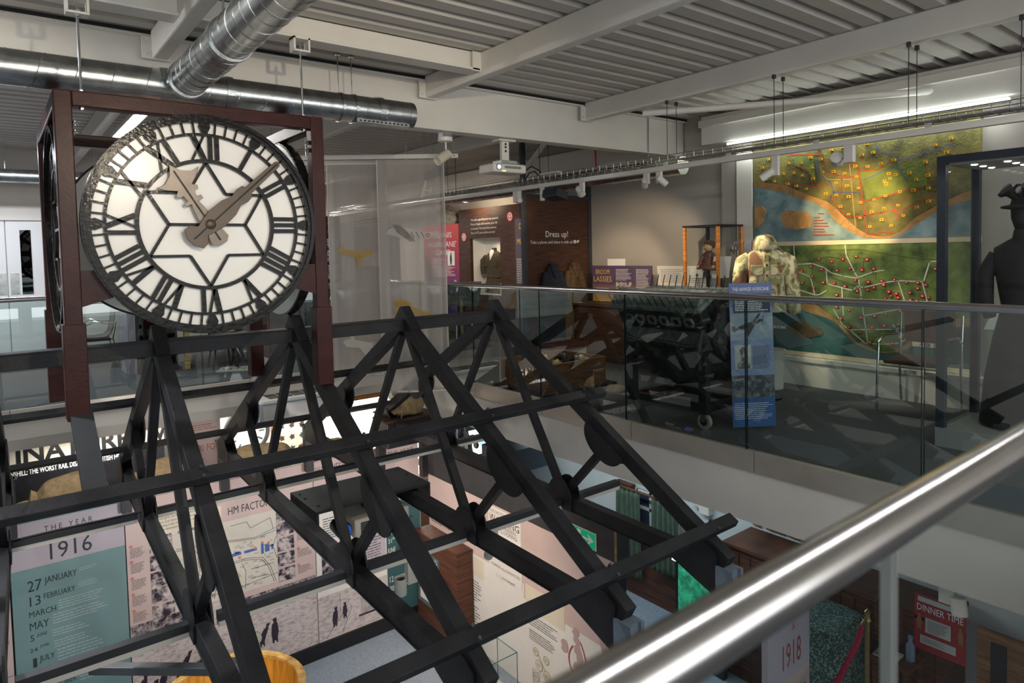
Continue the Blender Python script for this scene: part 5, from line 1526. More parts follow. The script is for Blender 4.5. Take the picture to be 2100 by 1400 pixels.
t = thing('engine_stand', 'black steel stand on castors under the aircraft engine', 'stand', (4.87, 3.72, 0))
for x in (4.60, 5.12):
    for y in (3.34, 4.12):
        MB().box(x - .035, y - .035, .14, x + .035, y + .035, .60).build('leg', M_dark, t)
        k = thing('castor', None, None, (x, y, .07)); k.parent = t; k.location = V((x, y, .07)) - org(t)
        del_ = [kk for kk in k.keys()]
        MB().annulus((x, y, .062), (1, 0, 0), .035, .062, .035, 24).build('wheel', pm('castor_grey', (.32, .29, .24), .6, 0, .1, 9), k, smooth=True)
        MB().tube((x - .018, y, .062), (x + .018, y, .062), .036, 16).build('hub', M_dark, k)
        MB().box(x - .03, y - .04, .125, x + .03, y + .04, .138).build('plate', M_dark, k)
        MB().box(x - .027, y - .02, .06, x - .022, y + .02, .126).build('fork', M_galv, k); MB().box(x + .022, y - .02, .06, x + .027, y + .02, .126).build('fork', M_galv, k)
for x in (4.60, 5.12): MB().box(x - .03, 3.375, .14, x + .03, 4.085, .20).build('rail', M_dark, t); MB().box(x - .03, 3.375, .54, x + .03, 4.085, .60).build('rail', M_dark, t)
for y in (3.34, 4.12): MB().box(4.635, y - .03, .14, 5.085, y + .03, .20).build('rail', M_dark, t)

eng.scale = (1, .82, 1); eng.location.y = 3.82
# ------------------------------------------------------------------ blue placard
P0 = V((4.70, 3.14, .03)); PU = V((.84, -.54, 0)).normalized(); PV = V((.035, .05, 1)).normalized(); PN = PU.cross(PV).normalized()
if PN.dot(V((-1, -1, 0))) < 0: PN = -PN
FPc = (P0, PU, PV, PN)
t = thing('placard', 'tall blue placard titled The Hawker Hurricane, leaning beside the engine', 'placard', tuple(P0))
PW = .365
MB().fbox(FPc, 0, 0, PW, 1.175, -.008, 0).build('board', pm('placard_blue', (.085, .13, .30), .5, 0, .06, 5), t)
b = MB().mat(pm('placard_pale', (.18, .25, .44), .5, 0, .05, 5)).quad(FPc, 0, .42, PW, .98, .001).mat(pm('placard_deep', (.015, .085, .28), .5, 0, .15, 6)).quad(FPc, 0, 0, PW, .24, .001).mat(pm('placard_navy', (.02, .02, .055), .5, 0, .05, 5)).quad(FPc, .03, .93, PW - .02, 1.085, .002)
b.build('printed_fields', None, t)
b = MB(); b.text(FPc, 'THE HAWKER HURRICANE', .028, 1.11, .030, .31, d=.003); b.lines(FPc, .045, .945, PW - .035, 1.07, 9, .4, d=.003); b.lines(FPc, .02, .06, PW - .02, .20, 9, .25, d=.002); b.build('white_lettering', M_wink, t)
b = MB(); b.lines(FPc, .185, .47, PW - .025, .66, 16, .45); b.build('body_text', M_ink, t)
MB().quad(FPc, .002, .71, PW - .002, .925, .003).build('sky_photograph', photo_mat('sky_print', (.16, .24, .34), (.42, .48, .50), 5, .3, .75), t)
pl = MB()
pl.poly(FPc, [(.03, .77), (.06, .79), (.12, .80), (.20, .83), (.27, .86), (.275, .87), (.26, .88), (.20, .86), (.15, .85), (.05, .81), (.03, .82)], .004)
pl.poly(FPc, [(.15, .83), (.21, .83), (.155, .74), (.13, .725), (.14, .76)], .0045); pl.poly(FPc, [(.19, .86), (.23, .87), (.26, .92), (.245, .925), (.215, .89)], .0045); pl.poly(FPc, [(.02, .78), (.05, .80), (.04, .83), (.015, .82)], .0045); pl.stroke(FPc, [(.276, .84), (.28, .90)], .006, .0045)
pl.build('printed_aeroplane', M_fig, t)
MB().quad(FPc, .03, .47, .17, .67, .003).build('portrait_photograph', pm('portrait_pale', (.45, .48, .46), .6, 0, .1, 9), t)
pl = MB(); pl.poly(FPc, [(.05, .475), (.16, .475), (.16, .51), (.13, .54), (.14, .58), (.135, .63), (.10, .655), (.075, .63), (.085, .58), (.08, .54), (.055, .52)], .004); pl.build('portrait_figure', photo_mat('portrait_dark', (.03, .035, .04), (.28, .30, .30), 40), t)
MB().quad(FPc, .002, .24, PW - .002, .42, .003).build('crew_photograph', photo_mat('crew_print', (.02, .03, .04), (.22, .25, .27), 22, .45, .7), t)

# ------------------------------------------------------------------ camouflage jacket on a dummy
t = thing('camouflage_jacket', 'hooded camouflage jacket on a dummy in front of the relief maps', 'jacket', (5.98, 3.62, 0))
M_camo = None
m = bpy.data.materials.new('camouflage'); m.use_nodes = True
N = m.node_tree.nodes; L = m.node_tree.links
nz = N.new('ShaderNodeTexNoise'); nz.inputs['Scale'].default_value = 9; nz.inputs['Detail'].default_value = 2; tc = N.new('ShaderNodeTexCoord')
mp = N.new('ShaderNodeMapping'); mp.inputs['Scale'].default_value = (1, 1, .7); L.new(tc.outputs['Object'], mp.inputs[0]); L.new(mp.outputs[0], nz.inputs['Vector'])
cr = N.new('ShaderNodeValToRGB'); e = cr.color_ramp; e.interpolation = 'CONSTANT'
e.elements[0].position = 0; e.elements[0].color = (.15, .075, .045, 1); e.elements[1].position = .42; e.elements[1].color = (.26, .26, .12, 1)
for p_, c_0 in ((.50, (.52, .46, .30, 1)), (.60, (.21, .24, .10, 1)), (.66, (.48, .41, .27, 1))):
    q = e.elements.new(p_); q.color = c_0
L.new(nz.outputs['Fac'], cr.inputs[0]); L.new(cr.outputs[0], N['Principled BSDF'].inputs['Base Color']); N['Principled BSDF'].inputs['Roughness'].default_value = .9
M_camo = m; MATS['camouflage'] = m
C0 = V((5.98, 3.62, 0)); DX = V((.60, -.80, 0)); DY = V((.80, .60, 0))     # DX to its right in view, DY away from us


def ell(c, rx, ry, z, n=28, wob=0, ph=0): return [C0 + c[0] * DX + c[1] * DY + V((0, 0, z)) + DX * (rx * math.cos(2 * PI * i / n)) * (1 + wob * math.sin(5 * 2 * PI * i / n + ph)) + DY * (ry * math.sin(2 * PI * i / n)) for i in range(n)]


MB().loft([ell((0, 0), .20, .13, .86, wob=.04), ell((0, 0), .19, .13, 1.0, wob=.03, ph=1), ell((0, 0), .175, .12, 1.10), ell((0, 0), .185, .125, 1.2, wob=.02), ell((0, 0), .20, .125, 1.32), ell((0, 0), .195, .11, 1.40), ell((0, 0), .13, .09, 1.455), ell((0, 0), .075, .07, 1.475)]).build('body', M_camo, t, smooth=True, angle=80)
for s in (-1, 1):
    sh = [C0 + DX * (s * x) + DY * y + V((0, 0, z)) for x, y, z in ((.15, 0, 1.405), (.205, 0, 1.36), (.235, -.01, 1.22), (.25, -.02, 1.06), (.26, -.03, .92), (.265, -.04, .84))]
    MB().path(sh, [.05, .075, .072, .064, .058, .05], 16).build('sleeve', M_camo, t, smooth=True, angle=80)
    MB().obox(C0 + DX * (s * .09) + DY * -.125 + V((0, 0, 1.27)), (DX, DY, V((0, 0, 1))), (.055, .012, .05)).build('pocket', M_camo, t, bevel=.005)
MB().loft([ell((0, 0), .10, .09, 1.44), ell((0, -.01), .115, .11, 1.49, wob=.04), ell((0, .0), .105, .105, 1.55, wob=.05), ell((0, .02), .08, .085, 1.60), ell((0, .03), .03, .04, 1.615)]).build('hood', M_camo, t, smooth=True, angle=80)
MB().loft([ell((0, 0), .182, .126, 1.075, wob=.01), ell((0, 0), .183, .128, 1.11, wob=.01)]).build('waist_band', M_camo, t, smooth=True)
MB().obox(C0 + DY * -.125 + V((0, 0, 1.22)), (DX, DY, V((0, 0, 1))), (.02, .012, .20)).build('button_placket', M_camo, t, bevel=.004)
for z in (1.12, 1.22, 1.32): MB().lathe(C0 + DY * -.139 + V((0, 0, z)), -DY, [(.013, 0), (.012, .004), (.001, .005)], 12).build('button', M_track, t)
MB().lathe(C0, (0, 0, 1), [(.15, 0), (.15, .02), (.02, .03), (.02, .9)], 20).build('dummy_stand', M_dark, t, smooth=True)

# ------------------------------------------------------------------ doll case, counter, Broom Lassies
t = thing('counter', 'dark wooden counter along the right wall under the doll case', 'counter', (6.7, 5.6, 0))
MB().box(6.42, 4.36, 0, 6.94, 6.80, .74).build('front', M_hwood, t); MB().box(6.40, 4.34, .74, 6.945, 6.82, .78).build('worktop', M_dwood, t)
FB = fr((6.70, 0, 0), (0, -1, 0), (0, 0, 1), (-1, 0, 0))
t = thing('text_panel', 'purple panel headed Broom Lassies on the counter, right of the Dress up board', 'panel', (6.72, 6.2, .78))
MB().fbox(FB, -6.73, .785, -5.66, 1.282, -.02, 0).build('board', grad_mat('broom_print', 'z', .0, .26, (.62, .33, .03), (.10, .065, .13)), t)
b = MB(); b.text(FB, 'BROOM', -6.66, 1.165, .065, .26); b.text(FB, 'LASSIES', -6.70, 1.06, .075, .34); b.build('yellow_lettering', M_yink, t)
b = MB(); b.lines(FB, -6.28, 1.08, -6.0, 1.24, 9); b.lines(FB, -5.92, .95, -5.70, 1.24, 15); b.build('body_text', M_wink, t)
photo(FB, t, -6.28, .95, -6.0, 1.06); photo(FB, t, -6.66, .90, -6.42, .97, M_pap, 'label_card')
t = thing('text_panel', 'white text panel on the counter between Broom Lassies and the doll case', 'panel', (6.85, 5.2, .78))
FB2 = fr((6.86, 0, 0), (0, -1, 0), (0, 0, 1), (-1, 0, 0))
MB().fbox(FB2, -5.72, .785, -4.70, 1.0, -.02, -.005).build('backing', M_dark, t); MB().fbox(FB2, -5.70, 1.0, -4.76, 1.275, -.02, 0).build('board', M_pap, t)
b = MB(); b.lines(FB2, -5.64, 1.06, -5.26, 1.24, 8, .3); b.lines(FB2, -5.2, 1.06, -4.86, 1.24, 8, .3); b.build('body_text', pm('grey_ink', (.25, .25, .26), .6, 0, .05, 5), t)
t = thing('card', 'small white card standing above the Broom Lassies panel', 'card', (6.85, 6.35, 1.285))
MB().fbox(FB, -6.44, 1.283, -6.12, 1.375, -.014, -.006).build('card', M_pap, t)
t = thing('plinth', 'low dark plinth under the glass doll case', 'plinth', (6.62, 4.68, .78))
MB().box(6.38, 4.36, .78, 6.86, 5.0, 1.0).build('body', M_slate, t)
t = thing('doll_case', 'glass case with orange wood corners and a doll inside', 'display case', (6.6, 4.68, 1.0))
x0, x1, y0, y1, z0, z1 = 6.40, 6.84, 4.45, 4.90, 1.0, 1.735
for x, y, m in ((x0, y1, M_orange), (x0, y0, M_orange), (x1, y0, M_orange), (x1, y1, M_dark)): MB().box(x - .016, y - .016, z0, x + .016, y + .016, z1).build('corner_post', m, t)
fr_ = MB()
for a in ((x0 - .02, y0 - .02, x1 + .02, y0 + .02), (x0 - .02, y1 - .02, x1 + .02, y1 + .02), (x0 - .02, y0 + .02, x0 + .02, y1 - .02), (x1 - .02, y0 + .02, x1 + .02, y1 - .02)): fr_.box(a[0], a[1], z1, a[2], a[3], z1 + .022)
fr_.build('top_frame', M_dark, t)
MB().box(x0 + .02, y0 + .02, z1 + .004, x1 - .02, y1 - .02, z1 + .012).build('glass_top', M_case, t)
MB().box(x0 + .017, y0 + .017, z0, x1 - .017, y1 - .017, z0 + .02).build('base', pm('grey_base', (.30, .32, .30), .6, 0, .1, 5), t)
for a in ((x0 - .003, y0 + .016, x0 + .003, y1 - .016), (x0 + .016, y0 - .003, x1 - .016, y0 + .003), (x0 + .016, y1 - .003, x1 - .016, y1 + .003)):
    MB().box(a[0], a[1], z0 + .02, a[2], a[3], z1).build('glass_pane', M_case, t)
MB().box(x0 + .02, y0 + .02, 1.14, x1 - .02, y1 - .02, 1.147).build('glass_shelf', M_case, t)
MB().box(x1 - .02, y0 + .1, 1.45, x1 - .012, y0 + .12, 1.5).build('lock', M_chrome, t)
d = thing('doll', 'rag doll in a brown patterned dress sitting in the glass case', 'doll', (6.58, 4.70, 1.24))
M_dress = photo_mat('doll_dress', (.035, .014, .012), (.24, .09, .05), 60, .45, .6)
M_skin = pm('doll_cloth_skin', (.55, .40, .24), .8, 0, .1, 12)
dx, dy = 6.58, 4.70


def dl(rings, name, m, n=20): 
    return MB().loft([[V((dx + ox + rx * math.cos(2 * PI * i / n), dy + oy + ry * math.sin(2 * PI * i / n), z)) for i in range(n)] for ox, oy, rx, ry, z in rings]).build(name, m, d, smooth=True, angle=80)


dl([(-.02, .0, .095, .12, 1.235), (-.02, .01, .11, .13, 1.25), (-.01, .0, .10, .10, 1.29), (0, 0, .06, .065, 1.34), (0, 0, .05, .06, 1.38), (0, 0, .055, .07, 1.43), (0, 0, .03, .03, 1.46)], 'dress', M_dress)
hd = dl([(0, 0, .02, .02, 1.45), (0, 0, .05, .05, 1.475), (-.005, 0, .058, .055, 1.51), (0, 0, .052, .05, 1.55), (0, 0, .015, .015, 1.572)], 'head', M_skin)
MB().loft([[V((dx + .012 + .07 * math.cos(2 * PI * i / 20) * k, dy + .068 * math.sin(2 * PI * i / 20) * k, z)) for i in range(20)] for z, k in ((1.49, .8), (1.54, 1.0), (1.575, .8), (1.59, .2))]).build('hair', pm('doll_hair', (.10, .035, .02), .9, 0, .3, 40), d, smooth=True)
f = MB()
for yy in (-.018, .018): f.sphere((dx - .06, dy + yy, 1.52), .006, 8, 6)
f.build('eyes', M_dark, d)
MB().beam((dx - .060, dy - .012, 1.492), (dx - .060, dy + .012, 1.492), .004, .004).build('mouth', M_rink, d)
for s in (-1, 1):
    MB().path([(dx, dy + s * .06, 1.42), (dx - .02, dy + s * .09, 1.35), (dx - .05, dy + s * .10, 1.29)], [.028, .026, .024], 10).build('sleeve', M_dress, d, smooth=True)
    MB().sphere((dx - .058, dy + s * .10, 1.275), .022, 10, 8).build('hand', M_skin, d, smooth=True)
    MB().path([(dx - .09, dy + s * .04, 1.24), (dx - .14, dy + s * .045, 1.21), (dx - .15, dy + s * .05, 1.17)], [.022, .020, .022], 10).build('boot', M_dark, d, smooth=True)
MB().lathe((dx, dy, 1.147), (0, 0, 1), [(.05, 0), (.012, .01), (.012, .085), (.07, .09), (.07, .095)], 16).build('stand', M_dark, d, smooth=True)
FDc = fr((6.42, 0, 0), (0, -1, 0), (0, 0, 1), (-1, 0, 0))
tag(MB().fbox(FDc, -4.85, 1.15, -4.68, 1.25, -.004, 0).build('label_card', M_pap, None), 'white label card in front of the doll', 'card')
t = thing('paper_sheet', 'white sheet leaning inside the doll case beside the doll', 'sheet', (6.6, 4.55, 1.147))
MB().obox((6.62, 4.56, 1.27), (V((.75, -.6, 0)).normalized(), V((.6, .75, .35)).normalized(), V((.2, .26, -.9)).normalized()), (.10, .003, .13)).build('sheet', M_pap, t)

# ------------------------------------------------------------------ Dress up board with coats
t = thing('dress_up_board', 'dark wood Dress up board in a tall black frame', 'board', (6.3, 7.0, 0))
MB().box(5.735, 7.0, .35, 6.93, 7.03, 2.22).build('board', M_hwood, t)
for x in (5.70, 6.925): MB().box(x - .035, 6.98, 0, x + .025, 7.04, 2.96).build('post', M_slate, t, bevel=.003)
MB().box(5.725, 6.98, 2.22, 6.89, 7.04, 2.28).build('top_rail', M_slate, t)
FDU = fr((0, 6.998, 0), (1, 0, 0), (0, 0, 1), (0, -1, 0))
b = MB(); b.text(FDU, 'Dress up!', 6.07, 1.695, .085, .42, d=.002); b.text(FDU, 'Take a photo and share it with us!', 5.79, 1.605, .042, .79, d=.002)
b.quad(FDU, 6.60, 1.605, 6.645, 1.65, .002); b.poly(FDU, [(6.66, 1.615), (6.68, 1.61), (6.70, 1.63), (6.705, 1.655), (6.69, 1.65), (6.675, 1.635), (6.66, 1.645)], .002)
b.build('lettering', M_wink, t); b = MB(); b.text(FDU, 'f', 6.618, 1.608, .034, .016, d=.003); b.build('icon_letter', M_dwood, t)


def coat(label, x, top, bot, w, m, open_=False, seed=0):
    t = thing('coat', label, 'coat', (x, 6.93, top), 'coats hung on the Dress up board')
    R = []; n = 26
    for k in range(10):
        s = k / 9; z = top + (bot - top) * s; ww = w * (.22 + .78 * min(1, s * 3.2) ** .7) * (1 + .12 * s)
        R.append([V((x + ww / 2 * math.cos(2 * PI * i / n) * (1 + .10 * s * math.sin(3 * 2 * PI * i / n + seed)), 6.925 + .055 * math.sin(2 * PI * i / n) * (1 + .25 * math.sin(4 * 2 * PI * i / n + seed + 2 * s)), z)) for i in range(n)])
    MB().loft(R).build('body', m, t, smooth=True, angle=80)
    for s in (-1, 1): MB().path([(x + s * w * .30, 6.915, top - .12), (x + s * w * .44, 6.90, top - .35), (x + s * w * .50, 6.885, top - .62)], [.05, .055, .045], 12).build('sleeve', m, t, smooth=True)
    MB().path([(x - .06, 6.885, top - .02), (x - .03, 6.862, top - .12), (x, 6.86, top - .2)], .018, 8).build('lapel', m, t); MB().path([(x + .06, 6.885, top - .02), (x + .03, 6.862, top - .12), (x, 6.86, top - .2)], .018, 8).build('lapel', m, t)
    MB().path([(x, 6.99, top + .03), (x, 6.95, top + .02), (x, 6.94, top + .05)], .008, 6).build('hook', M_galv, t)
    return t


coat('navy blue coat hanging on the left of the Dress up board', 6.12, 1.33, .26, .40, pm('navy_wool', (.011, .014, .026), .9, 0, .3, 25))
coat('brown khaki coat hanging beside the navy one', 6.52, 1.33, .10, .36, pm('khaki_wool', (.075, .045, .020), .9, 0, .3, 25), seed=2)
t = thing('pin_badges', 'little gold badge pinned on the Dress up board right of the coats', 'badge', (6.72, 6.99, 1.24))
MB().lathe((6.72, 6.998, 1.24), (0, -1, 0), [(.03, 0), (.025, .012), (.001, .014)], 14).build('disc', M_brass, t); MB().beam((6.73, 6.99, 1.26), (6.78, 6.99, 1.33), .012, .008).build('pin', M_brass, t)
t = thing('step_bench', 'low dark red bench below the hanging coats', 'bench', (6.2, 6.7, 0))
MB().box(5.75, 6.50, .20, 6.38, 6.80, .26).build('seat', pm('dark_red_seat', (.10, .022, .018), .7, 0, .2, 9), t); MB().box(5.78, 6.53, 0, 6.36, 6.78, .20).build('base', M_gwall, t)
# crate of shoes
t = thing('wooden_crate', 'open wooden crate full of shoes on a low dark plinth, behind the glass corner', 'crate', (4.9, 5.6, .03))
M_crate = wood('crate_wood', (.10, .042, .018), (.18, .078, .034), 4, (1.5, 1.5, 14))
for nme, a in (('front_board', (4.46, 5.20, 5.36, 5.225)), ('back_board', (4.46, 5.93, 5.36, 5.955)), ('side_board', (4.46, 5.225, 4.485, 5.93)), ('side_board', (5.335, 5.225, 5.36, 5.93))):
    MB().box(a[0], a[1], .03, a[2], a[3], .315).build(nme, M_crate, t, bevel=.003)
MB().box(4.48, 5.22, .03, 5.34, 5.94, .06).build('base_board', M_crate, t)
tag(MB().box(4.40, 5.12, 0, 5.45, 6.02, .03).build('low_plinth', M_dark, None), 'low black plinth under the crate of shoes', 'plinth')


def shoe(label, x, y, z, ang, m, ln=.24):
    t = thing('shoe', label, 'shoe', (x, y, z), 'old shoes in the crate')
    ca, sa = math.cos(ang), math.sin(ang); R = []
    for s, w, h in ((0, .03, .05), (.12, .036, .10), (.35, .034, .095), (.55, .040, .06), (.8, .042, .045), (.97, .028, .03), (1, .01, .02)):
        R.append([V((x + ca * ln * (s - .5) - sa * w * math.cos(2 * PI * i / 14), y + sa * ln * (s - .5) + ca * w * math.cos(2 * PI * i / 14), z + h * .5 + h * .5 * math.sin(2 * PI * i / 14) + .008)) for i in range(14)])
    MB().loft(R).build('upper', m, t, smooth=True, angle=80)
    MB().obox((x, y, z + .005), ((ca, sa, 0), (-sa, ca, 0), (0, 0, 1)), (ln / 2, .038, .006)).build('sole', M_dark, t)
    MB().path([(x - ca * ln * .40 + .0, y - sa * ln * .40, z + .105), (x - ca * ln * .2, y - sa * ln * .2, z + .10)], .012, 8).build('collar', M_dark, t)


M_tan = pm('tan_leather', (.32, .24, .11), .6, 0, .25, 14); M_blk = pm('black_leather', (.015, .014, .013), .35, 0, .3, 14)
for i, (x, y, a, m, lab) in enumerate(((4.78, 5.36, .6, M_tan, 'tan boot at the front left of the shoe crate'), (5.02, 5.42, 2.2, M_blk, 'black shoe in the middle of the shoe crate'), (5.20, 5.40, .3, M_tan, 'tan shoe hanging over the front right of the shoe crate'), (5.15, 5.70, 1.2, M_blk, 'black buckled shoe at the back right of the shoe crate'), (4.70, 5.72, -.4, M_blk, 'black boot at the back left of the shoe crate'), (4.93, 5.75, .9, M_tan, 'tan shoe at the back middle of the shoe crate'))):
    b = tag(MB().obox((x, y, .15), ((1, 0, 0), (0, 1, 0), (0, 0, 1)), (.08, .08, .09)).build('rag_bundle', M_blk, None, bevel=.03), 'dark bundle packed beneath a shoe in the wooden crate', 'bundle', 'dark bundles under the shoes')
    shoe(lab, x, y, .24, a, m)

# ------------------------------------------------------------------ wooden display wall with uniform
t = thing('display_wall', 'dark wood display wall with a lit niche for the uniform, along the right wall', 'display wall', (6.65, 9.1, 0))
xa, xb = 6.60, 6.66
for a in ((8.22, 8.75, 0, 2.26), (9.62, 9.96, 0, 2.26)): MB().box(xa, a[0], a[2], xb, a[1], a[3]).build('side_board', M_hwood, t)
MB().box(xa, 8.75, 1.745, xb, 9.62, 2.26).build('head_board', M_hwood, t); MB().box(xa, 8.75, 0, xb, 9.62, .78).build('lower_board', M_hwood, t)
MB().box(6.66, 8.75, .78, 6.94, 9.62, .80).build('niche_floor', M_pap, t); MB().box(6.91, 8.75, .80, 6.94, 9.62, 1.745).build('niche_back', M_pap, t)
MB().box(6.66, 8.73, .80, 6.94, 8.75, 1.745).build('niche_side', M_pap, t); MB().box(6.66, 9.62, .80, 6.94, 9.64, 1.745).build('niche_side', M_pap, t); MB().box(6.66, 8.75, 1.745, 6.94, 9.62, 1.76).build('niche_top', M_pap, t)
FWc = fr((6.598, 0, 0), (0, -1, 0), (0, 0, 1), (-1, 0, 0))
b = MB()
for i, s in enumerate(('"Had a job in a glove factory then they opened this', 'Ministry of Supply, well it was better pay so I left', 'and went there. They stored all the ammunition', 'There was TNT, cannons, ballistite and cordite."')):
    b.text(FWc, s, -9.58, 2.05 - i * .075, .036, .80 - .03 * i)
b.build('lettering', M_wink, t)
for y, z in ((9.80, 1.78), (8.47, 2.07)):
    q = MB().mat(M_pap).disc(FWc, -y, z, .062, .003).mat(M_rink).circ(FWc, -y, z, .062, .078, .004).circ(FWc, -y, z, .028, .042, .005).quad(FWc, -y - .042, z - .035, -y - .025, z, .005).quad(FWc, -y + .025, z - .035, -y + .042, z, .005)
    q.build('audio_sign', None, t)
MB().box(6.585, 8.05, .2, 6.60, 8.33, 2.02).build('purple_panel', grad_mat('purple_print', 'z', .2, 2.0, (.10, .085, .10), (.09, .075, .12)), t)
b = MB(); Fp = fr((6.584, 0, 0), (0, -1, 0), (0, 0, 1), (-1, 0, 0)); b.text(Fp, 'D', -8.22, 1.86, .09); b.text(Fp, 'MU', -8.28, 1.62, .09); b.build('yellow_lettering', M_yink, t)
b = MB(); b.lines(Fp, -8.30, 1.0, -8.08, 1.4, 14); b.build('body_text', M_wink, t)
spot('niche_lamp', (6.70, 9.18, 1.72), (6.82, 9.18, 1.0), 2.2, 150, (1, .80, .55), .9, .05, t)
u = thing('uniform', 'dark khaki uniform jacket with white collar on a headless dummy in the lit niche', 'uniform', (6.79, 9.17, .80))
M_kh = pm('khaki_serge', (.075, .058, .032), .9, 0, .2, 30)


def ur(rings, name, m, n=24): return MB().loft([[V((6.79 + ox + rx * math.cos(2 * PI * i / n), 9.17 + oy + ry * math.sin(2 * PI * i / n), z)) for i in range(n)] for ox, oy, rx, ry, z in rings]).build(name, m, u, smooth=True, angle=80)


ur([(0, 0, .09, .21, .82), (0, 0, .09, .20, .95), (0, 0, .08, .165, 1.08), (0, 0, .085, .175, 1.18), (0, 0, .09, .20, 1.32), (0, 0, .085, .20, 1.42), (0, 0, .06, .12, 1.49), (0, 0, .04, .06, 1.52)], 'jacket', M_kh)
ur([(0, 0, .035, .045, 1.50), (0, 0, .032, .04, 1.57), (0, 0, .03, .035, 1.58)], 'neck_block', M_dark)
MB().poly((V((6.70, 9.17, 1.36)), V((0, -1, 0)), V((.3, 0, 1)).normalized(), V((-1, 0, .2)).normalized()), [(0, 0), (.05, .14), (.03, .19), (-.03, .19), (-.05, .14)], .012).build('white_collar', M_pap, u)
for s in (-1, 1):
    MB().path([(6.79, 9.17 + s * .17, 1.43), (6.78, 9.17 + s * .225, 1.36), (6.78, 9.17 + s * .235, 1.22), (6.78, 9.17 + s * .23, 1.12)], [.05, .062, .058, .05], 14).build('sleeve', M_kh, u, smooth=True)
    MB().box(6.695, 9.17 + s * .10 - .04, 1.26, 6.71, 9.17 + s * .10 + .04, 1.33).build('pocket', M_kh, u)
MB().box(6.70, 9.0, 1.075, 6.715, 9.34, 1.11).build('belt', M_kh, u)
st = MB()
for z in (1.23, 1.255): st.beam((6.715, 8.90, z + .02), (6.715, 8.96, z - .02), .008, .012, (1, 0, 0))
st.build('stripe', M_wink, u)
tag(MB().box(6.72, 8.80, .80, 6.80, 8.93, .98).build('photo_card', M_cream, None), 'small picture card at the foot of the uniform in the niche', 'card')
u.scale = (1, 1.3, 1)
# red and purple panel, half behind the banner
FHp = fr((6.60, 0, 0), (0, -1, 0), (0, 0, 1), (-1, 0, 0))
t = thing('text_panel', 'red to purple panel about the Hurricane pilot, at the right edge of the banner', 'panel', (6.61, 10.5, .3))
MB().fbox(FHp, -11.2, .3, -9.98, 2.03, -.02, 0).build('board', grad_mat('pilot_print', 'z', .3, 1.5, (.055, .045, .20), (.52, .055, .06)), t)
b = MB(); b.text(FHp, 'DENNIS', -10.20, 1.79, .10, .62, 'r'); b.text(FHp, "'HURRICANE'", -10.06, 1.62, .10, .98, 'r'); b.text(FHp, 'DAVID', -10.24, 1.47, .10, .5, 'r'); b.lines(FHp, -10.9, 1.06, -10.1, 1.28, 9); b.lines(FHp, -10.9, 1.3, -10.45, 1.42, 4); b.build('lettering', M_wink, t)
photo(FHp, t, -10.36, 1.28, -10.12, 1.54, M_pap); b = MB(); figure(b, FHp, -10.24, 1.29, .22); b.build('photograph_figure', M_fig, t); photo(FHp, t, -10.2, .85, -10.08, 1.02)
t = thing('wreck_fragment', 'crumpled grey fragment shown on top of the wood wall beside the banner', 'wreckage', (6.6, 10.45, 2.05))
rnd = random.Random(2); m_ = MB(); R = []
for k in range(7):
    s = k / 6; w = [.30, .34, .30, .32, .24, .16, .04][k]
    R.append([V((6.7 + .12 * math.sin(2 * PI * i / 11) * w * 3 + rnd.uniform(-.02, .02), 10.50 + w * math.cos(2 * PI * i / 11) + rnd.uniform(-.05, .05), 2.04 + .36 * s + rnd.uniform(-.02, .02))) for i in range(11)])
m_.loft(R).build('crumpled_sheet', pm('torn_metal', (.26, .23, .19), .7, .2, .3, 12, .4, 20), t)

# ------------------------------------------------------------------ tall showcase at the right edge
t = thing('showcase', 'tall black framed glass showcase holding a dark dress at the right edge', 'display case', (5.8, 1.45, 0))
x0, x1, y0, y1, z1 = 5.47, 6.15, .95, 1.90, 2.07
for x in (x0, x1):
    for y in (y0, y1): MB().box(x - .028, y - .028, .14, x + .028, y + .028, z1).build('frame_post', M_navy, t)
b = MB().box(x0 - .03, y0 - .03, z1, x1 + .03, y1 + .03, z1 + .05); b.build('top', M_navy, t)
MB().box(x0 + .03, y0 + .03, z1 - .015, x1 - .03, y1 - .03, z1).build('ceiling_panel', pm('case_grey', (.30, .29, .28), .6, 0, .05, 4), t)
MB().box(x0 - .03, y0 - .03, 0, x1 + .03, y1 + .03, .14).build('plinth', pm('case_grey', (0, 0, 0)), t)
MB().box(x0 - .004, y0 + .028, .14, x0 + .004, y1 - .028, z1).build('glass_pane', M_case, t); MB().box(x0 + .028, y1 - .004, .14, x1 - .028, y1 + .004, z1).build('glass_pane', M_case, t)
MB().box(x1 - .004, y0 + .028, .14, x1 + .004, y1 - .028, z1).build('glass_pane', M_case, t)
for x in (5.62, 5.80, 5.98):
    for y in (1.55, 1.75, 1.3): MB().lathe((x, y, z1 - .015), (0, 0, -1), [(.022, 0), (.018, .006), (.001, .008)], 14).build('downlight', emis('down_white', (1, .97, .92), 5), t)
spot('case_lamp', (5.8, 1.6, 2.0), (5.8, 1.5, .5), 1.2, 100, (1, .95, .9), .8, .03, t)
u = thing('dress_dummy', 'dark Victorian style dress and black feathered hat on a dummy in the showcase', 'costume', (5.85, 1.52, .14))
M_blkc = pm('black_cloth', (.012, .011, .013), .85, 0, .4, 20)
def ud(rings, name, m, n=28): return MB().loft([[V((5.85 + ox + rx * math.cos(2 * PI * i / n) * (1 + .05 * math.sin(7 * 2 * PI * i / n) * (z < .9)), 1.52 + oy + ry * math.sin(2 * PI * i / n), z)) for i in range(n)] for ox, oy, rx, ry, z in rings]).build(name, m, u, smooth=True, angle=80)
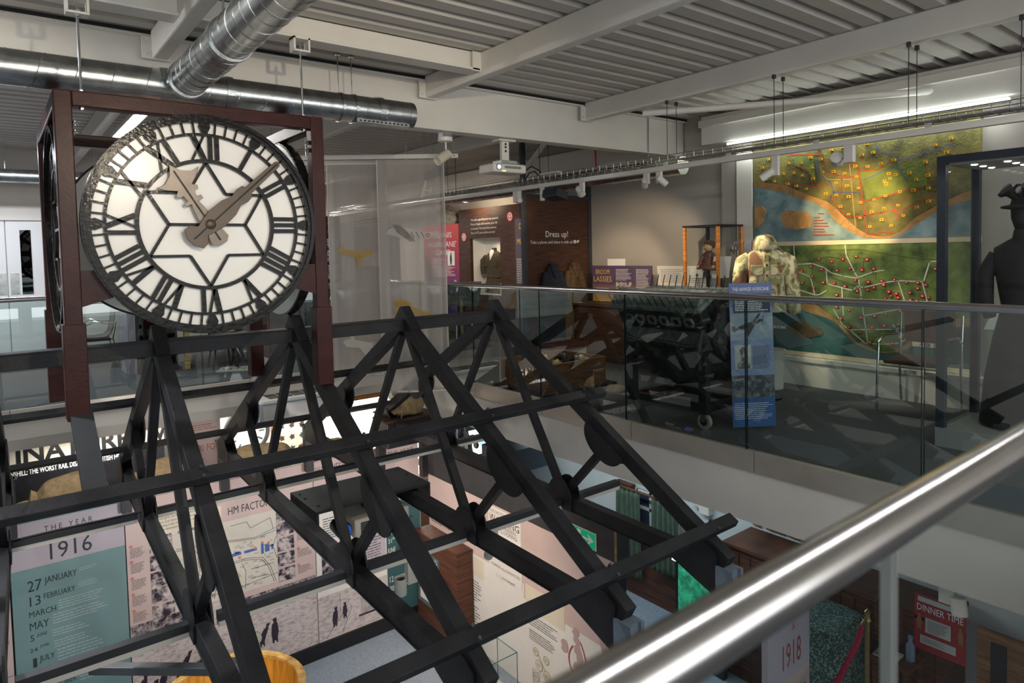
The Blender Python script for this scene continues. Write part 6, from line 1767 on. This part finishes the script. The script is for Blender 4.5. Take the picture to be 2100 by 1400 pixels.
ud([(0, 0, .22, .25, .16), (0, 0, .20, .22, .5), (0, 0, .16, .17, .8), (0, 0, .11, .12, 1.02), (0, 0, .12, .15, 1.2), (0, 0, .13, .18, 1.36), (0, 0, .10, .17, 1.45), (0, 0, .05, .06, 1.52), (0, 0, .045, .05, 1.58)], 'dress', M_blkc)
ud([(0, 0, .04, .04, 1.57), (-.01, 0, .075, .065, 1.66), (0, 0, .08, .07, 1.72), (0, 0, .02, .02, 1.78)], 'head_form', M_blkc)
ud([(0, 0, .05, .05, 1.72), (0, 0, .13, .13, 1.735), (0, 0, .13, .13, 1.75), (0, 0, .075, .075, 1.76), (0, 0, .06, .06, 1.82), (0, 0, .01, .01, 1.83)], 'hat', M_blkc)
rnd = random.Random(9)
for k in range(12):
    a = k * 2 * PI / 12; q = .05 + .04 * (k % 3); b = MB().path([(5.85 + .04 * math.cos(a), 1.52 + .04 * math.sin(a), 1.79), (5.85 + q * math.cos(a), 1.52 + q * math.sin(a), 1.86 + .02 * (k % 2)), (5.85 + (q + .06) * math.cos(a), 1.52 + (q + .06) * math.sin(a), 1.83)], [.015, .035, .008], 8); b.build('feather', M_blkc, u, smooth=True)
for s in (-1, 1): MB().path([(5.85, 1.52 + s * .15, 1.40), (5.82, 1.52 + s * .22, 1.25), (5.78, 1.52 + s * .20, 1.05), (5.74, 1.52 + s * .16, .95)], [.055, .06, .05, .04], 12).build('sleeve', M_blkc, u, smooth=True)
# chair behind the showcase
t = thing('chair', 'chrome framed visitor chair with a brown seat, left of the tall showcase', 'chair', (6.45, 2.42, 0))
M_seat = pm('brown_seat', (.06, .03, .022), .7, 0, .2, 14)
MB().box(6.25, 2.20, .43, 6.66, 2.64, .475).build('seat', M_seat, t, bevel=.015)
MB().obox((6.69, 2.42, .74), (V((1, 0, .12)).normalized(), V((0, 1, 0)), V((-.12, 0, 1)).normalized()), (.015, .21, .15)).build('backrest', M_seat, t, bevel=.012)
for y in (2.17, 2.67):
    MB().path([(6.20, y, .0), (6.22, y, .40), (6.24, y, .62), (6.32, y, .67), (6.62, y, .66), (6.70, y, .60), (6.70, y, .40)], .012, 10).build('arm_and_front_leg', M_chrome, t, smooth=True)
    MB().path([(6.72, y, 0), (6.68, y, .40), (6.72, y, .85)], .012, 10).build('rear_leg', M_chrome, t, smooth=True)
b = MB()
for x in (6.23, 6.69): b.tube((x, 2.17, .42), (x, 2.67, .42), .010, 8)
b.build('cross_bar', M_chrome, t)
t = thing('waste_bin', 'pale round bin standing on the floor right of the blue placard', 'bin', (6.46, 3.86, 0))
MB().lathe((6.46, 3.86, 0), (0, 0, 1), [(.13, 0), (.15, .40), (.158, .41), (.145, .41), (.125, .02), (.001, .02)], 28).build('body', pm('bin_white', (.60, .58, .54), .5, 0, .04, 4), t, smooth=True)
t = thing('lectern', 'slim white topped lectern behind the glass of the tall showcase', 'lectern', (6.52, 1.78, 0))
MB().obox((6.52, 1.78, .86), (V((.8, 0, .5)).normalized(), V((0, 1, 0)), V((-.5, 0, .8)).normalized()), (.16, .13, .008)).build('sloping_top', M_pap, t); MB().box(6.50, 1.76, .02, 6.54, 1.80, .85).build('post', M_slate, t); MB().box(6.38, 1.66, 0, 6.66, 1.90, .02).build('base', M_slate, t)

# ================================================================== TRACKS, LAMPS AND FITTINGS UNDER THE DECK
t = thing('lighting_track', 'long white track with a wire cable tray above it along the right gallery', 'lighting track', (5.2, 6, 2.3))
MB().box(5.17, .6, 2.255, 5.23, 12.3, 2.30).build('rail', M_white, t)
tr = MB()
for x in (5.11, 5.29):
    for z in (2.33, 2.385): tr.tube((x, .6, z), (x, 12.3, z), .004, 6)
yy = .7
while yy < 12.3:
    tr.path([(5.11, yy, 2.385), (5.11, yy, 2.33), (5.29, yy, 2.33), (5.29, yy, 2.385)], .003, 5); yy += .10
tr.build('cable_tray', M_galv, t)
c = MB().box(5.13, .6, 2.333, 5.27, 4.0, 2.345); c.build('cable_bed', M_gwall, t)
for k, y in enumerate((1.35, 2.0, 3.02, 4.12, 6.0, 8.0)):
    for x in (5.13, 5.27):
        w = MB().tube((x, y, 2.33), (x, y, 2.90), .003, 6); w.build('wire', M_dark, t)
        MB().box(x - .012, y - .012, 2.87, x + .012, y + .012, 2.904).build('beam_clip', M_slate, t)
for y in (1.2, 1.9, 2.7, 3.5, 4.2):
    MB().box(5.19, y - .02, 2.30, 5.21, y + .02, 2.34).build('track_clip', M_white, t)
TR = 2.255
G = 'white track spotlights'
spothead('lit white track spotlight left of the upper relief map', (5.2, 3.05, TR), (5.17, 3.11, 2.10), (4.6, 4.4, 1.2), power=10, ang=50, lens=M_lampw)
spothead('white track spotlight with dark drum, in front of the upper relief map', (5.2, 2.44, TR), (5.25, 2.56, 2.165), (6.88, 3.15, 1.85), lens=M_dark, r=.045, ln=.12, box=(.05, .07, .12), power=130, ang=36, col=(1, .72, .34))
spothead('dark backed left one of two track spotlights over the doll case', (5.2, 4.44, TR), (5.22, 4.48, 2.16), (6.9, 6.0, 1.1), lit=False, power=45, ang=62, col=(1, .78, .52))
spothead('lit right one of two track spotlights over the doll case', (5.2, 4.28, TR), (5.17, 4.22, 2.155), (5.98, 3.62, 1.3), power=75, ang=36, col=(1, .80, .55))
spothead('track spotlight seen past the right post of the Dress up frame', (5.2, 5.36, TR), (5.23, 5.42, 2.16), (6.9, 6.4, .9), lit=False, r=.045, power=35, ang=55, col=(1, .76, .5))
spothead('small lit track spotlight left of the Dress up frame', (5.2, 6.52, TR), (5.19, 6.47, 2.13), (6.6, 9.2, 1.9), power=16, ang=60, col=(1, .76, .5), box=(.06, .10, .13))
t = thing('floodlight', 'dark floodlight hung from the white track above the Dress up board', 'floodlight', (5.2, 5.9, TR))
MB().obox((5.26, 5.88, 2.16), (V((1, 0, -.3)).normalized(), V((0, 1, 0)), V((.3, 0, 1)).normalized()), (.09, .13, .05)).build('housing', M_navy, t, bevel=.01)
MB().box(5.18, 6.02, 2.10, 5.22, 6.06, TR).build('bracket', M_white, t); MB().obox((5.28, 5.80, 2.107), (V((1, 0, -.3)).normalized(), V((0, 1, 0)), V((.3, 0, 1)).normalized()), (.04, .04, .004)).build('lens', emis('cyan_lens', (.45, .85, .95), 3), t)
# added spots without fittings light the exhibits
spot('crate_lamp', (5.2, 5.1, 2.2), (4.9, 5.9, .0), 70, 75, (1, .88, .70), .8)
spot('doll_fill', (5.3, 4.0, 2.2), (6.6, 4.68, 1.35), 16, 26, (1, .84, .62), .6)  # unseen spot added to brighten the doll
spot('engine_lamp', (5.2, 3.9, 2.2), (4.75, 3.7, .9), 14, 60, (1, .88, .74), .8)
spot('lower_map_wash', (5.2, 2.9, 2.2), (6.88, 3.0, .9), 26, 62, (1, .93, .80), .8)  # unseen spot added to brighten the lower map
spot('dress_wash', (5.3, 5.2, 2.2), (6.3, 7.0, 1.5), 7, 60, (1, .86, .72), .8)
spot('wood_wash', (5.2, 7.5, 2.2), (6.6, 9.1, 1.6), 42, 78, (1, .80, .58), .8)
spot('panel_wash_back', (5.2, 9.3, 2.2), (6.6, 10.5, 1.5), 18, 70, (1, .86, .72), .8)
spot('upper_cove', (6.2, 9.2, 2.30), (6.95, 9.2, 2.50), 16, 140, (1, .82, .58), .8)

# ceiling projector
t = thing('ceiling_projector', 'white projector with glowing lens on a pole under the main beam', 'projector', (4.16, 5.4, 2.63))
MB().box(4.11, 5.38, 2.42, 4.20, 5.42, 2.62).build('pole', M_white, t, bevel=.004)
h = MB()
for z in (2.56, 2.59, 2.52): h.lathe((4.155, 5.379, z), (0, -1, 0), [(.012, 0), (.012, .002)], 12)
h.build('pole_holes', M_dark, t)
MB().box(4.05, 5.34, 2.615, 4.26, 5.46, 2.632).build('ceiling_plate', M_white, t); MB().box(4.06, 5.33, 2.39, 4.26, 5.47, 2.42).build('yoke', M_galv, t)
MB().box(3.94, 5.30, 2.295, 4.36, 5.56, 2.385).build('body', M_white, t, bevel=.02)
v = MB()
for i in range(16): v.box(4.08 + i * .013, 5.296, 2.335, 4.085 + i * .013, 5.30, 2.36)
v.build('vent_grille', M_dark, t)
MB().lathe((4.00, 5.30, 2.345), (0, -1, 0), [(.032, -.01), (.032, .012), (.027, .012)], 20).build('lens_ring', M_galv, t); MB().lathe((4.00, 5.29, 2.345), (0, -1, 0), [(.027, 0), (.001, .008)], 20).build('lens', emis('violet_lens', (.45, .42, 1.0), 4), t)
g = MB().box(4.05, 5.297, 2.305, 4.062, 5.30, 2.312); g.box(4.075, 5.297, 2.305, 4.087, 5.30, 2.312); g.build('status_light', emis('green_led', (.3, .9, .1), 3), t)
# single white spot on a round base
t = thing('ceiling_spotlight', 'white ceiling spotlight on a round base beside the duct end, above the banners', 'spotlight', (3.41, 5.34, 2.635))
MB().box(3.36, 5.30, 2.585, 3.46, 5.38, 2.635).build('junction_box', M_galv, t); MB().lathe((3.41, 5.34, 2.585), (0, 0, -1), [(.07, 0), (.07, .035), (.05, .042), (.001, .042)], 28).build('base', M_white, t, smooth=True)
MB().tube((3.415, 5.34, 2.545), (3.415, 5.34, 2.42), .008, 8).build('stem', M_white, t)
MB().lathe((3.44, 5.33, 2.44), V((-.85, -.15, -.5)), [(.035, 0), (.045, .01), (.045, .17), (.038, .17), (.036, .15), (.001, .148)], 24).build('head', pm('ivory_metal', (.55, .52, .42), .4, 0, .05, 5), t, smooth=True)
# linear ceiling light behind the clock
t = thing('ceiling_light', 'bright linear ceiling light seen between the clock dial and the frame top', 'ceiling light', (1.17, 7.7, 2.9))
MB().box(1.11, 6.75, 2.86, 1.23, 8.70, 2.903).build('housing', M_white, t); MB().box(1.13, 6.78, 2.85, 1.21, 8.67, 2.86).build('diffuser', emis('linear_white', (1, .97, .92), 12), t)
area('linear', (1.17, 7.7, 2.83), (1.17, 7.7, 0), .1, 1.8, 22, (1, .96, .90))
# red cable
tag(MB().path([(6.10, 6.05, 3.10), (6.10, 6.05, 2.95), (6.10, 6.04, 2.75), (6.09, 6.02, 2.62), (6.05, 5.98, 2.54)], .012, 8).build('red_cable', pm('red_pvc', (.50, .03, .03), .5, 0, .1, 9), None, smooth=True), 'short red cable hanging from the deck right of the Dress up frame', 'cable')
t = thing('cable_loop', 'black cable loops with a white socket strip on the tray near the Dress up frame', 'cable', (5.2, 6.2, 2.38))
MB().path([(5.22, 6.42, 2.39), (5.22, 6.36, 2.50), (5.22, 6.25, 2.53), (5.22, 6.10, 2.46), (5.22, 6.06, 2.39)], .008, 8).build('loop', M_dark, t); MB().path([(5.24, 6.40, 2.39), (5.24, 6.32, 2.46), (5.24, 6.22, 2.47), (5.24, 6.14, 2.40)], .008, 8).build('loop', M_dark, t)
MB().box(5.18, 5.75, 2.39, 5.26, 6.06, 2.42).build('socket_strip', M_white, t)

# ------------------------------------------------------------------ voile banners
M_voile = sheer_mat('voile', (.60, .57, .54), .70)
M_voile2 = sheer_mat('voile_back', (.56, .53, .51), .74)
M_hem = pm('voile_hem', (.66, .62, .58), .9, 0, .05, 20)


def banner(label, p, q, zt, zb, m, folds):
    p, q = V((*p, 0)), V((*q, 0)); d = q - p; L = d.length; d.normalize(); nr = V((d.y, -d.x, 0))
    t = thing('voile_banner', label, 'banner', tuple(p + (q - p) / 2 + V((0, 0, zt))), 'voile banners hung over the void corner')
    nu, nv = 60, 24; vs = []
    for j in range(nv + 1):
        k = j / nv
        for i in range(nu + 1):
            s = i / nu
            ss = s + .012 * math.sin(2 * PI * s) * k
            a = sum(A * math.exp(-((s - c) / w) ** 2) * (k if up_ else 1) for c, w, A, up_ in folds)
            pt = p + d * (L * ss) + nr * (a + .012 * math.sin(7 * s + 3 * k))
            vs.append((pt.x, pt.y, zt + (zb - zt) * k))
    fs = [(j * (nu + 1) + i, j * (nu + 1) + i + 1, (j + 1) * (nu + 1) + i + 1, (j + 1) * (nu + 1) + i) for j in range(nv) for i in range(nu)]
    MB().add(vs, fs).build('cloth', m, t, smooth=True, angle=180)
    h = MB().tube(p + V((0, 0, zb)), q + V((0, 0, zb)), .012, 8); h.build('bottom_hem', M_hem, t)
    for e, nme in ((p, 'side_hem'), (q, 'side_hem')):
        MB().tube(e + V((0, 0, zt)), e + V((0, 0, zb)), .006, 6).build(nme, M_hem, t)
    F = (p + nr * .03, d, V((0, 0, 1)), nr)
    return t, F, L


B1, B2 = (3.362, 6.66), (3.958, 6.247)
t, F, L = banner('front grey voile banner printed with a yellow biplane, hanging over the void corner', B1, B2, 2.53, -.02, M_voile, [(.16, .06, .03, 0), (.62, .05, .035, 1), (.72, .05, -.03, 1), (.93, .03, -.03, 0), (.38, .04, .02, 1)])
M_yp = sheer_mat('yellow_plane_print', (.62, .42, .12), .72); M_gp = sheer_mat('grey_plane_print', (.30, .28, .27), .6); M_wp = sheer_mat('white_plane_print', (.80, .77, .72), .7)
b = MB()
b.poly(F, [(.14, .98), (.22, 1.0), (.36, .92), (.54, .85), (.56, .80), (.52, .79), (.40, .84), (.28, .86), (.20, .90)], .012)
b.poly(F, [(.13, .93), (.20, .90), (.32, .76), (.36, .71), (.30, .72), (.16, .83)], .014); b.poly(F, [(.15, 1.0), (.30, 1.0), (.36, .95), (.18, .94)], .014); b.poly(F, [(.50, .84), (.55, .86), (.58, .76), (.53, .74)], .014)
b.build('yellow_biplane_print', M_yp, t)
b = MB(); b.poly(F, [(.12, 1.78), (.22, 1.80), (.50, 1.74), (.64, 1.75), (.66, 1.71), (.50, 1.66), (.24, 1.68), (.08, 1.73)], .012); b.build('white_aeroplane_print', M_wp, t)
b = MB(); b.poly(F, [(.16, 1.83), (.24, 1.82), (.34, 1.72), (.40, 1.64), (.34, 1.64), (.20, 1.74)], .014)
for k in range(4): b.stroke(F, [(.30 + k * .055, 1.74), (.33 + k * .055, 1.68)], .012, .015)
b.circ(F, .535, 1.705, .012, .022, .015); b.build('grey_aeroplane_print', M_gp, t)
b = MB(); b.poly(F, [(.47, 2.11), (.50, 2.12), (.535, 2.24), (.54, 2.30), (.52, 2.29), (.49, 2.20)], .014); b.stroke(F, [(.50, 2.20), (.585, 2.185)], .016, .015); b.stroke(F, [(.575, 2.16), (.585, 2.22)], .012, .014); b.build('small_aeroplane_print', M_wp, t)
C1, C2 = (3.05, 7.28), (3.60, 6.90)
t, F, L = banner('rear grey voile banner with a yellow monoplane print, left of the front one', C1, C2, 2.53, .12, M_voile2, [(.10, .05, .03, 0), (.35, .06, .03, 1), (.8, .06, -.03, 1)])
b = MB(); b.poly(F, [(.10, 1.56), (.16, 1.62), (.18, 1.57), (.34, 1.55), (.48, 1.56), (.50, 1.51), (.36, 1.46), (.20, 1.51), (.10, 1.53)], .012); b.poly(F, [(.30, 1.50), (.36, 1.50), (.35, 1.36), (.32, 1.36)], .013); b.build('yellow_monoplane_print', M_yp, t)
b = MB(); b.poly(F, [(.12, .52), (.20, .55), (.42, .50), (.56, .50), (.58, .46), (.40, .43), (.16, .46)], .012); b.poly(F, [(.30, .46), (.42, .45), (.46, .32), (.40, .32)], .013); b.poly(F, [(.21, .54), (.26, .54), (.24, .63), (.21, .62)], .013); b.build('silver_aeroplane_print', M_wp, t)
b = MB(); b.stroke(F, [(.30, 1.88), (.58, 1.92)], .008, .013); b.stroke(F, [(.30, 1.85), (.58, 1.89)], .006, .013); b.circ(F, .48, .475, .012, .02, .014); b.build('grey_print', M_gp, t)
for lab, p, q, z, hd in (('front white curtain rail carrying the front voile banner', (2.55, 7.20), (4.09, 6.15), 2.545, (3.9, 3.5)), ('rear white curtain rail a little lower, behind the front one', (2.35, 7.76), (4.05, 6.60), 2.535, (3.5, 2.9))):
    t = thing('curtain_rail', lab, 'rail', (*p, z), 'white rails of the voile banners')
    MB().beam((*p, z + .02), (*q, z + .02), .03, .045).build('bar', M_white, t)
    d = V((*q, 0)) - V((*p, 0))
    for s in (.12, .85, .95):
        e = V((*p, 0)) + d * s; MB().tube((e.x, e.y, z + .04), (e.x, e.y, 3.10), .004, 6).build('chain', M_galv, t)
    e = V((*q, 0)) - d * .03; MB().lathe((e.x, e.y - .018, z + .02), (0, -1, 0), [(.008, 0), (.008, .003)], 10).build('end_hole', M_dark, t)

# ================================================================== FAR GALLERY
t = thing('chair', 'grey visitor chair with chrome arms in front of the white doors', 'chair', (1.15, 10.95, 0))
M_tau = pm('taupe_shell', (.16, .13, .12), .5, 0, .15, 9)
R = []
for k in range(12):
    s = k / 11
    if s < .5: x, z = .25 - .5 * s * 1.0, .46 - .02 * math.sin(s * 6)
    else: x, z = 0 - .12 * (s - .5), .46 + (s - .5) * .95
    R.append((x, z))
vs = []
pr_ = [(-.23, .47), (-.12, .445), (0, .44), (.12, .45), (.18, .50), (.21, .60), (.23, .75), (.25, .92)]
M0 = V((1.13, 10.95, 0))
seat = MB(); vs = []
for a, z in pr_:
    for w in (-.21, .21): vs.append(M0 + V((a * .98 - .02, w, z)))
seat.add(vs, [(2 * i, 2 * i + 1, 2 * i + 3, 2 * i + 2) for i in range(len(pr_) - 1)])
o = seat.build('seat_shell', M_tau, t, smooth=True, angle=80); sm = o.modifiers.new('thick', 'SOLIDIFY'); sm.thickness = .015
for w in (-.24, .24):
    MB().path([M0 + V((-.22, w, 0)), M0 + V((-.20, w, .42)), M0 + V((-.16, w, .62)), M0 + V((-.05, w, .68)), M0 + V((.08, w, .64)), M0 + V((.22, w, .64))], .011, 8).build('arm_and_front_leg', M_chrome, t, smooth=True)
    MB().path([M0 + V((.24, w, 0)), M0 + V((.16, w, .42)), M0 + V((.20, w, .64))], .011, 8).build('rear_leg', M_chrome, t, smooth=True)
MB().box(.95, 10.72, .40, 1.27, 11.18, .43).build('seat_frame', M_dark, t)
t = thing('display_unit', 'dark glazed display unit right of the grey chair, behind the clock', 'display unit', (1.62, 10.2, 0))
MB().box(1.45, 9.95, .0, 1.95, 10.5, 2.3).build('body', M_navy, t); MB().box(1.36, 9.90, 0, 1.45, 10.5, 2.3).build('end_panel', pm('mauve_panel', (.30, .26, .30), .6, 0, .05, 4), t); MB().box(1.50, 9.93, .1, 1.92, 9.95, 2.2).build('glass_front', glass_mat('smoked', (0, 0, 0)), t)
t = thing('table', 'orange brown table with pale wooden legs behind the clock dial', 'table', (2.4, 10.3, 0))
MB().box(1.98, 9.85, .70, 3.0, 10.75, .74).build('tabletop', pm('terracotta_top', (.30, .10, .045), .5, 0, .1, 6), t)
M_pine = wood('pine', (.42, .25, .10), (.55, .34, .15), 5, (1, 1, 8))
for x, y in ((2.06, 9.92), (2.06, 10.66), (2.92, 9.92), (2.92, 10.66)): MB().box(x - .03, y - .03, 0, x + .03, y + .03, .70).build('leg', M_pine, t)
for i, (x, y) in enumerate(((2.45, 10.0), (2.75, 9.95))):
    t = thing('stool', 'dark stool in front of the orange brown table, the %s of two' % ('left' if i == 0 else 'right'), 'stool', (x, y - .25, 0), 'dark stools at the table')
    MB().lathe((x, y - .32, 0), (0, 0, 1), [(.16, .44), (.17, .46), (.16, .49), (.001, .50)], 20).build('seat', M_dark, t, smooth=True)
    for sx in (-1, 1):
        for sy in (-1, 1): MB().tube((x + sx * .15, y - .32 + sy * .15, 0), (x + sx * .08, y - .32 + sy * .08, .45), .012, 8).build('leg', M_dark, t)
t = thing('freestanding_board', 'dark brown board standing on the far gallery under the right side of the clock', 'board', (2.81, 9.05, 0))
MB().box(2.74, 9.0, 0.10, 2.90, 9.06, 1.95).build('board', M_dwood, t); MB().box(2.70, 8.95, 0, 2.94, 9.11, .10).build('foot', M_dwood, t)
t = thing('floor_mat', 'pale lettered mat on the carpet of the far gallery', 'mat', (2.6, 9.4, 0))
MB().obox((2.62, 9.35, .004), (V((.9, -.42, 0)).normalized(), V((.42, .9, 0)).normalized(), V((0, 0, 1))), (.30, .20, .004)).build('mat', pm('mat_beige', (.42, .40, .36), .9, 0, .1, 30), t)
Fm = (V((2.62, 9.35, .009)), V((-.9, .42, 0)).normalized(), V((-.42, -.9, 0)).normalized(), V((0, 0, 1)))
b = MB(); b.text(Fm, 'CENID', -.26, -.08, .16, .50, d=.001); b.build('lettering', M_ink, t)
FI = fr((0, 8.80, 0), (1, 0, 0), (0, 0, 1), (0, -1, 0))
t = thing('information_stand', 'black information stand with red and white lettering left of the banners', 'stand', (3.6, 8.9, 0))
MB().box(3.42, 8.81, 1.12, 3.86, 8.86, 2.05).build('board', M_dark, t); MB().box(3.44, 8.82, 0, 3.88, 9.1, 1.05).build('base_cabinet', M_navy, t); MB().box(3.40, 8.80, 1.05, 3.90, 9.1, 1.12).build('ledge', pm('amber_ledge', (.55, .33, .03), .5, 0, .1, 6), t)
b = MB(); b.text(FI, 'THE', 3.60, 1.92, .06); b.text(FI, 'PEOPLE', 3.58, 1.80, .075, .26); b.build('red_lettering', M_rink, t)
b = MB()
for z0, z1, n in ((1.62, 1.74, 5), (1.42, 1.58, 6), (1.18, 1.38, 8)): b.lines(FI, 3.58, z0, 3.84, z1, n, .6)
b.build('body_text', M_wink, t)
# pale panels dimly seen through the voile
for i, (x, y, z0, z1, w, m, lab) in enumerate(((3.95, 10.4, 1.35, 1.98, .30, M_pap, 'white notice glowing through the rear voile banner'), (4.75, 10.6, .6, 2.05, .28, M_pap, 'tall white panel seen through the front voile banner'), (5.5, 11.2, 1.3, 1.55, .35, M_pap, 'small white card seen through the front voile banner'), (3.55, 9.3, .9, 1.6, .16, pm('old_map', (.50, .34, .22), .7, 0, .3, 9), 'narrow tan picture left of the rear voile banner'))):
    t = thing('notice_board', lab, 'board', (x, y, 0), None)
    MB().box(x - w / 2, y, z0, x + w / 2, y + .03, z1).build('panel', m, t); MB().box(x - .02, y + .03, 0, x + .02, y + .05, z1).build('stand', M_slate, t)
t = thing('exhibit_wall', 'dark blue exhibition wall behind the voile banners', 'wall panel', (4.6, 11.6, 0))
MB().box(3.2, 11.6, 0, 6.3, 11.7, 2.05).build('panel', pm('mauve_wall', (.20, .18, .20), .8, 0, .1, 3), t)
# sloping glass reading case near the corner
t = thing('reading_case', 'sloping glass topped case at the gallery corner right of the banners', 'display case', (4.72, 7.1, 0))
ax = V((.75, -.65, 0)).normalized(); bx = V((.65, .75, 0)).normalized()
MB().obox((4.75, 7.15, .98), (ax, (bx + V((0, 0, .5))).normalized(), (V((0, 0, 1)) - bx * .5).normalized()), (.24, .28, .02)).build('sloping_top', pm('case_rim', (.25, .29, .29), .4, .3, .1, 6), t, bevel=.004)
MB().obox((4.745, 7.145, 1.003), (ax, (bx + V((0, 0, .5))).normalized(), (V((0, 0, 1)) - bx * .5).normalized()), (.20, .24, .004)).build('glass_lid', M_case, t)
MB().box(4.70, 7.1, 0, 4.78, 7.18, .95).build('post', M_slate, t); MB().obox((4.74, 7.14, .01), (ax, bx, V((0, 0, 1))), (.2, .18, .01)).build('foot', M_slate, t)
t = thing('bar_stool', 'blue and chrome stool beside the sloping glass case', 'stool', (5.0, 7.6, 0))
MB().box(4.86, 7.46, .60, 5.14, 7.74, .66).build('seat', pm('blue_seat', (.02, .05, .16), .6, 0, .1, 8), t, bevel=.015)
for sx in (-1, 1):
    for sy in (-1, 1): MB().tube((5.0 + sx * .16, 7.6 + sy * .16, 0), (5.0 + sx * .12, 7.6 + sy * .12, .60), .011, 8).build('leg', M_chrome, t)
